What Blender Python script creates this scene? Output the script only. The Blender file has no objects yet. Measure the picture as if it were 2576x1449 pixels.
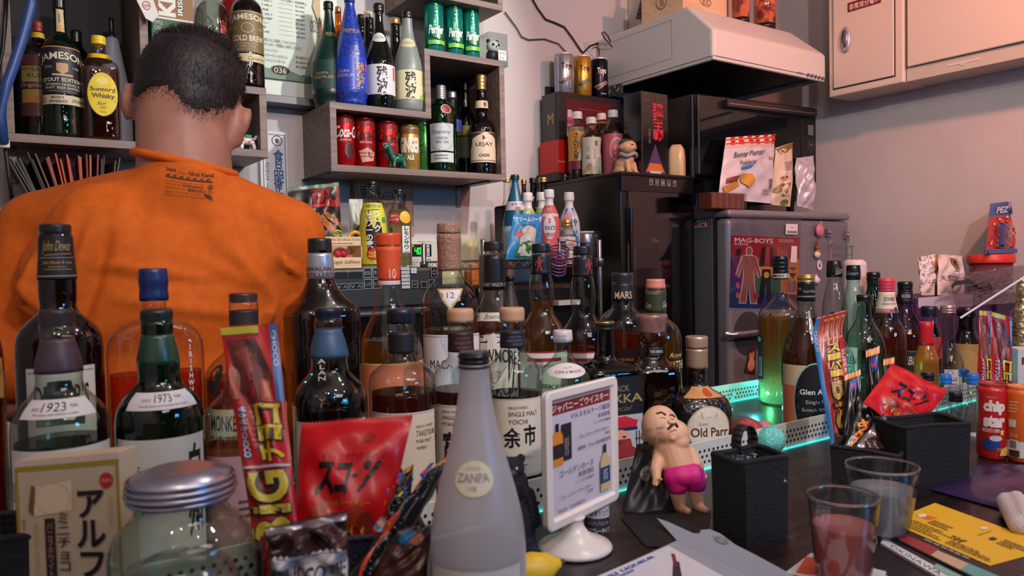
import bpy,math,random
import numpy as np
from mathutils import Vector,Matrix
random.seed(7)
RNG = np.random.RandomState(7)
SC = bpy.context.scene
# ---------------------------------------------------------------- camera
FPX,PW,PH = 1900.0,2576.0,1449.0
CAMZ = 1.33
YAW,PITCH,ROLL = math.radians(-34.7),math.radians(-1.9),math.radians(-1.15)
CAMR = Matrix.Rotation(YAW,3,'Z') @ Matrix.Rotation(math.radians(90) + PITCH,3,'X') @ Matrix.Rotation(ROLL,3,'Z')
CAM0 = Vector((0,0,CAMZ))
cd = bpy.data.cameras.new('camera'); cam = bpy.data.objects.new('camera',cd)
SC.collection.objects.link(cam)
cam.matrix_world = Matrix.Translation(CAM0) @ CAMR.to_4x4()
cd.sensor_width = 36.0; cd.lens = 36.0 * FPX / PW; cd.clip_start = 0.02; cd.clip_end = 50
cd.dof.use_dof = True; cd.dof.focus_distance = 1.9; cd.dof.aperture_fstop = 9.0
SC.camera = cam
# ---------------------------------------------------------------- world, lights, exposure
w = bpy.data.worlds.new('world'); SC.world = w; w.use_nodes = True
w.node_tree.nodes['Background'].inputs[0].default_value = (0.54,0.50,0.84,1)
w.node_tree.nodes['Background'].inputs[1].default_value = 0.14
def light(name,kind,loc,power,col,size=0.1,target=None,spot=None,blend=0.3,size_y=None):
    l = bpy.data.lights.new(name,kind); l.energy = power; l.color = col
    if kind == 'AREA':
        l.size = size
        if size_y: l.shape = 'RECTANGLE'; l.size_y = size_y
    else: l.shadow_soft_size = size
    if kind == 'SPOT': l.spot_size = math.radians(spot); l.spot_blend = blend
    o = bpy.data.objects.new(name,l); SC.collection.objects.link(o); o.location = loc
    if target is not None:
        o.rotation_euler = (Vector(target) - Vector(loc)).to_track_quat('-Z','Y').to_euler()
    return o
light('downlight_shelf','SPOT',(1.45,0.75,2.52),74,(1.0,0.97,0.88),0.03,(0.85,2.2,1.95),62,0.5)
light('downlight_kitchen','SPOT',(0.45,-0.95,2.5),94,(1.0,0.84,0.82),0.035,(1.5,2.0,1.6),70,0.6)
light('lamp_orange','SPOT',(1.98,0.35,2.46),62,(1.0,0.36,0.24),0.04,(2.6,1.3,1.75),120,0.7)
light('ceiling_bulb','POINT',(1.0,0.35,2.5),9,(1.0,0.85,0.72),0.03)
light('counter_bulb','POINT',(-0.1,-0.25,2.45),11,(1.0,0.80,0.66),0.03)
light('ceiling_panel','AREA',(0.7,-0.9,2.56),20,(1.0,0.86,0.8),1.1,(0.8,-0.3,0))
light('blue_screen','AREA',(1.45,-1.5,1.85),11,(0.06,0.42,1.0),0.55,(1.0,1.5,1.3),size_y=0.3)
for i,(bx,by,bz,bc) in enumerate(((-.3,.1,2.3,(1,.9,.8)),(.45,.05,2.35,(1,.95,.9)),(1.1,-.1,2.3,(1,.9,.85)),(1.75,.2,2.35,(1,.5,.35)),(.1,-.6,2.1,(.5,.6,1)),(.9,.5,2.45,(1,1,1)))):
    light('added_glint_light','POINT',(bx,by,bz),1.8,bc,0.018)  # small point lights added only to put glints on the bottles
SC.view_settings.view_transform = 'Standard'; SC.view_settings.look = 'None'
SC.view_settings.exposure = 0.0; SC.view_settings.gamma = 1.0; SC.view_settings.use_curve_mapping = False
SC.cycles.use_denoising = True
SC.cycles.max_bounces = 10; SC.cycles.transparent_max_bounces = 40; SC.cycles.transmission_bounces = 8
SC.cycles.glossy_bounces = 4; SC.cycles.sample_clamp_indirect = 6.0; SC.cycles.caustics_reflective = False
# ---------------------------------------------------------------- where a photo pixel's sight line meets a plane of the room
def ray(px,py):
    return (CAMR @ Vector(((px - PW/2) / FPX,-(py - PH/2) / FPX,-1.0)))
def onY(px,py,Y): d = ray(px,py); return CAM0 + d * (Y / d.y)
def onX(px,py,X): d = ray(px,py); return CAM0 + d * (X / d.x)
def onZ(px,py,Z): d = ray(px,py); return CAM0 + d * ((Z - CAMZ) / d.z)
def atD(px,py,D): return CAM0 + ray(px,py) * D
def depth(p): return -(CAMR.transposed() @ (Vector(p) - CAM0)).z
def rad_at(p,hw):    # half width in photo pixels -> metres for something round standing at p
    q = CAMR.transposed() @ (Vector(p) - CAM0)
    a = math.atan2(q.x,-q.z)
    return hw * (-q.z) * math.cos(a) / FPX
# ---------------------------------------------------------------- materials
def lin(c):
    c = c / 255.0
    return c / 12.92 if c <= 0.04045 else ((c + 0.055) / 1.055) ** 2.4
def rgb(c): return (lin(c[0]),lin(c[1]),lin(c[2]),1.0)
_M = {}
def M(c,rough=0.5,metal=0.0,emit=0.0,coat=0.0,name=None):
    k = (tuple(c),rough,metal,emit,coat)
    if k in _M: return _M[k]
    m = bpy.data.materials.new(name or 'paint_%d_%d_%d' % tuple(c)); m.use_nodes = True
    b = m.node_tree.nodes['Principled BSDF']
    b.inputs['Base Color'].default_value = rgb(c); b.inputs['Roughness'].default_value = rough
    b.inputs['Metallic'].default_value = metal; b.inputs['Coat Weight'].default_value = coat
    if emit:
        b.inputs['Emission Color'].default_value = rgb(c); b.inputs['Emission Strength'].default_value = emit
    _M[k] = m; return m
def noisy(name,c1,c2,scale=(10,10,10),rough=0.5,detail=4,bump=0.0,metal=0.0,dist=0.0,lo=0.35,hi=0.65,coat=0.0):
    m = bpy.data.materials.new(name); m.use_nodes = True; nt = m.node_tree; b = nt.nodes['Principled BSDF']
    tc = nt.nodes.new('ShaderNodeTexCoord'); mp = nt.nodes.new('ShaderNodeMapping'); mp.inputs['Scale'].default_value = scale
    n = nt.nodes.new('ShaderNodeTexNoise'); n.inputs['Scale'].default_value = 1.0; n.inputs['Detail'].default_value = detail
    n.inputs['Distortion'].default_value = dist
    r = nt.nodes.new('ShaderNodeValToRGB'); r.color_ramp.elements[0].color = rgb(c1); r.color_ramp.elements[1].color = rgb(c2)
    r.color_ramp.elements[0].position = lo; r.color_ramp.elements[1].position = hi
    L = nt.links.new
    L(tc.outputs['Object'],mp.inputs['Vector']); L(mp.outputs['Vector'],n.inputs['Vector']); L(n.outputs['Fac'],r.inputs['Fac'])
    L(r.outputs['Color'],b.inputs['Base Color']); b.inputs['Roughness'].default_value = rough; b.inputs['Metallic'].default_value = metal
    b.inputs['Coat Weight'].default_value = coat
    if bump:
        bp = nt.nodes.new('ShaderNodeBump'); bp.inputs['Strength'].default_value = bump; bp.inputs['Distance'].default_value = 0.01
        L(n.outputs['Fac'],bp.inputs['Height']); L(bp.outputs['Normal'],b.inputs['Normal'])
    return m
def front(nt,s):    # thin walls mirror only on their outer side
    g = nt.nodes.new('ShaderNodeNewGeometry'); a = nt.nodes.new('ShaderNodeMath'); a.operation = 'SUBTRACT'; a.inputs[0].default_value = 1; nt.links.new(g.outputs['Backfacing'],a.inputs[1])
    b = nt.nodes.new('ShaderNodeMath'); b.operation = 'MULTIPLY'; nt.links.new(s,b.inputs[0]); nt.links.new(a.outputs[0],b.inputs[1]); return b.outputs[0]
_G = {}
def glass(c=(235,240,238),edge=0.45,rough=0.0,ior=1.45,body=0.0,name='glass'):
    # clear bottle glass: tinted see-through that gets denser where the wall is seen edge-on, with a real reflection
    k = (tuple(c),edge,rough,ior,body)
    if k in _G: return _G[k]
    m = bpy.data.materials.new(name); m.use_nodes = True; nt = m.node_tree; N = nt.nodes; L = nt.links.new
    N.clear()
    out = N.new('ShaderNodeOutputMaterial'); mx = N.new('ShaderNodeMixShader'); tr = N.new('ShaderNodeBsdfTransparent')
    gl = N.new('ShaderNodeBsdfGlossy'); gl.inputs['Roughness'].default_value = max(rough,0.015); fr = N.new('ShaderNodeFresnel'); fr.inputs['IOR'].default_value = ior
    lw = N.new('ShaderNodeLayerWeight'); lw.inputs['Blend'].default_value = 0.25
    mc = N.new('ShaderNodeMix'); mc.data_type = 'RGBA'
    a = rgb(c); mc.inputs[6].default_value = a; e_ = edge*0.8; mc.inputs[7].default_value = (a[0]*e_,a[1]*e_,a[2]*e_,1)
    L(lw.outputs['Facing'],mc.inputs[0]); L(mc.outputs[2],tr.inputs['Color'])
    gl.inputs['Color'].default_value = (1,1,1,1)
    src = tr
    if body > 0:      # frosted glass scatters
        df = N.new('ShaderNodeBsdfTranslucent'); df.inputs['Color'].default_value = a
        d2 = N.new('ShaderNodeBsdfDiffuse'); d2.inputs['Color'].default_value = a
        m0 = N.new('ShaderNodeMixShader'); m0.inputs[0].default_value = 0.5; L(df.outputs[0],m0.inputs[1]); L(d2.outputs[0],m0.inputs[2])
        m2 = N.new('ShaderNodeMixShader'); m2.inputs[0].default_value = body
        L(tr.outputs[0],m2.inputs[1]); L(m0.outputs[0],m2.inputs[2]); src = m2
    lf = N.new('ShaderNodeLayerWeight'); lf.inputs['Blend'].default_value = 0.5
    pw = N.new('ShaderNodeMath'); pw.operation = 'POWER'; pw.inputs[1].default_value = 4.0; L(lf.outputs['Facing'],pw.inputs[0])
    ma = N.new('ShaderNodeMath'); ma.operation = 'MULTIPLY_ADD'; ma.inputs[1].default_value = 0.75; ma.inputs[2].default_value = 0.055; L(pw.outputs[0],ma.inputs[0])
    if rough < .02:
        tc = N.new('ShaderNodeTexCoord'); nz = N.new('ShaderNodeTexNoise'); nz.inputs['Scale'].default_value = 45; nz.inputs['Detail'].default_value = 1
        bp = N.new('ShaderNodeBump'); bp.inputs['Strength'].default_value = 0.35; bp.inputs['Distance'].default_value = 0.004
        L(tc.outputs['Object'],nz.inputs['Vector']); L(nz.outputs['Fac'],bp.inputs['Height']); L(bp.outputs['Normal'],gl.inputs['Normal'])
    L(ma.outputs[0],mx.inputs[0]); L(src.outputs[0],mx.inputs[1]); L(gl.outputs[0],mx.inputs[2]); L(mx.outputs[0],out.inputs[0])
    _G[k] = m; return m
_L = {}
def liquid(c,mixf=0.35):
    c = tuple(min(250,int(x + (255-x)*0.22)) for x in c)
    k = (tuple(c),mixf)
    if k in _L: return _L[k]
    m = bpy.data.materials.new('liquid'); m.use_nodes = True; nt = m.node_tree; N = nt.nodes; L = nt.links.new; N.clear()
    out = N.new('ShaderNodeOutputMaterial'); tr = N.new('ShaderNodeBsdfTransparent'); rf = N.new('ShaderNodeBsdfRefraction')
    tr.inputs['Color'].default_value = rgb(c); rf.inputs['Color'].default_value = rgb(c); rf.inputs['IOR'].default_value = 1.33
    rf.inputs['Roughness'].default_value = 0.02
    m1 = N.new('ShaderNodeMixShader'); m1.inputs[0].default_value = mixf; L(tr.outputs[0],m1.inputs[1]); L(rf.outputs[0],m1.inputs[2])
    gl = N.new('ShaderNodeBsdfGlossy'); gl.inputs['Roughness'].default_value = 0.03; fr = N.new('ShaderNodeFresnel'); fr.inputs['IOR'].default_value = 1.25
    d1 = N.new('ShaderNodeBsdfTranslucent'); d1.inputs[0].default_value = rgb(c); m0 = N.new('ShaderNodeMixShader'); m0.inputs[0].default_value = 0.24; L(m1.outputs[0],m0.inputs[1]); L(d1.outputs[0],m0.inputs[2]); m1 = m0
    m2 = N.new('ShaderNodeMixShader'); L(front(nt,fr.outputs[0]),m2.inputs[0]); L(m1.outputs[0],m2.inputs[1]); L(gl.outputs[0],m2.inputs[2]); L(m2.outputs[0],out.inputs[0])
    _L[k] = m; return m
WHITE,BLACK,INK = (235,232,228),(14,14,16),(30,26,26)
# ---------------------------------------------------------------- mesh builder
PENDING = []; ORG = {}
class MB:
    def __init__(s): s.v = []; s.f = []; s.mi = []; s.sm = []; s.mats = []
    def m(s,mat):
        if mat not in s.mats: s.mats.append(mat)
        return s.mats.index(mat)
    def add(s,vs,fs,mat,smooth=False):
        o = len(s.v); k = s.m(mat)
        s.v.extend([tuple(p) for p in vs]); s.f.extend([tuple(i + o for i in f) for f in fs])
        s.mi.extend([k] * len(fs)); s.sm.extend([smooth] * len(fs)); return s
    def box(s,a,b,mat,T=None):
        x0,y0,z0 = a; x1,y1,z1 = b
        vs = [(x0,y0,z0),(x1,y0,z0),(x1,y1,z0),(x0,y1,z0),(x0,y0,z1),(x1,y0,z1),(x1,y1,z1),(x0,y1,z1)]
        if T is not None: vs = [T @ Vector(p) for p in vs]
        return s.add(vs,[(0,3,2,1),(4,5,6,7),(0,1,5,4),(1,2,6,5),(2,3,7,6),(3,0,4,7)],mat)
    def grid(s,fn,nu,nv,mat,smooth=True):
        vs = [fn(i / nu,j / nv) for j in range(nv + 1) for i in range(nu + 1)]
        W = nu + 1
        fs = [(j*W+i,(j+1)*W+i,(j+1)*W+i+1,j*W+i+1) for j in range(nv) for i in range(nu)]
        return s.add(vs,fs,mat,smooth)
    def lathe(s,prof,mat,o=(0,0,0),n=40,cs=None,smooth=True,T=None,ends=True):
        # prof: (radius, z) bottom to top
        vs = []; fs = []; k = len(prof)
        for r,z in prof:
            for i in range(n):
                t = 2 * math.pi * i / n
                c,q = (math.cos(t),math.sin(t)) if cs is None else cs(t)
                p = Vector((o[0] + r * c,o[1] + r * q,o[2] + z))
                vs.append(T @ p if T is not None else p)
        for j in range(k - 1):
            for i in range(n):
                i2 = (i + 1) % n
                fs.append((j*n+i,j*n+i2,(j+1)*n+i2,(j+1)*n+i))
        s.add(vs,fs,mat,smooth)
        if ends:
            o2 = len(s.v) - len(vs); kk = s.m(mat)
            if prof[0][0] > 1e-5: s.f.append(tuple(o2 + i for i in reversed(range(n)))); s.mi.append(kk); s.sm.append(False)
            if prof[-1][0] > 1e-5: s.f.append(tuple(o2 + (k-1)*n + i for i in range(n))); s.mi.append(kk); s.sm.append(False)
        return s
    def tube(s,pts,r,mat,n=8,closed=False):
        pts = [Vector(p) for p in pts]; vs = []; fs = []; K = len(pts)
        for i,p in enumerate(pts):
            a = pts[(i-1) % K] if (closed or i > 0) else p
            b = pts[(i+1) % K] if (closed or i < K-1) else p
            d = (b - a).normalized(); u = d.cross(Vector((0,0,1)))
            if u.length < 0.05: u = d.cross(Vector((0,1,0)))
            u.normalize(); v = d.cross(u)
            rr = r[i] if isinstance(r,(list,tuple)) else r
            for j in range(n):
                t = 2 * math.pi * j / n; vs.append(p + (u * math.cos(t) + v * math.sin(t)) * rr)
        for i in range(K if closed else K - 1):
            i2 = (i + 1) % K
            for j in range(n): fs.append((i*n+j,i*n+(j+1) % n,i2*n+(j+1) % n,i2*n+j))
        if not closed: fs.append(tuple(range(n))); fs.append(tuple((K-1)*n + j for j in range(n)))
        return s.add(vs,fs,mat,True)
    def ball(s,c,r,mat,nu=20,nv=12,T=None):
        rx,ry,rz = (r,r,r) if not isinstance(r,(list,tuple)) else r
        vs = []; fs = []
        for j in range(nv + 1):
            ph = math.pi * j / nv
            for i in range(nu):
                t = 2 * math.pi * i / nu
                p = Vector((rx*math.sin(ph)*math.cos(t),ry*math.sin(ph)*math.sin(t),rz*math.cos(ph)))
                vs.append((T @ p if T is not None else p) + Vector(c))
        for j in range(nv):
            for i in range(nu): fs.append((j*nu+i,(j+1)*nu+i,(j+1)*nu+(i+1) % nu,j*nu+(i+1) % nu))
        return s.add(vs,fs,mat,True)
    def prism(s,pts,thick,mat):   # pts: 3-D outline, extruded along vector thick
        n = len(pts); vs = [Vector(p) for p in pts] + [Vector(p) + Vector(thick) for p in pts]
        fs = [tuple(range(n)),tuple(reversed(range(n,2*n)))] + [(i,i+n,(i+1) % n + n,(i+1) % n) for i in range(n)]
        return s.add(vs,fs,mat)
    def disc(s,c,r,nrm,mat,n=24):
        nrm = Vector(nrm).normalized(); u = nrm.orthogonal().normalized(); v = nrm.cross(u); c = Vector(c)
        return s.add([c + (u*math.cos(2*math.pi*i/n) + v*math.sin(2*math.pi*i/n))*r for i in range(n)],[tuple(range(n))],mat)
    def build(s,name,parent=None,bevel=0.0,label=None,kind=None,remesh=None,smooth_it=0,bseg=2):
        org = Vector(ORG.get(parent,(0,0,0)))
        me = bpy.data.meshes.new(name)
        me.from_pydata([tuple(Vector(p) - org) for p in s.v],[],s.f)
        for mt in s.mats: me.materials.append(mt)
        me.polygons.foreach_set('material_index',s.mi); me.polygons.foreach_set('use_smooth',s.sm); me.update()
        o = bpy.data.objects.new(name,me); PENDING.append(o)
        if parent is not None: o.parent = parent
        ORG[o] = org
        if bevel:
            b = o.modifiers.new('edge','BEVEL'); b.width = bevel; b.segments = bseg; b.limit_method = 'ANGLE'; b.harden_normals = False
        if remesh:
            r = o.modifiers.new('skin','REMESH'); r.mode = 'VOXEL'; r.voxel_size = remesh; r.use_smooth_shade = True
            if smooth_it: q = o.modifiers.new('relax','SMOOTH'); q.factor = 0.5; q.iterations = smooth_it
        if label: o['label'] = label
        if kind: o['kind'] = kind
        return o
def thing(name,label,cat,loc=(0,0,0),group=None):
    o = bpy.data.objects.new(name,None); o.location = loc; o['label'] = label; o['category'] = cat
    if group: o['group'] = group
    o.empty_display_size = 0.02
    ORG[o] = Vector(loc); PENDING.append(o); return o
def tag(o,label,cat,group=None):
    o['label'] = label; o['category'] = cat
    if group: o['group'] = group
    return o
def setorg(o,loc):       # put a one-mesh thing's origin at its base
    loc = Vector(loc); me = o.data
    for v in me.vertices: v.co -= loc
    o.location = loc; ORG[o] = loc; return o
def copy_tree(o,off,label=None,group=None,parent=None):
    c = o.copy(); PENDING.append(c)
    if parent is None:
        c.location = Vector(o.location) + Vector(off); ORG[c] = ORG[o] + Vector(off)
        if label: c['label'] = label
        if group: c['group'] = group
    else: c.parent = parent; ORG[c] = ORG[parent]
    for ch in [q for q in PENDING if q.parent == o]: copy_tree(ch,(0,0,0),parent=c)
    return c
# ---------------------------------------------------------------- lettering and printed marks
_T = {}
def text_geo(s,bold=0.0,shear=0.0,spacing=1.0):
    k = (s,bold,shear)
    if k in _T: return _T[k]
    cu = bpy.data.curves.new('lettering','FONT'); cu.body = s; cu.resolution_u = 3; cu.offset = bold; cu.shear = shear
    cu.space_line = 0.92; cu.align_x = 'CENTER' if '\n' in s else 'LEFT'
    ob = bpy.data.objects.new('lettering',cu); SC.collection.objects.link(ob); bpy.context.view_layer.update()
    dg = bpy.context.evaluated_depsgraph_get(); me = bpy.data.meshes.new_from_object(ob.evaluated_get(dg))
    v = np.array([p.co[:2] for p in me.vertices]) if len(me.vertices) else np.zeros((0,2))
    f = [tuple(p.vertices) for p in me.polygons]
    SC.collection.objects.unlink(ob); bpy.data.objects.remove(ob); bpy.data.curves.remove(cu); bpy.data.meshes.remove(me)
    if len(v):
        mn,mx = v.min(0),v.max(0); v = (v - mn) / np.maximum(mx - mn,1e-6)
    _T[k] = (v,f); return _T[k]
def split_long(v,f,mx,my):
    v = [tuple(p) for p in v]; f = list(f)
    for _ in range(4):
        mids = {}; nf = []; ch = False
        for t in f:
            if len(t) != 3: nf.append(t); continue
            best = None
            for a,b in ((0,1),(1,2),(2,0)):
                p,q = v[t[a]],v[t[b]]; e = max(abs(p[0]-q[0]) / mx,abs(p[1]-q[1]) / my)
                if best is None or e > best[0]: best = (e,a,b)
            if best[0] <= 1: nf.append(t); continue
            ch = True; a,b = best[1],best[2]; c = 3 - a - b; key = (min(t[a],t[b]),max(t[a],t[b]))
            if key not in mids: mids[key] = len(v); v.append(((v[t[a]][0]+v[t[b]][0])/2,(v[t[a]][1]+v[t[b]][1])/2))
            mi = mids[key]; nf += [(t[a],mi,t[c]),(mi,t[b],t[c])]
        f = nf
        if not ch: break
    return v,f
def V(s): return '\n'.join(s)          # upright column of characters
def art(mb,surf,items,rough=0.5,nmax=(0.08,0.5),base=None,e0=0.0,step=0.00012):
    """surf(u, v, e) -> point; u to the right, v down, e = height above the surface. items are painted in order."""
    lev = e0
    if base is not None:
        mb.grid(lambda a,b: surf(a,b,lev),24,8,M(base,rough)); lev += step
    for it in items:
        kind = it[0]; o = it[-1] if isinstance(it[-1],dict) else {}
        m = lambda c: M(c,o.get('rough',rough),o.get('metal',0.0),o.get('emit',0.0)) if not isinstance(c,bpy.types.Material) else c
        lev += step
        if kind == 't':
            _,s,x0,y0,x1,y1,c = it[:7]
            v,f = text_geo(s,o.get('bold',0.0),o.get('shear',0.0))
            if len(v) == 0: continue
            ro = o.get('rot',0)
            if ro == 90: w_ = [(x0 + (x1-x0)*p[1],y0 + (y1-y0)*p[0]) for p in v]
            elif ro == -90: w_ = [(x1 - (x1-x0)*p[1],y1 - (y1-y0)*p[0]) for p in v]
            else: w_ = [(x0 + (x1-x0)*p[0],y1 + (y0-y1)*p[1]) for p in v]
            v,f = split_long(w_,f,nmax[0],nmax[1])
            sl = o.get('slope',0.0); ar = o.get('arc',0.0)
            fn = lambda p: (p[0],p[1] + sl*(p[0]-x0) + ar*((2*(p[0]-x0)/(x1-x0)-1)**2))
            mb.add([surf(*fn(p),lev) for p in v],f,m(c))
        elif kind == 'r':
            _,x0,y0,x1,y1,c = it[:6]; sk = o.get('skew',0.0)
            mb.grid(lambda a,b: surf(x0+(x1-x0)*a,y0+(y1-y0)*b + sk*a,lev),max(1,int(abs(x1-x0)/nmax[0])+1),max(1,int(abs(y1-y0)/nmax[1])+1),m(c))
        elif kind == 'e':
            _,cx,cy,rx,ry,c = it[:6]; n = 28
            pts = [(cx,cy)] + [(cx+rx*math.cos(2*math.pi*i/n),cy+ry*math.sin(2*math.pi*i/n)) for i in range(n)]
            f = [(0,1+i,1+(i+1) % n) for i in range(n)]
            pts,f = split_long(pts,f,nmax[0],nmax[1]); mb.add([surf(p[0],p[1],lev) for p in pts],f,m(c))
        elif kind == 'o':     # ring
            _,cx,cy,rx,ry,wd,c = it[:7]; n = 32
            pts = []
            for i in range(n):
                a = 2*math.pi*i/n
                pts += [(cx+rx*math.cos(a),cy+ry*math.sin(a)),(cx+rx*(1-wd)*math.cos(a),cy+ry*(1-wd)*math.sin(a))]
            f = [(2*i,2*i+1,(2*i+3) % (2*n),(2*i+2) % (2*n)) for i in range(n)]
            mb.add([surf(p[0],p[1],lev) for p in pts],f,m(c))
        elif kind == 'p':
            _,pts,c = it[:3]
            from mathutils.geometry import tessellate_polygon
            tri = tessellate_polygon([[Vector((p[0],p[1],0)) for p in pts]])
            pts,f = split_long(pts,[tuple(t) for t in tri],nmax[0],nmax[1]); mb.add([surf(p[0],p[1],lev) for p in pts],f,m(c))
        elif kind == 'l':     # many thin lines of small print
            _,x0,y0,x1,y1,n,c = it[:7]; rr = random.Random(int(abs(x0*977+y0*131+n*7)*10)+3)
            al = o.get('align','l')
            for i in range(n):
                yy = y0 + (y1-y0)*(i+0.2)/n; hh = (y1-y0)/n*0.42; ww = (x1-x0)*rr.uniform(0.6,1.0)
                xa = x0 if al == 'l' else (x1-ww if al == 'r' else (x0+x1-ww)/2); x = xa
                while x < xa+ww:
                    wd = (x1-x0)*rr.uniform(0.04,0.13); xe = min(x+wd,xa+ww)
                    sk = o.get('slope',0.0)
                    mb.add([surf(q[0],q[1]+sk*(q[0]-x0),lev) for q in ((x,yy),(xe,yy),(xe,yy+hh),(x,yy+hh))],[(0,3,2,1)],m(c)); x = xe + (x1-x0)*0.018
def quadsurf(a,b,c,d):     # corners: top-left, top-right, bottom-right, bottom-left as seen
    a,b,c,d = map(Vector,(a,b,c,d)); n = (d - a).cross(b - a).normalized()
    n = ((d-a).cross(b-a) + (c-b).cross(b-a)).normalized()
    return lambda u,v,e: (a*(1-u) + b*u)*(1-v) + (d*(1-u) + c*u)*v + n*e
# ---------------------------------------------------------------- cartons and other boxes with printed faces
def boxT(c,yaw=0,tilt=0,roll=0):
    return Matrix.Translation(Vector(c)) @ Matrix.Rotation(math.radians(yaw),4,'Z') @ Matrix.Rotation(math.radians(tilt),4,'X') @ Matrix.Rotation(math.radians(roll),4,'Y')
def face(T,w,d,h,side):   # printed-surface function of one face of a box with base centre at T
    P = lambda x,y,z: T @ Vector((x,y,z))
    if side == 'front': return quadsurf(P(-w/2,-d/2,h),P(w/2,-d/2,h),P(w/2,-d/2,0),P(-w/2,-d/2,0))
    if side == 'left': return quadsurf(P(-w/2,d/2,h),P(-w/2,-d/2,h),P(-w/2,-d/2,0),P(-w/2,d/2,0))
    if side == 'right': return quadsurf(P(w/2,-d/2,h),P(w/2,d/2,h),P(w/2,d/2,0),P(w/2,-d/2,0))
    if side == 'top': return quadsurf(P(-w/2,d/2,h),P(w/2,d/2,h),P(w/2,-d/2,h),P(-w/2,-d/2,h))
def carton(name,label,cat,c,size,mat,yaw=0,tilt=0,roll=0,faces={},bevel=0.0008,group=None,rough=0.45):
    T = boxT(c,yaw,tilt,roll); w,d,h = size; mb = MB(); mb.box((-w/2,-d/2,0),(w/2,d/2,h),mat if not isinstance(mat,tuple) else M(mat,rough),T)
    if not faces:
        o = mb.build(name,None,bevel); setorg(o,c); return tag(o,label,cat,group)
    t = thing(name,label,cat,c,group); mb.build('carton',t,bevel)
    a = MB()
    for sd,its in faces.items(): art(a,face(T,w,d,h,sd),its,rough,(0.5,0.5),None,0.0003)
    a.build('printed_face',t); return t
# ---------------------------------------------------------------- bottles
def pchip(xs,ys,x):
    n = len(xs)
    if x <= xs[0]: return ys[0]
    if x >= xs[-1]: return ys[-1]
    h = [xs[i+1]-xs[i] for i in range(n-1)]; dl = [(ys[i+1]-ys[i])/h[i] for i in range(n-1)]; m = [0]*n
    m[0] = dl[0]; m[-1] = dl[-1]
    for i in range(1,n-1): m[i] = 0 if dl[i-1]*dl[i] <= 0 else 2/(1/dl[i-1]+1/dl[i])
    i = max(j for j in range(n-1) if xs[j] <= x); t = (x-xs[i])/h[i]
    return (2*t**3-3*t*t+1)*ys[i] + (t**3-2*t*t+t)*h[i]*m[i] + (-2*t**3+3*t*t)*ys[i+1] + (t**3-t*t)*h[i]*m[i+1]
def superell(n,ratio=1.0,rot=0.0,cut=None):
    def cs(t):
        c,s = math.cos(t - rot),math.sin(t - rot)
        k = (abs(c)**n + (abs(s)/1.0)**n) ** (-1.0/n); x,y = c*k,s*k*ratio
        return (x*math.cos(rot) - y*math.sin(rot),x*math.sin(rot) + y*math.cos(rot))
    return cs
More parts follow.
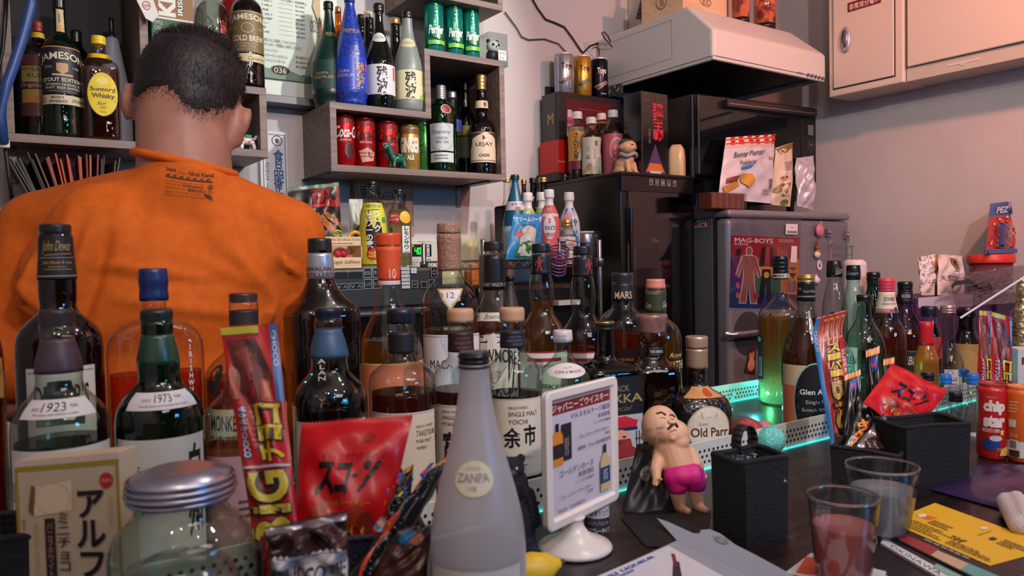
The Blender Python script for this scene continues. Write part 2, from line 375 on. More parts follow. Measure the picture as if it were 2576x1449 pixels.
def bottle(name,label,px,pyr,Y,base,prof,g,cap=None,bands=(),liq=None,labels=(),cat='bottle',sq=None,group=None,foot=0.9,n=40,gtop=None,extra=None):
    """px/pyr: where the axis is seen; prof: (photo row, half width) top to bottom; base: height of what it stands on"""
    ax = onY(px,pyr,Y); X = ax.x
    def hz(py): return onY(px,py,Y).z
    def rr(hw): return rad_at((X,Y,CAMZ),hw)
    zs = [hz(p[0]) for p in prof][::-1]; rs = [rr(p[1]) for p in prof][::-1]
    if zs[0] > base + 0.004: zs = [base + 0.004] + zs; rs = [rs[0]] + rs
    else:
        keep = [(z,r) for z,r in zip(zs,rs) if z > base + 0.004]
        r0 = pchip(zs,rs,base + 0.004); zs = [base + 0.004] + [k[0] for k in keep]; rs = [r0] + [k[1] for k in keep]
    R = lambda z: pchip(zs,rs,z)
    fr = math.atan2(-Y,-X)                  # direction towards the viewer's side of the counter
    cs = None
    if sq: cs = superell(sq[0],sq[1],fr + math.radians(sq[2]) + math.pi/2)
    fac = lambda t: Vector(cs(t)) if cs else Vector((math.cos(t),math.sin(t)))
    t = thing(name,label,cat,(X,Y,base),group)
    ztop = zs[-1]
    def seg(z0,z1,dr,k=14): return [(max(R(z0 + (z1-z0)*i/k) + dr,0.0008),z0 + (z1-z0)*i/k) for i in range(k+1)]
    cy = cap[0] if cap else None
    gz1 = hz(gtop) if gtop else (hz(cy) + 0.003 if cap else ztop)
    o = (X,Y,0)
    if cs and sq[0] > 2.4:
        neck = [1]
    # the neck of a squared bottle stays round
    rb = max(rs)
    def csz(r):
        if cs is None: return None
        k = min(1,max(0,(r/rb - 0.45) / 0.4)); 
        return (lambda tt: tuple(Vector((math.cos(tt),math.sin(tt)))*(1-k) + Vector(cs(tt))*k))
    def lathe(mb,pr,mat,nn=n):
        if cs is None: return mb.lathe(pr,mat,o,nn)
        vs = []; fs = []
        for r,z in pr:
            c2 = csz(r)
            for i in range(nn):
                a = c2(2*math.pi*i/nn); vs.append((X + r*a[0],Y + r*a[1],z))
        K = len(pr)
        for j in range(K-1):
            for i in range(nn): fs.append((j*nn+i,j*nn+(i+1) % nn,(j+1)*nn+(i+1) % nn,(j+1)*nn+i))
        mb.add(vs,fs,mat,True); mb.add([vs[i] for i in range(nn)],[tuple(reversed(range(nn)))],mat); mb.add([vs[(K-1)*nn+i] for i in range(nn)],[tuple(range(nn))],mat)
        return mb
    body = [(R(base+0.004)*foot,base)] + seg(base+0.004,gz1,0,44)
    mb = MB(); lathe(mb,body,g); mb.build('glass_body',t)
    if liq:
        zl = hz(liq[0]); m2 = MB(); lathe(m2,[(max(R(base+0.01)*0.9,.001),base+0.007)] + [(max(r*0.955-0.0012,.001),z) for r,z in seg(base+0.012,zl,0,26)],liquid(liq[1]) if isinstance(liq[1],tuple) else liq[1])
        m2.build('drink',t)
    if cap:
        z0 = hz(cy); m3 = MB(); dr = cap[2] if len(cap) > 2 else 0.0006; rings = cap[3] if len(cap) > 3 else 0
        k = 6 if not rings else rings*4; pr = []
        for i in range(k+1):
            z = z0 + (ztop-0.0012-z0)*i/k; r = R(z)+dr
            if rings: r += 0.0005*math.sin(i/k*rings*2*math.pi)
            pr.append((r,z))
        pr.append((pr[-1][0]-0.0012,ztop))
        mt = cap[1] if not isinstance(cap[1],tuple) else M(cap[1],0.35)
        m3.lathe(pr,mt,o,n); m3.build('cap',t)
    for b in bands:                          # name, row from, row to, material, raise
        z1,z0 = hz(b[1]),hz(b[2]); m4 = MB(); mt = b[3] if not isinstance(b[3],tuple) else M(b[3],0.4)
        m4.lathe(seg(z0,z1,b[4] if len(b) > 4 else 0.0006,8),mt,o,n,ends=True); m4.build(b[0],t)
    for lb in labels:
        z1,z0 = hz(lb['y'][0]),hz(lb['y'][1]) if lb['y'][1] else base + 0.01
        hw = math.radians(lb.get('hw',50)); c = fr + math.radians(lb.get('c',0)); dr = lb.get('dr',0.0006)
        def surf(u,v,e,z1=z1,z0=z0,hw=hw,c=c,dr=dr):
            z = z1 + (z0-z1)*v; r = R(z) + dr + e; a = c + (2*u-1)*hw
            if cs is None: q = (math.cos(a),math.sin(a))
            else: q = csz(R(z))(a); r = R(z); q = (q[0] + (dr+e)/r*math.cos(a),q[1] + (dr+e)/r*math.sin(a))
            return Vector((X + r*q[0],Y + r*q[1],z))
        m5 = MB(); art(m5,surf,lb.get('art',()),lb.get('rough',0.5),lb.get('nmax',(0.06,0.3)),lb.get('base',WHITE)); m5.build(lb.get('name','paper_label'),t)
    if extra: extra(t,X,Y,R,hz,fr)
    return t
def can(name,label,px,py0,py1,Y,base,hw,mat,lidmat,items,c=0,group=None,basec=None,bands=()):
    X = onY(px,(py0+py1)/2,Y).x; r = rad_at((X,Y,CAMZ),hw); zt = onY(px,py0,Y).z
    t = thing(name,label,'can',(X,Y,base),group); h = zt - base
    mb = MB(); mb.lathe([(r*.86,base),(r*.9,base+.002),(r,base+.008),(r,zt-.012),(r*.93,zt-.005)],mat,(X,Y,0),36); mb.build('can_body',t)
    ml = MB(); ml.lathe([(r*.93,zt-.005),(r*.95,zt-.001),(r*.93,zt),(r*.88,zt-.001),(r*.87,zt-.004),(0.0,zt-.004)],lidmat,(X,Y,0),36,ends=False); ml.build('lid',t)
    fr = math.atan2(-Y,-X) + math.radians(c)
    def surf(u,v,e): a = fr + (2*u-1)*math.radians(80); q = r + .0004 + e; return Vector((X+q*math.cos(a),Y+q*math.sin(a),zt-.012 - (h-.02)*v))
    a = MB(); art(a,surf,items,0.35,(0.05,0.3),basec); a.build('printed_wrap',t); return t
def carton_at(px,pyb,Y): return onY(px,pyb,Y)
# ---------------------------------------------------------------- soft bags and sachets
def bag(name,label,cat,pts,thick,mat,items=(),wr=0.0015,seed=1,group=None,back=None,rough=0.35,crimp=True,nmax=(0.04,0.04),partname='bag',pw=0.6,curl=None):
    a,b,c,d = [Vector(p) for p in pts]; r = random.Random(seed)
    n = ((d-a).cross(b-a) + (c-b).cross(b-a)).normalized()
    waves = [(r.uniform(2,7)*r.choice((-1,1)),r.uniform(2,7),r.uniform(0,6.28),r.uniform(.4,1)) for _ in range(7)]
    def S(u,v,e,sgn=1):
        uc,vc = min(max(u,0),1),min(max(v,0),1)
        p = (a*(1-u) + b*u)*(1-v) + (d*(1-u) + c*u)*v
        k = (max(math.sin(math.pi*uc),0)**pw) * (max(math.sin(math.pi*min(max((vc-.05)/.9,0),1)),0)**pw)
        wv = sum(q[3]*math.sin(q[0]*uc*3 + q[1]*vc*3 + q[2]) for q in waves)*wr
        if curl: p = p + curl(u,v)
        return p + n*(sgn*(thick/2*k + .0006) + wv*(0.3+k) + e)
    t = thing(name,label,cat,tuple((c+d)/2),group)
    mb = MB(); mb.grid(lambda u,v: S(u,v,0,1),26,26,mat)
    bm = back or mat
    mb.grid(lambda u,v: S(1-u,v,0,-1),26,26,bm)
    edge = [(i/26,0) for i in range(27)] + [(1,i/26) for i in range(1,27)] + [(1-i/26,1) for i in range(1,27)] + [(0,1-i/26) for i in range(1,26)]
    vs = [S(u,v,0,1) for u,v in edge] + [S(u,v,0,-1) for u,v in edge]; k = len(edge)
    mb.add(vs,[(i,(i+1) % k,(i+1) % k + k,i+k) for i in range(k)],mat)
    mb.build(partname,t)
    if items:
        m2 = MB(); art(m2,lambda u,v,e: S(u,v,e+.0004,1),items,rough,nmax); m2.build('print',t)
    if crimp:
        T = 34
        for vv,dv in ((0,-1),(1,1)):
            m3 = MB()
            wv = (d-a).normalized()*0.0022*dv
            for i in range(T):
                p,q = S(i/T,vv,0),S((i+1)/T,vv,0); m3.add([p,q,(p+q)/2 + wv],[(0,1,2)],mat)
            m3.build('crimped_edge',t)
    return t
def soft(name,parent,blobs,mat,vox,it=4,label=None,disp=None):
    """one continuous surface grown around balls and tapered limbs, meshed and relaxed"""
    mb = MB()
    for b in blobs:
        if b[0] == 'b':
            T = None
            if len(b) > 4: T = b[4]
            elif len(b) > 3: T = Matrix.Rotation(math.radians(b[3][0]),3,'X') @ Matrix.Rotation(math.radians(b[3][1]),3,'Y') @ Matrix.Rotation(math.radians(b[3][2]),3,'Z')
            mb.ball(b[1],b[2],mat,28,18,T)
        else:
            p,q,r0,r1 = Vector(b[1]),Vector(b[2]),b[3],b[4]; K = 5
            mb.tube([p + (q-p)*i/K for i in range(K+1)],[r0 + (r1-r0)*i/K for i in range(K+1)],mat,18)
            mb.ball(p,r0,mat,18,10); mb.ball(q,r1,mat,18,10)
    o = mb.build('tmp',None,remesh=vox,smooth_it=it)
    SC.collection.objects.link(o); bpy.context.view_layer.update()
    me = bpy.data.meshes.new_from_object(o.evaluated_get(bpy.context.evaluated_depsgraph_get()))
    SC.collection.objects.unlink(o); PENDING.remove(o); bpy.data.objects.remove(o)
    org = Vector(ORG.get(parent,(0,0,0)))
    if disp:
        me.update(); nn = [v.normal.copy() for v in me.vertices]
        for v,q in zip(me.vertices,nn): v.co = disp(v.co.copy(),q)
    me.transform(Matrix.Translation(-org)); me.name = name
    me.materials.clear(); me.materials.append(mat)
    for p in me.polygons: p.use_smooth = True; p.material_index = 0
    ob = bpy.data.objects.new(name,me); PENDING.append(ob)
    if parent is not None: ob.parent = parent
    ORG[ob] = org
    if label: ob['label'] = label
    return ob
# ================================================================ SETTING
WALLM = noisy('painted_wall',(192,186,186),(204,197,196),(3,3,3),0.75,bump=0.02)
WOODD = noisy('counter_wood',(13,8,8),(42,27,24),(3,60,60),0.34,6,0.08,dist=1.0,coat=0.12)
WOODS = noisy('shelf_walnut',(110,92,86),(142,122,114),(4,90,60),0.5,5,0.03)
WOODL = noisy('pale_wood',(212,176,136),(228,196,158),(3,60,60),0.55,5)
def struct(name,mb,bevel=0): o = mb.build(name,None,bevel); o['kind'] = 'structure'; return o
XL,XR,YB,YF,ZC = -0.75,2.75,2.22,-2.6,2.6
struct('floor',MB().box((XL,YF,-0.05),(XR,YB,0),noisy('floor_vinyl',(60,50,46),(80,68,60),(6,6,6),0.5)))
struct('ceiling',MB().box((XL,YF,ZC),(XR,YB,ZC+0.05),M((205,200,195),0.8)))
struct('wall_back',MB().box((XL-.1,YB,0),(XR+.1,YB+0.1,ZC),WALLM))
struct('wall_right',MB().box((XR,YF,0),(XR+0.1,YB,ZC),WALLM))
struct('wall_left',MB().box((XL-0.1,YF,0),(XL,YB,ZC),WALLM))
struct('wall_front',MB().box((XL,YF-0.1,0),(XR,YF,ZC),M((70,56,56),0.8)))
def tb(name,label,cat,a,b,mat,bevel=0.002,group=None):
    c = ((a[0]+b[0])/2,(a[1]+b[1])/2,a[2]); o = MB().box(a,b,mat).build(name,None,bevel); setorg(o,c); return tag(o,label,cat,group)
# bar counter and kitchen counter
t = thing('bar_counter','dark wood bar counter with a glossy grained top under the bottles','counter',(0.9,0.66,0))
MB().box((XL+.01,0.12,0.955),(XR-.005,1.2,1.0),WOODD).build('counter_top',t,0.004)
MB().box((XL+.01,0.35,0.0),(XR-.005,1.16,0.955),M((34,26,26),0.6)).build('counter_front',t)
t = thing('kitchen_counter','low steel-topped kitchen counter along the back wall','counter',(0.6,1.9,0))
MB().box((XL+.01,1.62,0.0),(1.99,YB-.003,0.83),M((150,148,145),0.5)).build('base_cabinets',t)
MB().box((XL+.01,1.60,0.83),(1.99,YB-.003,0.85),M((150,150,150),0.3,0.9)).build('steel_top',t,0.002)
# ---------------------------------------------------------------- wall shelves
YS = 2.0
def xs(px,py=430,Y=YS): return onY(px,py,Y).x
def zs_(px,py,Y=YS): return onY(px,py,Y).z
def board(t,x0,x1,z0,z1,y0=YS,y1=YB-0.002,nm='board'): MB().box((min(x0,x1),y0,z0),(max(x0,x1),y1,z1),WOODS).build(nm,t,0.001)
TH = 0.019
zb = zs_(1050,442); zst = zs_(950,268); ztp = zs_(1171,138)
xa,xm,xe = xs(831,335),xs(1069,200),xs(1271,300)
t = thing('wall_shelf','grey-brown stepped box shelf on the wall holding soda cans, gin and sake bottles','shelf',((xa+xe)/2,2.1,zb))
board(t,xa,xe,zb,zb+TH); board(t,xa,xa+TH,zb+TH,zst-TH); board(t,xa,xm+TH,zst-TH,zst); board(t,xm,xm+TH,zst,ztp-TH)
board(t,xm,xe,ztp-TH,ztp); board(t,xe-TH,xe,zb+TH,ztp-TH)
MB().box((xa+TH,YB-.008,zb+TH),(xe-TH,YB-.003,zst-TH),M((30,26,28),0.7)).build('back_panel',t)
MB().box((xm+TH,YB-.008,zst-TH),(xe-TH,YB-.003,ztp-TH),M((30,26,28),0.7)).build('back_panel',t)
SH_B,SH_S,SH_T = zb+TH,zst,ztp; SXA,SXM,SXE = xa,xm,xe
for px_ in (795,1190):
    q = onY(px_,440,2.12); b = MB(); b.box((q.x-.008,2.03,zb-.004),(q.x+.008,YB-.003,zb-.001),M((40,40,42),.4,.8)).box((q.x-.008,YB-.006,zb-.07),(q.x+.008,YB-.002,zb-.001),M((150,150,150),.4,.8))
    b.build('bracket',t)
zu = zs_(1274,30)
t = thing('wall_shelf','upper grey-brown box shelf on the wall, hanging above the green water cans','shelf',(1.3,2.1,zu))
xu = 1.066
board(t,xu,xe,zu,zu+TH); board(t,xu,xu+TH,zu+TH,zu+.25); board(t,xe-TH,xe,zu+TH,zu+.25); board(t,xu,xe,zu+.25,zu+.25+TH)
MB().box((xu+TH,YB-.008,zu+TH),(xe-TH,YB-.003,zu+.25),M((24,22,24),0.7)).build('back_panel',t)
# left shelf
lb = zs_(346,376); lx0,lx1,lx2 = xs(16),xs(385),xs(676); lst = zs_(640,218)
t = thing('wall_shelf','grey-brown box shelf holding whiskey bottles behind the man','shelf',((lx0+lx2)/2,2.1,lb))
LTOP = lb + 0.50
board(t,lx0,lx2,lb,lb+TH); board(t,lx0,lx0+TH,lb+TH,LTOP); board(t,lx1-TH,lx1,lb+TH,LTOP); board(t,lx0,lx1,LTOP,LTOP+TH)
board(t,lx1,lx2,lst-TH,lst); board(t,lx2-TH,lx2,lb+TH,lst-TH)
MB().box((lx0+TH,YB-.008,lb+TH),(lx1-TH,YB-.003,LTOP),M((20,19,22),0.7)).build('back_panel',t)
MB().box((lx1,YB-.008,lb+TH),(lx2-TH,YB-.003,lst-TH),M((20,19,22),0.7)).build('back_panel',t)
q = onY(28,400,2.1); MB().box((q.x-.012,2.08,lb-.085),(q.x+.012,2.10,lb-.001),M((110,100,105),.4,.6)).build('bracket',t,.002)
LS_B,LS_S = lb+TH,lst
# ---------------------------------------------------------------- white panel, price poster, ledge, association plate
zt = 2.3
wp = MB().box((xs(655,100,2.2),2.205,zs_(720,243,2.2)),(xs(852,100,2.2),2.218,zt),M((222,228,218),0.5)); setorg(wp.build('trim_1',None,.002),(0,0,0)); PENDING[-1]['kind'] = 'structure'
tb('metal_ledge','narrow grey ledge on the wall below the price poster','ledge',(xs(655,250,2.17),2.15,zs_(730,266,2.17)),(xs(800,250,2.17),2.218,zs_(730,246,2.17)),M((105,102,104),0.4,0.3))
pl,pr_ = xs(640,100,2.2),xs(806,100,2.2); zp0 = zs_(730,203,2.2)
t = thing('price_poster','pale printed price poster with yen amounts pinned beside the right shelf','poster',((pl+pr_)/2,2.2,zp0))
hP = zt - .01 - zp0
MB().box((pl,2.2,zp0),(pr_,2.2035,zt-.01),M((214,226,214),.6)).build('sheet',t)
a = MB(); S = quadsurf((pl,2.1999,zt-.01),(pr_,2.1999,zt-.01),(pr_,2.1999,zp0),(pl,2.1999,zp0))
zz = lambda py: (zt-.01 - zs_(720,py,2.2))/hP
its = []
for i,(s,pr1) in enumerate([('キープボトル',None),('焼酎（黒）','¥4,000'),('（白）','¥5,000'),('（青）','¥6,000'),('泡盛','¥7,000'),('（古）','¥8,000'),('VIP','¥7,000'),('バー','¥7,000'),('角','¥5,000'),('山崎','¥8,000')]):
    v = zz(-14 + i*11)
    its.append(('t',s,.12,v,.12+.05*len(s),v+.014,(60,66,62)))
    if pr1: its += [('t',pr1,.62,v+.005,.76,v+.019,(60,66,62)),('r',.36,v+.009,.58,v+.0105,(120,126,122))]
its += [('t','ウイスキー／カクテル',.40,zz(-2),.8,zz(7),(60,66,62)),('t','他にもご用意しております。',.14,zz(103),.62,zz(111),(50,56,52)),('t','ボトルキープ期間は２年間となります。',.14,zz(114),.70,zz(122),(50,56,52)),
        ('t','シャンパン',.14,zz(128),.34,zz(136),(50,56,52)),('t','スパークリングボトル',.14,zz(141),.48,zz(149),(50,56,52)),('t','シャンパンボトル',.14,zz(153),.44,zz(161),(50,56,52)),
        ('t','¥3,000から',.60,zz(137),.80,zz(145),(50,56,52)),('t','¥5,000から',.60,zz(149),.80,zz(157),(50,56,52)),('t','¥15,000',.60,zz(161),.76,zz(169),(50,56,52)),
        ('p',[(0,zz(172)),(.25,zz(180)),(.5,zz(178)),(.75,zz(190)),(1,zz(186)),(1,1),(0,1)],(120,150,132)),('e',.36,zz(180),.14,.032,(40,34,30)),('t','036',.27,zz(173),.45,zz(187),(216,210,190)),('o',.36,zz(180),.15,.036,.1,(150,120,80)),
        ('t','030',.68,zz(184),.9,zz(200),(70,96,84)),('e',.92,.35,.07,.05,(150,120,90)),('t','030',.84,zz(40),.97,zz(70),(150,160,170)),('p',[(.86,.1),(.97,.25),(.88,.45),(.99,.6),(.9,.8),(1,.8),(1,.1)],(196,176,140))]
art(a,S,its,.6,(1,1)); a.build('print',t)
sx0,sx1 = xs(657,420,2.2),xs(727,420,2.2); sz1,sz0 = zs_(700,330,2.2),zs_(700,700,2.2)
t = thing('wall_plate','white upright plate with blue characters under the left shelf','sign',((sx0+sx1)/2,2.2,sz0))
MB().box((sx0,2.208,sz0),(sx1,2.218,sz1),M((214,214,216),.5)).build('plate',t,.001)
a = MB(); S = quadsurf((sx0,2.2075,sz1),(sx1,2.2075,sz1),(sx1,2.2075,sz0),(sx0,2.2075,sz0))
art(a,S,[('r',.1,.02,.92,.024,(60,60,70)),('r',.1,.02,.12,1,(60,60,70)),('r',.90,.02,.92,1,(60,60,70)),('o',.62,.062,.19,.036,.15,(40,40,44)),('t','食',.53,.045,.71,.08,(40,40,44),{'bold': .02}),
  ('t',V('食品衛生協会員之章'),.46,.12,.84,.95,(46,84,132),{'bold': .02}),('t',V('社団法人沖縄県食品衛生協会'),.18,.16,.30,.92,(50,50,56))],.5,(1,1)); a.build('print',t)
# ---------------------------------------------------------------- range hood
HX0,HX1,HY,HZ = 1.955,2.58,1.65,1.99
HOODM = M((208,204,200),0.35)
t = thing('range_hood','large off-white metal range hood above the black oven','range hood',(2.27,1.93,HZ))
m = MB(); x0,x1 = HX0,HX1
A = [(x0,HY,HZ),(x1,HY,HZ),(x1,YB-.003,HZ),(x0,YB-.003,HZ)]; B = [(p[0],p[1],HZ+.085) for p in A]; C_ = [(x0,1.76,2.18),(x1-.06,1.76,2.18),(x1-.06,YB-.003,2.18),(x0,YB-.003,2.18)]
m.add(A+B+C_,[(0,1,5,4),(1,2,6,5),(2,3,7,6),(3,0,4,7),(4,5,9,8),(5,6,10,9),(6,7,11,10),(7,4,8,11),(8,9,10,11)],HOODM); m.build('hood_body',t,0.012,bseg=3)
m = MB(); d_ = M((26,26,30),.5)
m.box((x0+.02,HY+.02,HZ+.004),(x1-.02,YB-.01,HZ+.012),d_); m.build('filter_panel',t)
m = MB(); m.box((x0+.004,HY+.004,HZ-.012),(x1-.004,HY+.018,HZ+.01),HOODM).box((x0+.004,HY+.018,HZ-.012),(x0+.018,YB-.01,HZ+.01),HOODM).box((x1-.018,HY+.018,HZ-.012),(x1-.004,YB-.01,HZ+.01),HOODM); m.build('drip_lip',t,.004)
m = MB(); m.box((2.12,1.9,2.17),(2.44,YB-.003,ZC-.003),M((200,196,192),.4)); m.build('duct_cover',t,.004)
for i in range(5):
    q = onY(2033+i*9.2,188+i*2.2,HY-.001); m = MB(); m.lathe([(.0055,0),(.0055,.003),(.0045,.0045),(0,.0045)],M((120,120,122),.3,.6),n=16,T=Matrix.Translation(q) @ Matrix.Rotation(math.radians(90),4,'X'),ends=False); m.build('button',t)
q0,q1 = onY(2006,183,HY-.0008),onY(2022,187,HY-.0008); a = MB(); S = quadsurf((q0.x,HY-.0008,q0.z+.004),(q1.x,HY-.0008,q0.z+.004),(q1.x,HY-.0008,q0.z-.002),(q0.x,HY-.0008,q0.z-.002))
art(a,S,[('t','MITSUBISHI',0,0,1,1,(70,66,70))],.5,(1,1))
for i,s in enumerate('弱中強照切'):
    q = onY(2033+i*9.2,199+i*2.2,HY-.0008); S = quadsurf((q.x-.002,q.y,q.z+.002),(q.x+.002,q.y,q.z+.002),(q.x+.002,q.y,q.z-.002),(q.x-.002,q.y,q.z-.002)); art(a,S,[('t',s,0,0,1,1,(70,66,70))],.5,(1,1))
a.build('control_print',t)
m = MB()
for (y0,y1,z0,z1) in ((1.83,2.17,2.02,2.022),(1.83,2.17,2.15,2.152),(1.83,1.832,2.02,2.152)): m.box((x0-.0006,y0,z0),(x0,y1,z1),M((150,148,150),.5))
m.build('side_seam',t)
for i in range(2):
    q = onX(1537+i*22,228-i*6,x0-.002); m = MB(); m.box((x0-.004,q.y-.016,q.z-.022),(x0-.0005,q.y+.016,q.z+.018),M((180,176,160),.3,.9)); m.tube([(x0-.006,q.y,q.z+.008),(x0-.012,q.y,q.z-.012),(x0-.02,q.y,q.z-.016),(x0-.022,q.y,q.z-.004)],.0016,M((180,176,160),.3,.9))
    m.build('magnet_hook',t)
tb('splash_panel','matte black splash panel on the wall below the range hood','panel',(1.70,2.205,1.62),(2.74,2.217,1.972),M((26,26,30),.6),0)
# ---------------------------------------------------------------- distribution box and wall cabinet on the right
EX = 2.59
EY1,EY0 = onX(2085,240,EX).y,onX(2273,209,EX).y; ez = onX(2180,226,EX).z
CREAM = M((216,200,186),0.4)
t = thing('distribution_box','cream steel electrical box with recessed latch and dark red strip','electrical box',((EX+XR)/2,(EY0+EY1)/2,ez))
MB().box((EX,EY0,ez),(XR-.003,EY1,ZC-.003),CREAM).build('housing',t,.005)
dy0,dy1 = onX(2248,190,EX-.006).y,onX(2097,223,EX-.006).y; dz = onX(2170,207,EX-.006).z
dd = MB().box((EX-.007,dy0,dz),(EX-.0002,dy1,ZC-.02),CREAM).build('door',t,.002)
MB().box((EX-.0015,dy0-.004,dz-.004),(EX-.0001,dy1+.004,ZC-.02),M((70,60,58),.6)).build('door_gap',t)
q = onX(2128,100,EX-.008); m = MB(); m.lathe([(.018,0),(.018,.005),(.015,.009),(0,.009)],M((176,174,184),.3,.5),n=30,ends=False,T=Matrix.Translation((EX-.007,q.y,q.z)) @ Matrix.Scale(2.6,4,(0,0,1)) @ Matrix.Rotation(math.radians(-90),4,'Y')); m.build('latch',dd)
m = MB(); m.lathe([(.011,0),(.011,.001),(0,.0012)],M((128,124,136),.3,.5),n=26,ends=False,T=Matrix.Translation((EX-.0158,q.y,q.z+.006)) @ Matrix.Scale(2.6,4,(0,0,1)) @ Matrix.Rotation(math.radians(-90),4,'Y')); m.disc((EX-.0175,q.y,q.z-.024),.006,(-1,0,0),M((70,66,66),.4)); m.build('latch_recess',dd)
yl,yr = onX(2132,18,EX-.008).y,onX(2216,0,EX-.008).y; zc_ = onX(2174,7,EX-.008).z
a = MB(); S = quadsurf((EX-.0078,yl,zc_+.017),(EX-.0078,yr,zc_+.017),(EX-.0078,yr,zc_-.017),(EX-.0078,yl,zc_-.017))
art(a,S,[('t','非常用分電盤',.05,.2,.96,.85,(226,214,208),{'bold': .015})],.4,(1,1),(124,26,36)); a.build('name_strip',dd)
KX = 2.60
t = thing('wall_cabinet','long cream wall cabinet at the top right with a finger slot in its bottom rail','cabinet',((KX+XR)/2,.6,ez))
MB().box((KX+.012,-.6,ez+.003),(XR-.003,EY0-.002,ZC-.003),CREAM).build('cabinet_body',t,.002)
kz = onX(2430,137,KX).z
MB().box((KX-.01,-.6,kz),(KX+.011,EY0-.012,ZC-.005),CREAM).build('door',t,.003)
MB().box((KX+.002,-.6,ez+.001),(KX+.0115,EY0-.004,kz-.002),M((196,186,172),.4)).build('bottom_rail',t,.002)
qa,qb = onX(2381,165,KX),onX(2464,148,KX); m = MB(); m.box((KX+.0004,qb.y,(qa.z+qb.z)/2-.0022),(KX+.0019,qa.y,(qa.z+qb.z)/2+.0022),M((226,216,204),.3)); m.disc((KX+.0008,(qa.y+qb.y)/2,(qa.z+qb.z)/2),.011,(-1,0,0),M((190,196,180),.3)); m.build('finger_slot',t)
# ---------------------------------------------------------------- silver fridge
FX0,FX1,FY = 2.0,2.70,1.634
fz = onY(2000,532,FY).z
SIL = M((132,130,138),0.32,0.35); SILD = M((100,100,108),0.38,0.35)
t = thing('fridge','silver-grey two-door fridge covered in magnets beside the wall','fridge',((FX0+FX1)/2,1.8,0))
MB().box((FX0+.006,FY+.07,0.02),(FX1,1.955,fz-.012),SILD).build('fridge_body',t,.006)
MB().box((FX0+.006,FY+.06,0.05),(FX1,FY+.07,fz-.02),M((30,30,34),.6)).build('door_seal',t)
door = MB().box((FX0,FY,0.62),(FX1,FY+.06,fz-.028),SIL).build('door',t,.018,bseg=4)
MB().box((FX0,FY,0.05),(FX1,FY+.06,0.612),SIL).build('door',t,.018,bseg=4)
MB().box((FX0-.002,FY-.004,fz-.026),(FX1+.002,1.958,fz),M((140,138,146),.3,.3)).build('top_cover',t,.012,bseg=4)
q = onY(1870,838,FY-.01); m = MB(); hx0 = onY(1840,838,FY-.02).x
m.tube([(hx0,FY-.002,q.z),(hx0+.004,FY-.022,q.z),(hx0+.03,FY-.03,q.z),(hx0+.16,FY-.03,q.z),(hx0+.19,FY-.022,q.z),(hx0+.194,FY-.002,q.z)],.0105,M((170,168,176),.2,.8),14); m.build('handle',door)
m = MB(); m.disc((hx0+.11,FY-.0008,q.z-.005),.075,(0,-1,0),M((92,92,98),.3,.6),36); m.build('handle_recess',door)
# phone sticker on the side
s0,s1 = onX(1723,562,FX0+.004),onX(1778,560,FX0+.004)
a = MB(); S = quadsurf((FX0+.005,s0.y,s0.z+.035),(FX0+.005,s1.y,s0.z+.035),(FX0+.005,s1.y,s0.z-.017),(FX0+.005,s0.y,s0.z-.017))
art(a,S,[('r',0,.45,1,.72,(24,22,26)),('t','西原酒店',.1,.04,.9,.2,(200,60,80),{'bold': .02}),('t','宜野湾市',.1,.24,.9,.4,(60,40,60)),('t','853-4551',.08,.48,.95,.7,(230,230,230),{'bold': .02}),('t','東洋酒店',.2,.78,.9,.95,(60,30,50),{'bold': .02})],.4,(1,1),(216,140,160)); a.build('phone_sticker',t)
def onF(px,py,e=0): p = onY(px,py,FY-e); return p
# magnet sheet
c = [onF(*p,.003) for p in ((1842,592),(2012,598),(2008,777),(1838,771))]
S = quadsurf(*c); t2 = thing('magnet_sheet','colourful paper-doll magnet card in a clear sleeve on the fridge','magnet',tuple((c[2]+c[3])/2))
m = MB(); art(m,S,[('r',0,0,1,.3,(160,30,44)),('r',.72,.3,1,.8,(214,130,60)),('r',0,.3,.2,.65,(88,40,100)),('r',.2,.3,.72,.55,(190,50,50)),('r',.35,.42,.72,.58,(216,150,60)),('r',.2,.55,.72,.78,(60,110,76)),('r',0,.65,.35,1,(40,64,130)),('r',.35,.78,.8,1,(42,60,120)),('r',.8,.8,1,1,(60,50,90)),
  ('t','MAG-BOYS',.03,.03,.58,.095,(235,225,220),{'bold': .02}),('t','STEVE',.03,.105,.22,.135,(235,225,220),{'bold': .015}),('l',.66,.03,.96,.08,2,(226,190,190))],.35,(1,1),(170,60,60))
def fig(cx,y0,h,col,rim,w=.1,legs=True):
    o = []
    for c2,g in ((rim,.012),(col,0)):
        o += [('e',cx,y0+h*.07,w*.38+g,h*.07+g,c2),('p',[(cx-w-g,y0+h*.17),(cx-w*.5,y0+h*.15-g),(cx+w*.5,y0+h*.15-g),(cx+w+g,y0+h*.17),(cx+w*1.75+g,y0+h*.5),(cx+w*1.5-g,y0+h*.54+g),(cx+w*.8,y0+h*.3),(cx+w*.7+g,y0+h*.55),(cx+w*1.2+g,y0+h+g),(cx+w*.4-g,y0+h+g),(cx,y0+h*.6),(cx-w*.4+g,y0+h+g),(cx-w*1.2-g,y0+h+g),(cx-w*.7-g,y0+h*.55),(cx-w*.8,y0+h*.3),(cx-w*1.5+g,y0+h*.54+g),(cx-w*1.75-g,y0+h*.5)],c2)]
    return o
